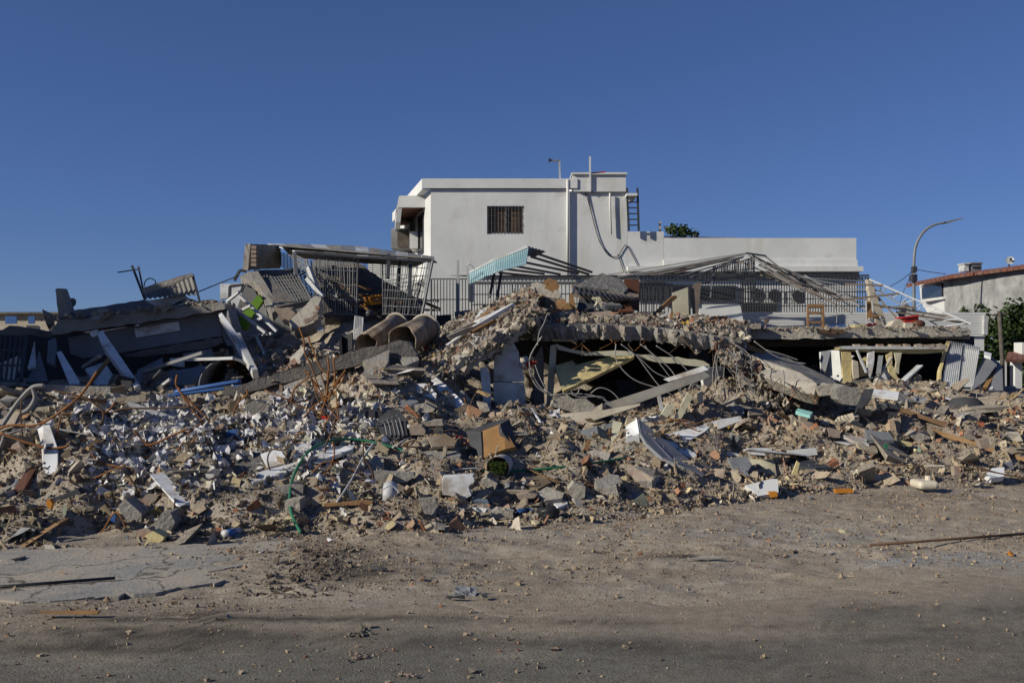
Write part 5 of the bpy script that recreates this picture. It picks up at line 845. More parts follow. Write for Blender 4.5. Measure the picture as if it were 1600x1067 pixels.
# what lies heaped inside the cage
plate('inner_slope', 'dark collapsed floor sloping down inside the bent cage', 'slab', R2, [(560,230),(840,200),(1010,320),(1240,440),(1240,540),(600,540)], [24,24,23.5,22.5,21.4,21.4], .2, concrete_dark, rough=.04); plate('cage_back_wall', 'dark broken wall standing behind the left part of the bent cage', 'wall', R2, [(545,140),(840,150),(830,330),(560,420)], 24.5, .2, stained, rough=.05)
for i in range(26):
    x = random.uniform(600,1230); y = 250+(x-600)*.28+random.uniform(0,150); a_ = random.uniform(-.1,.8); L_ = random.uniform(60,190); Y = random.uniform(21.2,22.4)
    stick('fallen_joist', W3(R2,x,y,Y), W3(R2,x+L_*math.cos(a_),min(y+L_*math.sin(a_),560),Y-.3), random.uniform(.05,.12), random.choice([metalg,woodm,concrete,woodbrown,corr]), h=.05, label=f"{['thin','stout'][int(L_ > 120)]} {['upper','lower'][int(y > 330+(x-600)*.28)]} splintered joist fallen {['inside the left part','under the middle','inside the right part','at the right end'][min(3,int((x-600)/158))]} of the bent cage", cat='joist', group='joists fallen inside the cage')
oc = thing('orange_crate', 'orange plastic crate lying inside the bent cage', 'crate', W3(R2, 950, 465, 21)); part('box', R2, [(918,415),(980,408),(985,460),(930,466)], ('x',20.9,21.1), .3, orange, oc); part('rim', R2, [(914,405),(984,398),(986,410),(916,417)], 20.85, .36, orange, oc); part('slot', R2, [(932,425),(970,420),(970,432),(934,437)], 20.86, .03, woodbrown, oc)
def ball(name, label, cat, R, x, y, Y, r, m, sx=1, sy=1, sz=1, seed=0, jit=.0):
    bm = bmesh.new(); bmesh.ops.create_icosphere(bm, subdivisions=3, radius=1); c0 = W3(R,x,y,Y); rr = random.Random(seed); mb = MB(); vs = []
    for v in bm.verts: k = 1+jit*(2*float(fbm(np.array([v.co.x*2+seed]), np.array([v.co.y*2+v.co.z*3]), 3, seed)[0])-1); vs.append(c0+Vector((v.co.x*r*sx, v.co.y*r*sy, v.co.z*r*sz))*k)
    mb.add(vs, [tuple(v.index for v in f.verts) for f in bm.faces]); bm.free(); return mb.build(name, m, None, True, label, cat)
ball('round_float', 'dark round float at the foot of the bent cage', 'float', R2, 910, 520, 20.4, .085, metald)
def crumple(name, label, cat, R, x, y, Y, w, m, sx=1, sz=.7, seed=0, group=None, kink=.5):
    """crushed sheet: a bent grid with real folds"""
    r = random.Random(seed); c0 = W3(R,x,y,Y); n = 6; mb = MB(); rot = Euler((r.uniform(-.9,.3), r.uniform(-.4,.4), r.uniform(0,3))).to_matrix(); vs = []
    for j in range(n+1):
        for i in range(n+1): vs.append(c0 + Vector(((i/n-.5)*w*sx, 0, 0)) + rot@Vector((r.uniform(-.08,.08)*w, (j/n-.5)*w, r.uniform(-kink,kink)*w*.35))*sz)
    mb.add(vs+[v+Vector((0,.004,-.006)) for v in vs], [f for j in range(n) for i in range(n) for f in ((j*(n+1)+i, j*(n+1)+i+1, (j+1)*(n+1)+i+1, (j+1)*(n+1)+i),)])
    return mb.build(name, m, None, False, label, cat, group)
plate('broken_wall_chunk', 'jagged pale concrete chunk with red brick core below the cage', 'concrete', R2, [(410,575),(470,500),(545,425),(580,405),(602,425),(585,480),(590,530),(560,580),(500,600),(440,610)], ('y',18.4,18), .35, concrete_light, rough=.025)
for k, (x, y) in enumerate(((500,575),(530,560),(555,530),(570,490),(560,560))): plate('brick', 'red brick core showing at the broken edge of the pale chunk', 'brick', R2, [(x,y-16),(x+26,y-26),(x+30,y-4),(x+4,y+8)], 17.9, .12, brickm, 'brick cores at the pale chunk', rough=.008)
plate('brick_shelf', 'shelf of broken red bricks left of the pale jagged chunk', 'brickwork', R2, [(300,480),(400,485),(450,520),(420,560),(380,590),(340,530)], 18.6, .4, brickm, rough=.03)
jg = thing('white_jug', 'small white plastic jug on the rubble below the cage', 'jug', W3(R2, 603, 632, 18)); part('body', R2, [(585,605),(620,603),(622,632),(586,633)], 18, .12, metalw, jg); part('neck', R2, [(596,596),(608,596),(608,605),(596,605)], 18.02, .05, metalw, jg)
tv = thing('black_cabinet', 'open black cabinet box left of the two tanks', 'cabinet', W3(R2, 760, 770, 17)); part('side', R2, [(720,690),(735,660),(740,790),(722,800)], 16.9, .4, black, tv); part('front', R2, [(736,665),(800,640),(802,740),(742,780)], [17,16.9,16.9,17], .03, black, tv)
wr = thing('wire_rack', 'white wire rack standing left of the two tanks', 'rack', W3(R2, 840, 680, 17.5)); grille(wr, W3(R2,820,535,17.6), W3(R2,868,545,17.6), W3(R2,862,660,17.4), W3(R2,808,680,17.4), 5, 9, .012, metalw)
def pipe_tank(label, R, f, Yf, b, Yb, rad, seed):
    t = thing('fibre_tank', label, 'tank', W3(R, *f, Yf), 'open fibre cement tanks'); p0, p1 = W3(R,*f,Yf), W3(R,*b,Yb); d = (p1-p0).normalized(); u = d.cross(Vector((0,0,1))).normalized(); v = u.cross(d); n = 32; r = random.Random(seed); vs = []
    for rr, p, jag in ((rad*.93, p0, .0), (rad, p0, .10), (rad, p1, 0)):
        for i in range(n): a_ = 2*math.pi*i/n; vs.append(p + (u*math.cos(a_)+v*math.sin(a_))*rr + d*(.035*math.sin(a_*3+seed)+.03*math.sin(a_*7)) * (1 if p is p0 else 0))
    vs2 = [p1 - d*.05 + (u*math.cos(2*math.pi*i/n)+v*math.sin(2*math.pi*i/n))*rad*.93 for i in range(n)]; mb = MB(); fs = [(k*n+i, k*n+(i+1)%n, (k+1)*n+(i+1)%n, (k+1)*n+i) for k in (0,1) for i in range(n)]; k0 = 3*n
    fs += [(i, k0+i, k0+(i+1)%n, (i+1)%n) for i in range(n)] + [tuple(range(2*n, 3*n)), tuple(reversed(range(k0, k0+n)))]; mb.add(vs+vs2, fs); mb.build('shell', asbestos, t, True)
    hoop = MB(); e = p1 - d*.06; hoop.tube([e+(u*math.cos(q_)+v*math.sin(q_))*(rad+.015) for q_ in np.linspace(0,2*math.pi,25)], .025, 5); hoop.build('rim', beige, t, True); return t
pipe_tank('smaller brown fibre cement tank lying open, left of its twin', R2, (885,712), 16.9, (1085,585), 18.4, .195, 1); pipe_tank('larger brown fibre cement tank lying open on the rubble crest', R2, (1115,690), 16.3, (1262,618), 17.5, .25, 4)
# low wall things right of the cage, dark sheets
plate('dark_sheet', 'dark grey metal sheet standing below the white post stub', 'sheet', R3, [(440,990),(540,975),(545,1060),(450,1066)], 22, .04, greyp); plate('black_cloth', 'black cloth bundle left of the dark metal sheet', 'cloth', R3, [(325,1015),(415,1005),(420,1066),(330,1066)], 22, .2, black, rough=.02)
# ---------------------------------------------------------------- top of the middle heap
plate('yellow_block', 'broken yellowish concrete block on top of the middle heap', 'concrete', R3, [(922,812),(960,805),(1078,835),(1110,870),(1095,905),(1010,900),(955,870),(930,845)], ('y',19.4,19.0), .5, concrete_light, rough=.02)
wx = thing('wooden_box', 'small open wooden box on the yellowish concrete block', 'box', W3(R3, 1050, 835, 18.9)); [stick('board', W3(R3,*a_,18.9), W3(R3,*b_,18.9), .035, ply, wx, h=.12) for a_, b_ in (((1018,795),(1080,818)),((1080,818),(1068,850)),((1018,795),(1012,822)),((1012,822),(1068,850)))]
plate('dimpled_slab', 'dark slab with dimpled underside on top of the middle heap', 'slab', R3, [(1222,815),(1290,775),(1362,748),(1430,770),(1485,790),(1522,840),(1500,868),(1400,850),(1230,830)], ('y',20.6,19.8), .25, foamgrey, rough=.02)
bs = thing('bed_base', 'dark slatted bed base lying crushed beneath the dimpled slab', 'bed base', W3(R3, 1380, 880, 19.6)); part('frame', R3, [(1170,822),(1190,815),(1590,878),(1590,895),(1400,915),(1190,880)], ('y',20.4,19.5), .06, metalb, bs, rough=.01)
for k in range(12): stick('slat', W3(R3,1195+k*30,828+k*4.3,20.2), W3(R3,1180+k*34,878+k*2.5,19.4), .05, metald, bs, h=.015)
plate('brown_door', 'dark brown door panel standing on the middle heap at right', 'door', R3, [(1502,782),(1595,788),(1596,985),(1545,975),(1485,900),(1500,860)], 20.8, .06, brownd); plate('furniture_flap', 'brown flap of furniture left of the dark brown door foot', 'furniture', R3, [(1430,925),(1510,880),(1560,985),(1470,985)], ('y',20,19.4), .04, brownd)
plate('plywood_board', 'upright pointed piece of orange plywood on the middle heap', 'board', R3, [(1160,885),(1172,865),(1195,930),(1200,975),(1170,970),(1157,930)], 18.6, .03, ply); plate('brown_carton', 'flattened brown carton on the middle heap left of the plywood', 'carton', R3, [(885,905),(985,900),(1000,960),(890,965)], 18.8, .2, brownd, rough=.015); plate('tan_carton', 'tan carton flap below the plywood piece', 'carton', R3, [(1075,915),(1125,905),(1165,968),(1070,975)], ('y',18.7,18.3), .03, woodbrown); plate('brown_board', 'brown board lying left of the plywood on the middle heap', 'board', R3, [(1110,960),(1150,930),(1180,972),(1105,976)], 18.2, .03, ply)
tb_ = thing('table_leg_frame', 'pale wooden table leg with part of its rail, right of the plywood', 'table', W3(R3, 1345, 970, 18.9)); stick('leg', W3(R3,1342,905,18.9), W3(R3,1346,972,18.9), .09, creampanel, tb_); stick('rail', W3(R3,1300,905,18.95), W3(R3,1350,904,18.95), .05, creampanel, tb_); stick('brace', W3(R3,1340,920,18.9), W3(R3,1312,972,18.8), .04, creampanel, tb_)
gs = thing('grey_suitcase', 'grey rounded moulded case lying at the back of the middle heap', 'case', W3(R3, 1430, 985, 19.5)); part('shell', R3, [(1355,985),(1358,945),(1385,933),(1470,935),(1492,955),(1496,985)], 19.5, .4, greyp, gs); [MB().tube([W3(R3,1395+k*25,962,19.5), W3(R3,1395+k*25,962,19.46)], .05, 10).build('knob', metald, gs) for k in range(4)]
plate('grey_flap', 'dark grey plastic sheet left of the moulded case', 'sheet', R3, [(1220,905),(1300,900),(1330,945),(1295,985),(1205,975)], ('y',19.8,19.2), .05, charcoal)
plate('white_long_board', 'long white board sloping down at the left of the middle heap', 'board', R3, [(640,1050),(790,935),(838,938),(720,1020),(660,1066)], ('y',18.6,17.2), .06, boardw); plate('white_leaning_board', 'white panel leaning upright left of the long white board', 'board', R3, [(545,1066),(605,975),(640,965),(640,1066)], ('y',18.4,17.6), .06, boardw)
plate('grey_board', 'grey panel leaning behind the long white board', 'panel', R3, [(645,965),(700,950),(720,985),(690,1010),(650,1030)], 18.8, .05, greyp)
for pts, lb, m, w in ((([(800,920),(930,985)]), 'pale rotten plank lying over the left of the middle heap', concrete_light, .16),(([(560,1060),(700,960)]), 'brown plank along the tilted slab, below the long white board', woodbrown, .1),(([(720,1066),(880,985)]), 'grey plank near the top of the tilted slab', corr, .12),(([(760,1060),(900,970)]),'dark plank near the top of the tilted slab',metalb,.1),(([(980,1005),(1085,975)]),'thin rust brown stick on the middle heap',rust,.04)):
    stick('plank', W3(R3,*pts[0],17.4), W3(R3,*pts[1],18.2), w, m, h=.04, label=lb, cat='plank')
for pts, lb, m in (([(0,1060-0),(0,1040),(300,905),(315,925)],'long pale board lying down the tilted slab at its left edge',concrete_light),([(160,388),(290,318),(310,330),(170,400)],'brown plank across the papers on the tilted slab',woodbrown),([(0,475),(130,385),(150,400),(10,492)],'white plank across the lower tilted slab',boardw),([(160,360),(410,215),(430,225),(250,335)],'bright white long board on the tilted slab beside the planks',boardw)):
    if lb.startswith('long pale'): pts = [(0,420),(110,372),(260,330),(270,345),(20,440)]
    plate('plank', lb, 'plank', R4, pts, ('x',16.2,17.0), .05, m)
for k, (x0, y0, x1, y1, w, m, lb) in enumerate(((60,445,330,310,.09,woodbrown,'brown plank lowest on the tilted slab'),(20,400,250,300,.07,concrete_light,'pale lath left on the tilted slab'),(180,330,430,215,.12,boardw,'white batten along the middle of the tilted slab'),(240,395,470,290,.08,corr,'grey batten near the edge of the tilted slab'),(330,300,540,195,.10,metalb,'dark steel bar near the head of the tilted slab'),(120,420,300,345,.06,rustd,'thin rusty bar among the planks of the tilted slab'),(400,250,590,170,.07,woodbrown,'brown lath at the head of the tilted slab'),(300,365,520,260,.05,metalg,'thin grey bar at the edge of the tilted slab'),(470,230,640,255,.10,concrete_light,'pale plank lying across the left end of the middle heap'))):
    stick('batten', W3(R4,x0,y0,16.6+.08*k), W3(R4,x1,y1,17.6+.05*k), w, m, h=.03, label=lb, cat='plank')
for pts, Y, m, lb in (([(700,330),(790,315),(880,325),(870,350),(740,352)],('y',18.2,17.4),concrete_light,'pale flat slab on the front of the middle heap'),([(880,275),(1010,262),(1080,290),(960,305)],('y',18.9,18.1),brickm,'flat piece of red brickwork on the middle heap'),([(1220,350),(1300,325),(1370,345),(1290,385)],('y',18.4,17.6),brickm,'tilted piece of brickwork near the right of the middle heap'),([(1040,355),(1120,340),(1160,360),(1080,380)],('y',18,17.4),concrete,'grey broken tile slab on the middle heap'),([(640,260),(740,250),(800,268),(700,280)],('y',18.8,18.2),beige,'beige board lying on the left of the middle heap'),([(1370,400),(1450,375),(1520,400),(1440,430)],('y',18,17.3),concrete_light,'pale slab piece at the right end of the middle heap')):
    plate('slab_fragment', lb, 'slab', R4, pts, Y, .07, m, rough=.015)
plate('slab_lip', 'thick pale edge beam broken along the right of the tilted slab', 'beam', R4, [(0,640),(100,560),(330,430),(460,320),(580,280),(590,300),(500,370),(420,440),(300,530),(40,680)], ('x',15.0,16.3), .3, concrete_light, rough=.06, div=.07)
# ---------------------------------------------------------------- dark openings in the middle
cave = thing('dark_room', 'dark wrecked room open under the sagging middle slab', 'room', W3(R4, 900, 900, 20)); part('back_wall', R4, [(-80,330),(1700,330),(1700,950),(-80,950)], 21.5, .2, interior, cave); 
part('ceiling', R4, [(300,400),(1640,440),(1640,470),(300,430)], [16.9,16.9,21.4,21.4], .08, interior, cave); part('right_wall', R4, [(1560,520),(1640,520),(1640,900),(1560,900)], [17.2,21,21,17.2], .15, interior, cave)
wp = thing('cracked_white_wall', 'cracked white wall standing in the dark opening under the tilted slab', 'wall', W3(R4, 390, 900, 17.2)); part('upper_piece', R4, [(285,700),(288,560),(320,480),(350,455),(410,462),(440,520),(450,600),(470,650),(478,700),(440,706),(380,702)], 16.0, .14, boardw, wp, rough=.008); part('lower_piece', R4, [(283,707),(380,708),(470,712),(480,760),(485,820),(500,905),(280,920)], 16.0, .14, boardw, wp, rough=.008)
plate('narrow_board', 'narrow white panel right of the cracked white wall', 'panel', R4, [(520,770),(548,730),(555,880),(505,900),(508,830)], 17.1, .08, boardw); plate('standing_board', 'narrow white board standing left of the cracked white wall', 'board', R4, [(200,620),(240,612),(262,660),(278,945),(232,950)], ('y',15.6,15.4), .08, boardw)
plate('concrete_post', 'grey concrete post between the two dark openings', 'post', R4, [(540,560),(590,480),(600,560),(600,905),(560,910),(535,860)], 16.7, .35, concrete, rough=.012); plate('timber_post', 'tall yellow grey timber post at the left of the dark opening', 'post', R4, [(640,480),(680,468),(665,720),(640,920),(612,925),(625,700)], 16.5, .12, creampanel)
ball('hanging_sack', 'tan cloth sack hanging on the cracked white wall', 'sack', R4, 475, 590, 15.8, .085, beige, 1, .6, 1.3, 3, .3); crumple('red_cloth', 'red cloth hanging beside the tan sack', 'cloth', R4, 510, 600, 15.75, .2, redm, .5, 1.0, 4)
plate('ceiling_sheet', 'big fallen cream ceiling panel hanging diagonally in the dark opening', 'panel', R4, [(668,605),(780,572),(800,600),(1040,540),(1165,545),(1120,570),(900,680),(720,760),(705,720)], ('y',16.7,15.8), .06, cream); plate('yellow_fascia', 'strip of yellow lining hanging along the slab edge above the opening', 'lining', R4, [(672,468),(760,500),(870,520),(1040,510),(1150,515),(1165,545),(1030,545),(850,540),(690,505)], 16.45, .06, creampanel); plate('yellow_fascia', 'ragged yellow lining sagging at the right end of the opening', 'lining', R4, [(1165,530),(1300,545),(1599,575),(1640,600),(1600,612),(1480,600),(1290,585)], 16.5, .1, creampanel, rough=.02)
plate('rubble_lump', 'big rounded concrete lump on rods inside the dark opening', 'concrete', R4, [(640,860),(660,815),(740,795),(860,820),(910,850),(900,885),(800,895),(700,885)], 15.6, .5, concrete_light, rough=.04)
GCb = 'grey cables hanging in front of the dark opening'
for k, (pts, r) in enumerate((([(580,430),(520,540),(510,640),(560,740),(640,790),],.011),([(590,420),(510,560),(540,680),(610,770),(700,800),],.010),([(545,600),(580,690),(640,780),(760,800),],.009),([(1050,470),(1050,560),(1110,650),(1200,710),(1340,750),],.010),([(1180,540),(1250,640),(1330,740),(1420,800),],.009),([(1200,470),(1290,540),(1400,640),(1460,760),],.009),([(1230,480),(1330,600),(1420,720),(1480,800),],.008),([(880,790),(940,745),(1010,760),(1070,820),(1090,900),],.009),([(640,790),(760,780),(900,790),(1000,830),(1060,850),],.009),([(760,775),(820,800),(960,800),(990,850),(960,900),],.008),([(1080,470),(1200,560),(1300,650),(1430,700),],.008),([(1300,480),(1420,560),(1500,640),],.008),([(1560,640),(1500,760),(1460,800),],.011),([(690,800),(800,850),(900,870),(980,860),],.008),([(560,480),(570,400),(600,340),(620,280),],.009),([(820,740),(815,770),(790,790),(770,760),],.009))):
    rod_at('cable', ['short','long'][len(pts) > 4]+' limp grey cable', 'cable', R4, pts, r, cablem, 15.7-.04*(k%6), GCb)
for pts, lb, m, Y in (([(830,890),(1599,640),(1640,670),(1599,690),(1210,830),(900,905)],'long grey beam lying across the front of the dark opening',corr,('x',15.3,14.9)),([(1345,690),(1599,605),(1630,630),(1380,705)],'white metal angle sloping above the long grey beam',metalw,('x',15.5,15.2)),([(390,985),(720,905),(960,885),(1199,840),(1199,855),(870,960),(720,1000),(500,1040)],'pale beige board lying below the dark opening',beige,('x',14.9,14.5)),([(1415,940),(1500,770),(1530,800),(1460,935)],'cream board leaning at the right of the dark opening',creampanel,14.9),([(1310,945),(1375,840),(1415,860),(1360,945)],'broken cream panel left of the leaning cream board',creampanel,14.7),([(1310,800),(1330,792),(1350,880),(1330,890)],'short white stick at the opening front',metalw,14.8),([(1560,780),(1590,760),(1599,860),(1575,870)],'yellow timber stub at the right of the opening',creampanel,15.2)):
    plate('loose_beam' if 'beam' in lb else 'board', lb, 'beam' if 'beam' in lb else 'board', R4, pts, Y, .08, m)
for k, (x, y, lb) in enumerate(((1065,700,'upper dark grey crate in the dark opening'),(1055,760,'middle dark crate in the dark opening, above the blue one'),(1050,820,'blue grey crate at the bottom of the stack in the dark opening'))):
    t = thing('plastic_crate', lb, 'crate', W3(R4, x+50, y+55, 17.6), 'crates stacked in the dark opening'); mm = bluem if k == 2 else charcoal; bx_ = part('box', R4, [(x,y+8),(x+110,y+2),(x+105,y+52),(x,y+56)], 17.6, .4, mm, t); part('rim', R4, [(x-4,y),(x+114,y-5),(x+114,y+4),(x-4,y+10)], 17.56, .46, mm, t)
    for j in range(4): part('slot', R4, [(x+10+j*25,y+18),(x+27+j*25,y+17),(x+27+j*25,y+26),(x+10+j*25,y+27)], 17.57, .02, black, bx_)
plate('red_can', 'red can at the foot of the crates in the dark opening', 'can', R4, [(1045,825),(1070,820),(1072,845),(1047,848)], 17.3, .12, redm)
plate('corrugated_sheet', 'white corrugated panel standing at the right end of the opening', 'panel', R5, [(640,935),(725,930),(735,1067),(600,1067),(590,985)], ('x',16.6,16.9), .06, siding)
# ---------------------------------------------------------------- right hand slab, shop front, tilted slab
rs = thing('long_slab', 'long thick concrete slab over the wrecked shop front at right', 'slab', W3(R6, 500, 790, 21)); part('edge', R6, [(-330,745),(0,742),(600,728),(1180,732),(1265,745),(1278,768),(1200,782),(560,795),(0,798),(-250,800),(-320,780)], 20.5, .35, concrete_light, rs, rough=.02); part('deck', R6, [(-330,744),(600,727),(1260,740),(1180,722),(600,716),(-330,728)], [20.6,20.6,20.6,25.5,25.5,25.5], .2, concrete, rs, rough=.02)
for pts in ([(310,740),(480,738),(480,755),(440,770),(330,762)],): part('rusty_patch', R6, pts, 20.42, .05, rustd, rs, rough=.01)
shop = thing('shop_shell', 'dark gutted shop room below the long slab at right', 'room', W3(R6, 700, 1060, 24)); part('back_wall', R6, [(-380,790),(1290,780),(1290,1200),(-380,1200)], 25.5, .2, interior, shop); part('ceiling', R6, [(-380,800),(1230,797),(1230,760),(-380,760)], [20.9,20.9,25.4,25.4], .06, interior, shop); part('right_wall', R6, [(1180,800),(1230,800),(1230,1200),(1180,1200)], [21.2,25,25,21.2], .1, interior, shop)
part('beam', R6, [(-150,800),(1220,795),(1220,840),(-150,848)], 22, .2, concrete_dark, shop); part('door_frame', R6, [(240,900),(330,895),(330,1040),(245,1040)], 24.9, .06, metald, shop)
fl = thing('foam_lintel', 'torn yellow foam lintel with bricks lying on it over the shop front', 'lintel', W3(R6, 780, 890, 20.8)); part('foam', R6, [(440,862),(470,848),(1105,850),(1110,885),(1000,890),(830,885),(660,878),(530,880)], 20.0, .3, cream, fl, rough=.02); part('cover', R6, [(445,848),(500,842),(1120,850),(1118,862),(470,862)], 19.92, .35, metalw, fl)
for k, x in enumerate((545,590,690,770,800,860,930,980,1010,1060,1090)): plate('brick', 'brick lying on the foam lintel of the shop front', 'brick', R6, [(x,850),(x-4,834+random.uniform(-6,4)),(x+30,830+random.uniform(-4,6)),(x+36,850)], 20.0, .14, brickm if k % 3 else chunkm, 'bricks on the foam lintel', rough=.008)
board('white ribbed panel standing left of the shop foam', R6, [(320,880),(400,868),(445,870),(465,1064),(330,1064)], ('x',20.4,20.0), .06, siding, None, 'cladding_sheet', 'panel'); corrsheet('cladding_sheet', R6, (330,880),(395,868),(360,1000),(330,1060), 20.35,20.2,20.1,20.3, 8, .012, greyp, None, 'shaded ribbed panel beside the standing white panel', 'panel')
for pts, Y, m, lb in (([(460,880),(520,880),(525,1066),(470,1066)],20.75,cream,'yellow foam strip standing at the left of the shop opening'),([(575,940),(610,900),(640,920),(665,880),(650,1020),(570,1035)],20.9,cream,'torn yellow foam sheet in the shop opening, left of the white door'),([(625,890),(668,870),(660,960),(640,1040),(615,1010)],20.8,boardw,'white ragged door sheet in the shop opening'),([(740,900),(775,880),(780,950),(800,1010),(820,1066),(760,1030),(750,960)],20.6,cream,'folded yellow foam hanging in the middle of the shop opening'),([(790,885),(835,885),(825,960),(815,1020),(795,1000),(805,940)],20.8,creampanel,'second yellow foam strip right of the folded one'),([(700,1010),(745,990),(770,1066),(690,1066)],20.3,boardw,'crumpled white bag in the shop opening'),([(530,930),(560,940),(570,1040),(535,1050)],20.7,beige,'grey yellow timber plank in the shop opening')):
    plate('foam_sheet' if 'foam' in lb else 'sheet', lb, 'sheet', R6, pts, Y-.85, .05, m, rough=.015)
for x0,y0,x1,y1,w,m,lb in ((555,870,615,1010,.04,metalw,'thin white rod leaning in the shop opening'),(705,905,690,1020,.09,metalg,'grey metal strip standing in the shop opening'),(770,915,670,1066,.07,beige,'long pale lath leaning across the shop opening'),(950,965,840,1066,.13,metalw,'white ridged plank leaning out of the shop opening'),(540,1066,700,1030,.03,metald,'bent dark bar across the foot of the shop opening')): stick('lath', W3(R6,x0,y0,19.6), W3(R6,x1,y1,19.2), w, m, h=.03, label=lb, cat='lath')
crumple('foil_scrap', 'crumpled silver foil hanging at the left of the shop opening', 'foil', R6, 480, 905, 20.6, .25, metalw, .8, 1.0, 6)
ps = thing('leaning_cladding', 'two grey ribbed wall panels leaning outward with yellow foam edge', 'panel', W3(R6, 1200, 1066, 20)); corrsheet('panel', R6, (1130,812),(1218,828),(1185,1120),(1075,1120), 20.6,20.4,19.6,19.8, 8, .02, metalw, ps); corrsheet('panel', R6, (1218,826),(1325,850),(1280,1120),(1188,1120), 20.5,20.2,19.5,19.65, 9, .02, siding, ps); part('foam_edge', R6, [(1118,810),(1140,815),(1110,900),(1085,1000),(1078,1120),(1058,1120),(1070,980),(1095,890)], ('y',20.5,19.7), .12, cream, ps)
for pts, m, lb in (([(1360,885),(1395,905),(1440,945),(1350,1066),(1275,1120),(1300,1010)],greyp,'dark grey panel leaning right of the ribbed panels'),([(1425,965),(1440,985),(1370,1100),(1340,1100)],ply,'thin orange cored board leaning right of the ribbed panels'),([(1350,875),(1398,888),(1392,910),(1352,900)],boardw,'small white corner piece on top of the dark panel'),([(1440,935),(1465,980),(1470,1120),(1380,1120)],greyp,'grey sheet standing farthest right of the leaning panels'),([(1380,1110),(1425,1000),(1438,1000),(1405,1110)],boardw,'white edge board at the right of the leaning panels')): plate('leaning_sheet', lb, 'panel', R6, pts, ('y',20.3,19.4), .05, m)
tsl = thing('thick_tilted_slab', 'thick pale concrete slab sloping down right from the dark opening', 'slab', W3(R7, 450, 360, 16)); part('face', R7, [(188,172),(240,178),(330,215),(480,265),(565,318),(550,372),(480,360),(330,300),(200,222)], [16.8,16.6,16.4,15.9,15.5,15.5,15.6,15.9,16.8], .22, concrete_light, tsl, rough=.012); part('top', R7, [(190,172),(330,212),(480,262),(565,318),(690,330),(600,275),(420,190),(310,155)], [16.85,16.45,15.95,15.6,16.6,17.4,18,18.2], .15, concrete, tsl, rough=.02)
part('broken_end', R7, [(560,325),(640,315),(660,340),(640,380),(580,382)], 15.4, .4, concrete_light, tsl, rough=.03)
plate('round_block', 'rounded grey concrete stump at the lower end of the tilted slab', 'concrete', R7, [(660,350),(700,328),(790,345),(785,400),(760,430),(700,420),(672,395)], 15.1, .45, concrete, rough=.025); plate('wooden_tray', 'light wooden board at the top of the tilted slab', 'board', R7, [(185,105),(320,160),(300,170),(175,140)], 17.4, .06, ply)
for pts, Y, m, lb in (([(750,470),(800,345),(850,342),(830,410),(790,440)],14.6,charcoal,'black bent sheet standing before the tilted slab'),([(820,340),(975,360),(970,388),(840,370)],15.2,boardw,'white plank lying behind the black bent sheet'),([(805,545),(850,552),(925,560),(950,600),(870,600),(815,595)],13.9,greyp,'grey white panel lying on brown rubble at right'),([(690,570),(800,590),(825,625),(740,600)],13.7,metalw,'shiny white strip beside the grey white panel'),([(470,440),(545,460),(530,475),(460,455)],14.9,aquam,'aqua painted board on the rubble under the tilted slab')):
    plate('sheet_piece', lb, 'sheet', R7, pts, ('y',Y+.35,Y), .05, m, rough=.006)
crumple('metal_casing', 'crushed dark metal casing in front of the slab stump', 'casing', R7, 850, 480, 14.2, .42, charcoal, 1.1, .8, 31, kink=.8); crumple('metal_casing', 'small torn dark sheet beside the crushed casing', 'casing', R7, 905, 455, 14.5, .3, metald, 1, .9, 32, kink=.8)
bo = thing('black_bowl', 'big black rubber basin upside down at the foot of the ribbed panels', 'basin', W3(R7, 1300, 460, 17)); b0 = W3(R7,1305,455,17); mb = MB(); n_=20
vs = [b0+Vector((math.cos(2*math.pi*i/n_)*r_, math.sin(2*math.pi*i/n_)*r_*.8, z_)) for r_, z_ in ((.34,0),(.31,.12),(.2,.22),(.03,.24)) for i in range(n_)]; mb.add(vs, [(k*n_+i, k*n_+(i+1)%n_, (k+1)*n_+(i+1)%n_, (k+1)*n_+i) for k in range(3) for i in range(n_)]); mb.build('shell', charcoal, bo, True)
# what stands on the long slab
def frame_stool(label, R, x0, x1, y0, y1, Y, m, d=.35):
    t = thing('wooden_stool', label, 'stool', W3(R,(x0+x1)/2,y1,Y)); a_, b_, c_, e_ = W3(R,x0,y1,Y), W3(R,x1,y1,Y), W3(R,x0,y0,Y), W3(R,x1,y0,Y); dv = Vector((.1,d,0))
    for p, q_ in ((a_,c_),(b_,e_),(a_+dv,c_+dv),(b_+dv,e_+dv)): stick('leg', p, q_, .04, m, t)
    for f_ in (.3, .72, 1.0):
        for u, v, u2, v2 in ((a_,c_,b_,e_),(a_+dv,c_+dv,b_+dv,e_+dv),(a_,c_,a_+dv,c_+dv),(b_,e_,b_+dv,e_+dv)): stick('rail', u.lerp(v,f_), u2.lerp(v2,f_), .035, m, t)
    MB().prism([c_+Vector((0,0,.01)), e_+Vector((0,0,.01)), e_+dv+Vector((0,0,.01)), c_+dv+Vector((0,0,.01))], (0,0,.04)).build('seat', m, t)
frame_stool('tall brown wooden bar stool standing on the long slab', R6, 250, 345, 595, 735, 21.2, woodbrown)
ch = thing('folding_chair', 'tan folding chair with thin metal legs on the long slab', 'chair', W3(R6, 650, 720, 21.6)); part('backrest', R6, [(614,568),(640,560),(655,600),(658,668),(620,672)], 21.6, .04, woodbrown, ch); part('seat', R6, [(622,662),(705,656),(715,665),(630,675)], [21.6,21.6,22,22], .03, woodbrown, ch)
for x0,y0,x1,y1 in ((612,560,620,725),(650,560,662,725),(700,660,735,722),(632,672,690,725)): stick('leg', W3(R6,x0,y0,21.55), W3(R6,x1,y1,21.7), .03, metalw, ch)
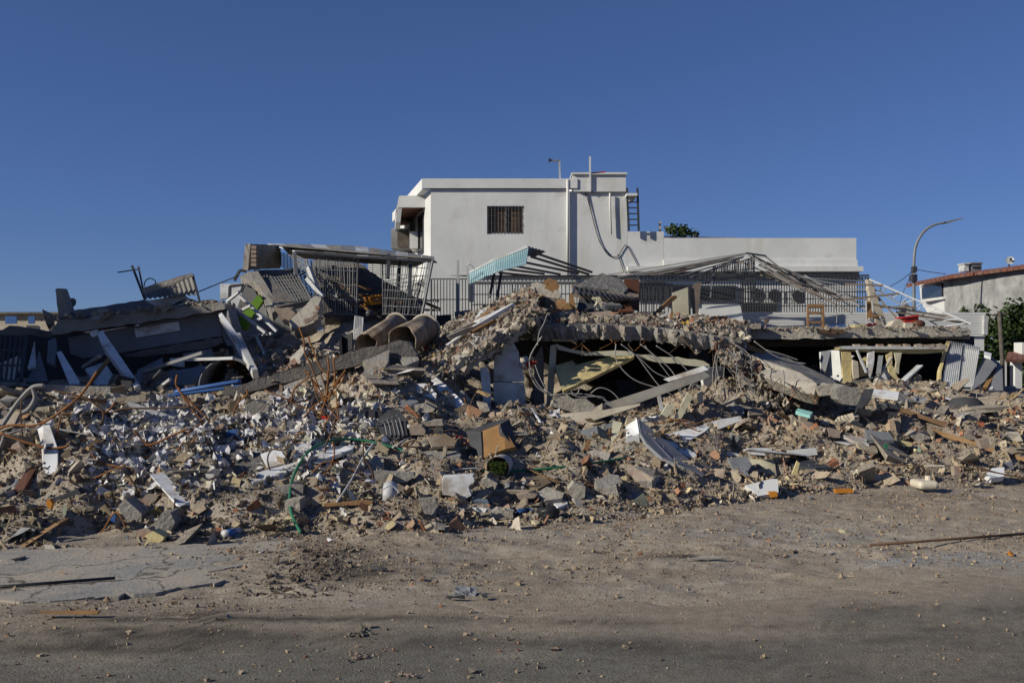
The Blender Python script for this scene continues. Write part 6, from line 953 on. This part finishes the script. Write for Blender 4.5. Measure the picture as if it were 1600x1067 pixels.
rt = thing('red_tub', 'bright red plastic tub on the long slab beside the chair', 'tub', W3(R6, 900, 700, 21.3)); part('shell', R6, [(845,665),(940,652),(942,680),(900,695),(862,692)], 21.3, .35, redm, rt); part('rim', R6, [(840,660),(944,648),(944,656),(842,668)], 21.25, .42, redm, rt)
ball('dark_barrel', 'dark brown round pot right of the red tub', 'pot', R6, 940, 705, 21.2, .12, brownd, 1.2, 1, .75); crumple('red_blanket', 'dark red blanket bundled on the long slab', 'blanket', R6, 645, 708, 21.2, .22, redm, 1, .5, 9); crumple('blue_tarp', 'dark blue tarp lying on the long slab right of the stool', 'tarp', R6, 430, 718, 21.0, .32, bluem, 1.3, .35, 10)
plate('yellow_mat', 'yellow brown foam mat on the edge of the long slab', 'mat', R6, [(540,710),(610,705),(615,728),(542,732)], 21.1, .3, cream, rough=.01); plate('tan_rock', 'tan broken block left of the red tub', 'concrete', R6, [(762,715),(790,690),(830,680),(855,700),(850,726),(770,728)], 21.2, .35, beige, rough=.025); plate('tan_rock', 'tan broken block under the red tub', 'concrete', R6, [(858,700),(910,698),(915,727),(860,728)], 21.1, .35, beige, rough=.025)
cb = thing('carved_barrel', 'brown wooden cabinet of curved ribs lying on the middle slab', 'cabinet', W3(R5, 640, 690, 20.5))
for k in range(4):
    x = 525+k*52; pts = [(x,690),(x-10,655),(x-4,630),(x+15,617),(x+46,615),(x+58,640),(x+56,690)]; part('rib', R5, pts, ('x',20.2+k*.06,20.35+k*.06), .45-.05*k, [woodbrown, brownd][k % 2], cb)
part('end_board', R5, [(480,625),(515,630),(525,690),(500,668)], 20.1, .06, brownd, cb); plate('pale_block', 'grey concrete block lying beside the carved wooden cabinet', 'concrete', R5, [(758,662),(900,668),(958,660),(955,692),(820,702),(760,698)], 20.3, .35, concrete_light, rough=.015)
plate('brown_slat_board', 'brown board leaning up to the right of the brown door', 'board', R5, [(255,628),(405,488),(430,488),(432,502),(275,635)], ('x',20.4,20.6), .05, woodbrown); plate('brown_stake', 'short brown stake standing on the middle heap near the cabinet', 'stake', R5, [(370,705),(395,585),(410,590),(388,710)], 18.6, .05, woodbrown); plate('white_strip', 'thin white strip lying on the middle heap', 'strip', R5, [(240,645),(400,585),(408,595),(262,652)], 19, .03, boardw)
cdo = thing('grey_door', 'pale grey door leaning behind the rubble right of the brown board', 'door', W3(R5, 460, 620, 23)); part('leaf', R5, [(402,470),(500,435),(512,560),(510,630),(410,630)], 23, .05, creampanel, cdo); part('stile', R5, [(500,432),(510,428),(520,630),(508,632)], 22.95, .07, metald, cdo); plate('brown_shutter', 'brown rusted shutter frame right of the pale grey door', 'shutter', R5, [(525,440),(545,410),(582,400),(572,520),(565,620),(530,600)], 23, .06, metalb)
plate('white_rock', 'white plaster block below the pale grey door', 'plaster', R5, [(400,650),(430,620),(470,610),(475,660),(420,665)], 20.6, .3, boardw, rough=.02)
rod('thin_wire', 'thin pale wire loop hanging from the pergola at right', 'wire', R5, [(1120,470),(1150,490),(1155,540),(1130,590)], .012, cablem, 23.8); rod('thin_wire', 'thin pale wire loop hanging near the wooden stool', 'wire', R5, [(1390,520),(1420,560),(1430,620),(1428,660)], .012, cablem, 23.6)
for k, (pts, lb) in enumerate((([(250,105),(340,170),(420,205),(510,218)],'grey cable arching down over the tilted slab, upper one'),([(310,150),(400,175),(470,200)],'grey cable lying over the tilted slab, lower one'),([(395,250),(402,300),(398,360)],'thin wire hanging down the face of the tilted slab'))): rod('cable', lb, 'cable', R7, pts, .010, cablem, 15.6+.3*(k == 0))
hb = 'rods and wires torn out at the right end of the middle slab'
for k in range(30):
    x0 = random.uniform(1110,1170); y0 = random.uniform(530,560); x1 = x0+random.uniform(-10,90); y1 = y0+random.uniform(40,120); Yq = random.uniform(16.0,16.6)
    rod_at('torn_rod', ['thin rusty','thin grey','thin steel'][k % 3]+' torn rod', 'rod', R0, [(x0,y0,Yq+.3),((x0+x1)/2+random.uniform(-14,14),(y0+y1)/2+random.uniform(-8,8),Yq+.1),(x1,y1,Yq-.3)], .006, [rustd, cablem, metalg][k % 3], group=hb, n=4, smooth=4)
plate('rear_wall', 'dark broken wall behind the white framework left of the cage', 'wall', R2, [(-30,520),(140,360),(330,440),(600,470),(600,660),(-30,660)], 22.5, .2, stained, rough=.05)
for k in range(22):
    px = random.uniform(850, 1160) if k < 14 else random.uniform(1180, 1290); py = 528+random.uniform(-8, 8) if k < 14 else 575+(px-1180)*.45; Yq = 16.45 if k < 14 else 15.6
    rod_at('stub_bar', ['rusty','dark rusty'][k % 2]+' bar stub', 'rebar', R0, [(px, py, Yq+.2), (px+random.uniform(-6, 6), py+random.uniform(0, 6), Yq-.1), (px+random.uniform(-22, 22), py+random.uniform(4, 26), Yq-.3)], .007, [rust, rustd][k % 2], group='bar stubs poking out of the slabs', n=4, smooth=4)
# ---------------------------------------------------------------- single pieces lying on the debris slope, hand placed
for R, pts, Y, t, m, lb, nm, cat, ro in ITEMS:
    plate(nm, lb, cat, R, pts, Y, t, m, rough=ro)
# dark cabinet with ochre front
ck = thing('dark_cabinet', 'dark grey cabinet with ochre brown front lying on the slope', 'cabinet', W3(S2, 270, 540, 11.9)); part('front', S2, [(205,375),(325,330),(420,470),(300,505),(215,545)], [12.1,12.15,11.9,11.75,11.75], .06, ply, ck, rough=.006); part('left_side', S2, [(112,375),(205,372),(215,545),(190,555),(140,470)], [12.25,12.08,11.73,11.8,12.1], .05, charcoal, ck); part('right_side', S2, [(325,335),(385,300),(432,470),(415,480),(340,380)], [12.12,12.4,12.0,11.9,12.0], .05, charcoal, ck); part('top', S2, [(112,372),(330,300),(385,298),(325,332),(205,372)], [12.3,12.7,12.5,12.16,12.1], .04, charcoal, ck)
bfb = thing('brick_faced_block', 'grey topped block of brick masonry at the right of the middle slope', 'masonry', W3(S2, 1230, 740, 11.6)); part('top', S2, [(1165,600),(1220,570),(1335,640),(1285,665)], [11.9,12.1,11.9,11.6], .08, concrete, bfb, rough=.008); part('brick', S2, [(1120,625),(1160,605),(1280,670),(1270,700),(1190,690)], [11.8,11.85,11.55,11.5,11.6], .15, brickm, bfb, rough=.01); part('side', S2, [(1285,668),(1338,645),(1345,700),(1275,725)], [11.55,11.85,11.8,11.5], .1, concrete_light, bfb, rough=.01); part('mortar', S2, [(1195,690),(1275,690),(1275,740),(1210,720)], 11.5, .2, concrete_light, bfb, rough=.015)
cu_ = thing('striped_cushion', 'dark grey striped cushion leaning on rubble below the tanks', 'cushion', W3(S1, 1050, 425, 12.2)); part('cover', S1, [(945,330),(985,270),(1050,235),(1100,240),(1135,300),(1148,400),(1080,425),(1010,400)], ('y',12.35,12.05), .10, charcoal, cu_, rough=.012)
for k in range(5): MB().tube([W3(S1,960+k*30,330-k*14,12.16+.0*k), W3(S1,1000+k*24,290-k*6+30,12.2-.02), W3(S1,1020+k*26,400,12.04)], .009, 5, 5).build('piping', greyp, cu_, True)
bu = thing('white_bucket', 'white plastic bucket lying at the slope foot', 'bucket', W3(S1, 1035, 790, 10.3)); MB().tube([W3(S1,1030,790,10.3), W3(S1,1040,725,10.5)], .065, 16, r2=.08).build('shell', metalw, bu, True); MB().tube([W3(S1,985,760,10.2),W3(S1,1000,735,10.2),W3(S1,1050,715,10.25),W3(S1,1098,760,10.2)], .005, 5, 5).build('handle', metalw, bu, True)
rod('white_rod', 'thin white plastic rod standing on the slope below the hose', 'rod', S1, [(708,815,10.1),(790,690,10.8),(870,540,11.2),(935,450,11.6)], .012, metalw); rod('white_rod', 'short white rod lying right of the striped cushion', 'rod', S1, [(1055,478,11.8),(1180,400,12.2)], .014, metalw); rod('white_rod', 'pair of white rods behind the rendered lump', 'rod', S1, [(1330,640,11.2),(1450,615,11.3),(1599,605,11.4)], .011, metalw)
rod('green_hose', 'long green garden hose looping over the middle of the slope', 'hose', R0, HOSE, .015, hosem, n=8, smooth=8)
pots = thing('plant_tub', 'grey plant tub with green turf lying on its side under the hose', 'tub', W3(S2, 305, 640, 11.5)); ptb = MB(); p0, p1 = W3(S2,310,605,11.3), W3(S2,340,585,11.8); ptb.tube([p0,p1], .13, 16, cap=False); ptb.build('shell', metalw, pots, True); pl2 = MB()
for i in range(260):
    p = p0+Vector((random.uniform(-.09,.09), random.uniform(-.06,.05), random.uniform(-.08,.05))); d = Vector((random.uniform(-.3,.3), -1, random.uniform(-.2,.9)))*.06; k = len(pl2.v); pl2.add([p, p+d+Vector((.008,0,0)), p+d*.6+Vector((-.01,0,.01))], [(0,1,2)])
pl2.build('turf', leafm, pots)
jc = thing('plastic_jerrycan', 'cloudy cream plastic jerrycan lying at the right slope foot', 'jerrycan', W3(R7, 1130, 850, 12.6)); jb = MB(); a0, a1 = W3(R7,1078,850,12.4), W3(R7,1182,806,12.4); jb.span(a0.x,a1.x,12.4,12.75,a0.z,a1.z); jo = jb.build('body', jugm, jc); bv = jo.modifiers.new('bevel', 'BEVEL'); bv.width = .05; bv.segments = 3; MB().tube([a1+Vector((-.08,.17,0)), a1+Vector((-.08,.17,.05))], .04, 10).build('cap', jugm, jc); MB().tube([a0+Vector((.06,-.005,.30)), a0+Vector((.3,-.01,.30))], .015, 6).build('seam', jugm, jc)
bk = thing('black_bin_bag', 'black rubbish bag at the slope foot in the middle', 'bag', W3(S2, 630, 910, 10.4)); 
bgg = ball('bag_body', None, None, S2, 630, 880, 10.4, .105, black, 1.15, .9, .75, 5, .35); bgg.location -= bk.location; bgg.parent = bk; MB().tube([W3(S2,600,850,10.4),W3(S2,590,815,10.35)], .025, 6, r2=.02).build('knot', black, bk)
for x, y, Y, w, lb, m, s in ((480,870,10.5,.17,'blue and white plastic bag beside the black rubbish bag',bluem,1),(160,865,10.3,.24,'grey clear plastic bag at the slope foot below the rendered lump',metalw,2),(420,720,11,.24,'striped grey cloth crumpled on the middle slope',greyp,3),(790,640,11.6,.16,'grey blue cloth scrap right of the cardboard',charcoal,4),(1260,300,13.2,.22,'white and blue bag scrap above the folded panel',boardw,5)):
    crumple('crumpled_bag', lb, 'bag', S2, x, y, Y, w, m, 1, .8, s+40)
bo2 = thing('plastic_bottle', 'clear blue bottle lying at the foot of the right middle slope', 'bottle', W3(S2, 1540, 820, 11.5)); MB().tube([W3(S2,1580,825,11.6),W3(S2,1515,808,11.4)], .035, 10).build('body', greyp, bo2, True); MB().tube([W3(S2,1515,808,11.4),W3(S2,1498,802,11.35)], 0.034, 10, r2=.014).build('neck', greyp, bo2, True)
pb = thing('paint_can', 'small can with blue label lying at the left slope foot', 'can', W3(R8, 1280, 920, 9.4)); MB().tube([W3(R8,1245,905,9.3),W3(R8,1325,890,9.5)], .04, 12).build('body', metalw, pb, True); MB().tube([W3(R8,1258,903,9.32),W3(R8,1300,895,9.42)], .041, 12).build('label_band', bluem, pb, True)
# rusty reinforcing bars, each one a thing of its own
GRb = 'rusty reinforcing bars in the bundle on the slope'
for k, (pts, Y) in enumerate((([(470,605),(500,690),(505,760),(545,850),(600,1000),(640,1060)],13.0),([(525,665),(560,750),(600,850),(650,900)],13.2),([(500,870),(545,920),(600,1000),(635,1067)],12.8),([(650,790),(655,900),(645,1060)],12.9),([(710,785),(685,810),(695,900),(680,1000),(650,1067)],12.7),([(755,880),(700,970),(640,1050)],12.7),([(530,920),(470,960),(435,1000),(420,1067)],12.9),([(680,980),(740,900),(760,870)],12.6),([(570,960),(590,1067)],12.8))):
    rod_at('rebar', ['short','long'][len(pts) > 4]+' rusty bar fanning up', 'rebar', R2, pts, .0115, rust, Y, GRb)
for k, (pts, Y) in enumerate((([(255,115),(360,160),(480,220),(600,250),(640,290)],12.6),([(420,190),(415,290)],12.6),([(490,300),(560,220),(700,120),(755,20)],12.6),([(540,30),(590,180),(640,260),(760,380)],12.5),([(520,0),(620,180),(700,280),(790,400)],12.6),([(600,0),(640,120),(660,210),(720,300)],12.7),([(650,0),(640,150),(600,280)],12.4),([(840,350),(920,360),(1040,370),(1110,410)],12.2),([(680,440),(690,520),(660,600),(590,690),(500,820)],10.9),([(870,440),(875,560),(900,650),(940,710)],11.1),([(700,120),(710,250),(720,310)],12.4),([(870,540),(920,610),(935,700)],10.9),([(440,400),(500,380),(550,410)],11.7),([(250,440),(290,380),(330,385)],11.9))):
    rod_at('rebar', ['rusty orange','dark rusty'][k % 2]+' bent bar', 'rebar', S1, pts, .009, [rust,rustd][k % 2], Y, 'rusty reinforcing bars around the red strip')
for k, (pts, Y) in enumerate((([(0,320),(60,300),(200,300),(330,230),(450,130),(540,0)],11.2),([(0,345),(130,390),(260,425),(340,425),(380,410)],11.0),([(300,110),(450,140),(540,190),(575,230),(560,290),(480,320)],12.2),([(985,20),(985,90),(1080,190),(1180,290)],12.9),([(990,90),(1060,200),(1130,280)],12.8),([(1060,200),(900,205),(680,210),(600,250),(560,280)],12.6),([(640,170),(600,220),(500,260),(470,240)],12.5),([(1370,100),(1375,130),(1320,180),(1285,275)],12.8),([(1340,140),(1310,200),(1280,280)],12.8),([(510,460),(560,510),(660,530),(740,550),(790,600),(805,680)],10.9),([(640,425),(830,410),(950,360),(1040,320)],11.5),([(700,400),(760,340),(810,290)],11.6),([(1120,290),(1060,330),(1010,390)],11.6),([(340,240),(320,330),(300,400),(350,460),(440,520)],11.2),([(120,160),(115,250),(130,400),(150,480)],11.3),([(270,410),(330,360),(380,430)],11.2),([(420,640),(600,560),(700,520)],10.7),([(980,430),(1100,440),(1260,470)],11.4),([(1060,520),(1180,580),(1300,590)],11.2),([(740,330),(860,440),(940,470)],11.5))):
    rod_at('rebar', ['rusty curling bar','thin brown bar'][k > 10], 'rebar', R8, pts, [.014,.009][k > 10], [rust, rustd][k % 3 == 2], Y, ['rusty bars curling at the left','thin brown bars among the papers'][k > 10])
for k, (pts, Y) in enumerate((([(0,550),(110,590),(320,670)],13.7),([(40,600),(200,640),(420,628),(445,680)],13.8),([(880,720),(1100,730),(1300,735),(1599,790)],13.2),([(820,730),(1000,770),(1120,690),(1190,740)],13.3),([(0,570),(70,640)],13.4),([(1250,690),(1420,750),(1500,770)],13.2))):
    rod_at('rebar', 'thin dark rusty bar', 'rebar', R7, pts, .009, rustd, Y, 'thin rusty bars on the right slope')
for k, (pts, Y) in enumerate((([(1200,280),(1330,290),(1430,310),(1599,395)],13.6),([(1310,330),(1440,300),(1560,330)],13.7),([(400,330),(420,260),(418,200)],14.2),([(100,165),(130,250),(160,330)],14))):
    rod_at('rebar', 'rust brown bar', 'rebar', S2, pts, .009, rust, Y, 'rust brown bars by the middle opening')
for pts, lb in (([(15,300),(60,230),(110,160),(180,90),(245,80)],'shredded grey cable bundle arching at the left edge'),([(180,90),(195,150),(160,210),(125,230)],'frayed grey strip hanging from the shredded cable bundle'),([(0,430),(20,380),(25,360)],'frayed grey cable end at the left edge')): rod('frayed_cable', lb, 'cable', R8, pts, .026, cablem, 11.6, n=7)
# ---------------------------------------------------------------- repeated pieces: every one a copy with its own place
def rock_obj(name, proto, m):
    v, f = proto; me = bpy.data.meshes.new(name); me.from_pydata([Vector(p) for p in v], [], [tuple(int(i) for i in t) for t in f]); me.materials.append(m); return me
def rough_rock(seed):
    v, f = rockmesh(seed, 9, random.uniform(.4,.75), .42); bm = bmesh.new(); vs = [bm.verts.new(p) for p in v]; [bm.faces.new([vs[i] for i in t]) for t in f]
    r = random.Random(seed); bmesh.ops.subdivide_edges(bm, edges=bm.edges, cuts=1, use_grid_fill=True)
    for q_ in bm.verts: q_.co *= 1+r.uniform(-.07,.07)
    bm.verts.index_update(); v = np.array([q_.co[:] for q_ in bm.verts]); f = [[x.index for x in t.verts] for t in bm.faces]; bm.free(); return v, f
def paper_mesh(seed):
    r = random.Random(seed); n = 5; v = [((i/n-.5)*1.0+r.uniform(-.07,.07), (j/n-.5)*.8+r.uniform(-.07,.07), r.uniform(-.16,.16)+.25*math.sin(i*1.1+seed)*math.cos(j*.9+seed)) for j in range(n+1) for i in range(n+1)]
    f = [(j*(n+1)+i, j*(n+1)+i+1, (j+1)*(n+1)+i+1, (j+1)*(n+1)+i) for j in range(n) for i in range(n)]; return np.array(v), f
def quarter(seed, dx, dy, dz):
    v, f = boxrock(seed, dx, dy, dz); return v, f
zones = ((-200, 430, 'on the shaded left slope before the ruin'), (430, 700, 'on the slope below the bent cage and tanks'), (700, 1060, 'on the middle slope below the dark opening'), (1060, 1750, 'on the right slope before the shop front'))
def strew(name, cat, desc, protos_, m, n, smin, smax, wts, dmax=7.0, d0=0, tilt=.6, sink=.12, sk=1.0):
    mes = [rock_obj(name, p, m) for p in protos_]; done = 0; tries = 0
    while done < n and tries < n*40:
        tries += 1; X = random.uniform(-9, 11); D = d0+random.betavariate(1.1, 1.7)*(dmax-d0)
        Y = 11.0
        for _ in range(4): Y = CH*F/(np.interp(800+X/Y*F, footx, footy)-HOR)+D
        px = 800+X/Y*F
        z = next((i for i, q_ in enumerate(zones) if q_[0] <= px < q_[1]), None)
        if z is None or px < -60 or px > 1660 or random.random() > wts[z]: continue
        s = smin*(smax/smin)**(random.random()**2.2)
        if kept(X, Y) and random.random() < .95: continue
        o = bpy.data.objects.new(name, random.choice(mes)); C.objects.link(o)
        o.location = (X, Y, hz1(X, Y)+s*sink); o.rotation_euler = (random.gauss(0,tilt), random.gauss(0,tilt), random.uniform(0,6.3)); o.scale = (s*random.uniform(.8,1.3), s*random.uniform(.8,1.2), s*random.uniform(.75,1.1)*sk)
        sz = 'large ' if s > smin+(smax-smin)*.45 else 'small ' if s < smin*1.35 else ''; tag(o, f'{sz}{desc} {where(o.location)}', cat, f'{desc}s {zones[z][2]}'); done += 1
strew('concrete_chunk', 'concrete', 'grey brown concrete chunk', [rough_rock(100+i) for i in range(10)]+[boxrock(300+i,1,.7+.05*(i%4),.2+.06*(i%5),.22) for i in range(12)], chunkm, 190, .12, .38, (.7,.95,.9,1))
strew('brick_piece', 'brick', 'broken red clay brick', [boxrock(200+i,1,.5,.4) for i in range(5)]+[rockmesh(230+i,10,.6) for i in range(4)], brickm, 170, .08, .22, (.3,.7,.8,1))
strew('plaster_piece', 'plaster', 'pale plaster or tile fragment', [boxrock(320+i,1,.75,.10) for i in range(6)]+[boxrock(340+i,1.2,.5,.16) for i in range(4)], plasterm, 140, .07, .24, (.4,.9,1,.7))
strew('paper_scrap', 'paper', 'crumpled white paper', [paper_mesh(i) for i in range(10)], paperm, 60, .07, .18, (.6,1,.7,.3), sink=.2)
strew('litter_scrap', 'litter', 'coloured litter scrap', [paper_mesh(20+i) for i in range(6)]+[boxrock(380,1,.5,.1)], litterm, 60, .06, .15, (1,.8,.7,.45), sink=.2)
strew('wood_splinter', 'wood', 'splintered length of wood', [boxrock(400+i,1,.09,.07) for i in range(4)]+[boxrock(420+i,1,.16,.03) for i in range(3)], woodm, 140, .2, .75, (1,1,1,.8), tilt=.3, sink=.08)
strew('slab_fragment', 'concrete', 'broken flat concrete slab', [boxrock(700+i,1,.6+.06*(i%4),.13,.2) for i in range(8)], chunkm, 42, .34, .72, (.6,.9,1,1), tilt=.32, sink=.03)
strew('board_strip', 'board', 'dirty board strip', [boxrock(720+i,1,.10+.03*(i%4),.022,.12) for i in range(8)], boardw, 46, .35, 1.0, (.9,1,1,.7), tilt=.3, sink=.07)
strew('bent_sheet', 'sheet', 'bent grey metal sheet', [paper_mesh(740+i) for i in range(6)], metalg, 26, .25, .5, (.8,1,1,.8), tilt=.4, sink=.15, sk=.7)
strew('timber_piece', 'timber', 'long grey timber piece', [boxrock(760+i,1,.07,.05,.1) for i in range(4)], woodm, 40, .6, 1.5, (1,1,1,.8), tilt=.22, sink=.05)
for k in range(34):
    while True:
        px = random.choice((random.gauss(150,120), random.gauss(560,120), random.gauss(560,100), random.gauss(1150,150))); Yq = CH*F/(float(np.interp(px, footx, footy))-HOR)+random.uniform(.8, 4.2)
        if 0 < px < 1500: break
    X = (px-800)/F*Yq; z = hz1(X, Yq); a_ = random.uniform(0, 6.3); L_ = random.uniform(.3, .9); pts = [Vector((X, Yq, z-.03))]
    for j in range(4): a_ += random.gauss(0, .6); pts.append(pts[-1]+Vector((math.cos(a_)*L_/4, math.sin(a_)*L_/8, random.gauss(.06, .09))))
    o = MB().tube(pts, random.uniform(.006,.010), 5, 5).build('rebar', [rust, rustd, rustd][k % 3], None, True, None, 'rebar', 'loose bent bars on the slope'); o['label'] = f"{['rusty orange','dark brown','dark brown'][k % 3]} loose bent bar {where(o.location)}"
# the drift of papers at the left
mes = [rock_obj('paper_scrap', paper_mesh(60+i), paperm) for i in range(12)]
for k in range(215):
    while True:
        px = random.gauss(235, 70) if k < 175 else random.gauss(480, 55); Yq = random.gauss(12.9, .45) if k % 4 else random.gauss(11.6, .5)
        if 60 < px < 600: break
    X = (px-800)/F*Yq; s = random.uniform(.09, .21); o = bpy.data.objects.new('paper_scrap', random.choice(mes)); C.objects.link(o); o.location = (X, Yq, hz1(X, Yq)+s*.25+random.uniform(0,.08)); o.rotation_euler = (random.gauss(.3,.7), random.gauss(0,.7), random.uniform(0,6.3)); o.scale = (s, s*random.uniform(.7,1.2), s*1.1)
    lb = 'crumpled white papers in the drift at left' if px < 370 else 'crumpled white papers strewn below the rusty bars'; tag(o, f"{'large ' if s > .17 else 'small ' if s < .12 else ''}crumpled white paper {where(o.location)}", 'paper', lb)
# larger pieces on the two slabs
for nm, cat, protos_, m, n, smin, smax, desc in (('concrete_chunk','concrete',[rough_rock(500+i) for i in range(6)],chunkm,60,.10,.26,'grey concrete chunk'),('brick_piece','brick',[boxrock(520+i,1,.5,.4) for i in range(4)],brickm,80,.08,.19,'broken red brick'),('paper_scrap','paper',[paper_mesh(80+i) for i in range(6)],paperm,25,.1,.22,'crumpled paper'),('litter_scrap','litter',[paper_mesh(90+i) for i in range(4)],litterm,22,.1,.2,'coloured scrap')):
    mes = [rock_obj(nm, p, m) for p in protos_]
    for t, e, wh, fr in ((tA, eA, 'on the sagging middle slab', .65), (tB, eB, 'on the tilted slab', .35)):
        x0, x1, y0, y1 = min(p.x for p in e), max(p.x for p in e), min(p.y for p in e), max(p.y for p in e); c_ = 0
        while c_ < n*fr:
            X, Y = random.uniform(x0,x1), y0+(y1-y0)*random.random()**1.4
            if not inside(np.array([X]), np.array([Y]), e)[0] or (t is tA and Y < 17.1 and random.random() < .7): continue
            s = smin*(smax/smin)**random.random(); o = bpy.data.objects.new(nm, random.choice(mes)); C.objects.link(o); o.location = (X, Y, float(t(X,Y))+s*.2); o.rotation_euler = (random.gauss(0,.5), random.gauss(0,.5), random.uniform(0,6.3)); o.scale = (s*random.uniform(.8,1.3), s, s*random.uniform(.7,1)); u = (X-x0)/(x1-x0); tag(o, f"{'large ' if s > (smin+smax)*.5 else ''}{desc} {wh}, {['near its left end','left of its middle','right of its middle','near its right end'][min(3,int(u*4))]}, {'towards the front' if Y < y0+(y1-y0)*.35 else 'towards the back'}", cat, f'{desc} {wh}'); c_ += 1
# ---------------------------------------------------------------- small things on the dirt and road
def onground(px, py): Y = CH*F/(py-HOR); v = P(px, py, Y); z = float(relief(np.array([v.x]), np.array([Y]))[0][0]); return Vector((v.x, v.y, z+.008))
gr_ = lambda a, b, r, m, nm, lb, cat: MB().tube([onground(*a)+Vector((0,0,r+.012)), onground(*b)+Vector((0,0,r+.012))], r, 6).build(nm, m, None, True, lb, cat)
gr_((-60,927), (180,909), .012, black, 'steel_rod', 'straight dark rod lying on the cracked pavement at left', 'rod'); gr_((1360,862), (1680,832), .012, rustd, 'steel_rod', 'straight dark rod lying on the dirt at right', 'rod')
p0, p1 = onground(66,966), onground(152,969); MB().box((p0+p1)/2+Vector((0,0,.035)), ((p1-p0).length,.045,.014)).build('timber_offcut', ply, None, False, 'flat tan timber offcut on the gravel strip at bottom left', 'timber')
def lump(name, label, cat, px, py, s, m, seed, flat=1.0, group=None):
    v, f = rough_rock(seed); me = rock_obj(name, (v, f), m); o = bpy.data.objects.new(name, me); C.objects.link(o); o.location = onground(px, py)+Vector((0,0,s*.22*flat)); o.scale = (s, s*.8, s*flat); o.rotation_euler = (0,0,seed); return tag(o, label, cat, group)
lump('foam_lump', 'pale yellow foam lump on the dirt beside the grey plastic scraps', 'foam', 752, 938, .11, stonepop, 601); lump('foam_lump', 'small pale yellow foam lump near the middle slope edge', 'foam', 836, 821, .12, stonepop, 602); lump('foam_lump', 'yellow lump on the dirt edge right of the pavement', 'foam', 414, 878, .06, stonepop, 603); lump('foam_lump', 'tiny yellow lump on the dirt below the slope', 'foam', 905, 846, .06, stonepop, 609)
lump('orange_scrap', 'bright orange plastic piece on the dirt near the right edge', 'plastic', 1580, 866, .10, orange, 604, .8); lump('flat_stone', 'flat white slab piece on the dirt at right', 'stone', 1325, 835, .26, plasterm, 605, .25); lump('broken_concrete', 'worn grey concrete patch sticking out of the dirt at right middle', 'concrete', 1098, 882, .5, concrete_light, 606, .15); lump('pale_stone', 'pale stone lying alone on the asphalt', 'stone', 793, 1002, .05, chunkm, 607); lump('pale_stone', 'pale stone at the bottom edge of the asphalt', 'stone', 737, 1052, .06, chunkm, 608); lump('white_stone', 'small white stone on the asphalt edge at right', 'stone', 1078, 923, .06, plasterm, 610, .8); lump('tyre_scrap', 'black rubber scrap on the pavement at far left', 'rubber', 32, 876, .2, black, 611, .35); lump('dark_scrap', 'dark scrap on the dirt right of the pavement', 'rubber', 436, 906, .14, black, 612, .25)
lump('earth_clod', 'broken dark clods heaped right of the tyre marks', 'earth', 592, 898, .2, concrete_dark, 613, .5)
for k in range(14): lump('rubble_crumb', ['small','large'][k % 2]+' tan broken crumb in the small pile on the asphalt', 'stone', 565+random.gauss(0,14), 992+random.gauss(0,4), random.uniform(.03,.05) if k % 2 == 0 else random.uniform(.06,.09), chunkm if k % 4 else concrete_light, 620+k, .8, 'crumbs in the small tan pile')
for cx, cy, lb, n in ((558,1027,'red brick crumb in the pile below the tan crumbs',26),(630,1058,'red brick crumb in the pile at the bottom edge',20)):
    for k in range(n): lump('brick_crumb', lb, 'brick', cx+random.gauss(0,13), cy+random.gauss(0,3.5), random.uniform(.02,.045), brickm, 640+k, .8, lb+'s')
for x, y, w, m, lb, s in ((712,938,.18,metalg,'grey green curved plastic scrap on the dirt beside the foam lump',71),(728,930,.2,greyp,'grey plastic scrap standing behind the foam lump',72)): crumple('plastic_scrap', lb, 'plastic', R0, x, y-6, CH*F/(y-HOR), w*.75, m, 1, .6, s, kink=.3)
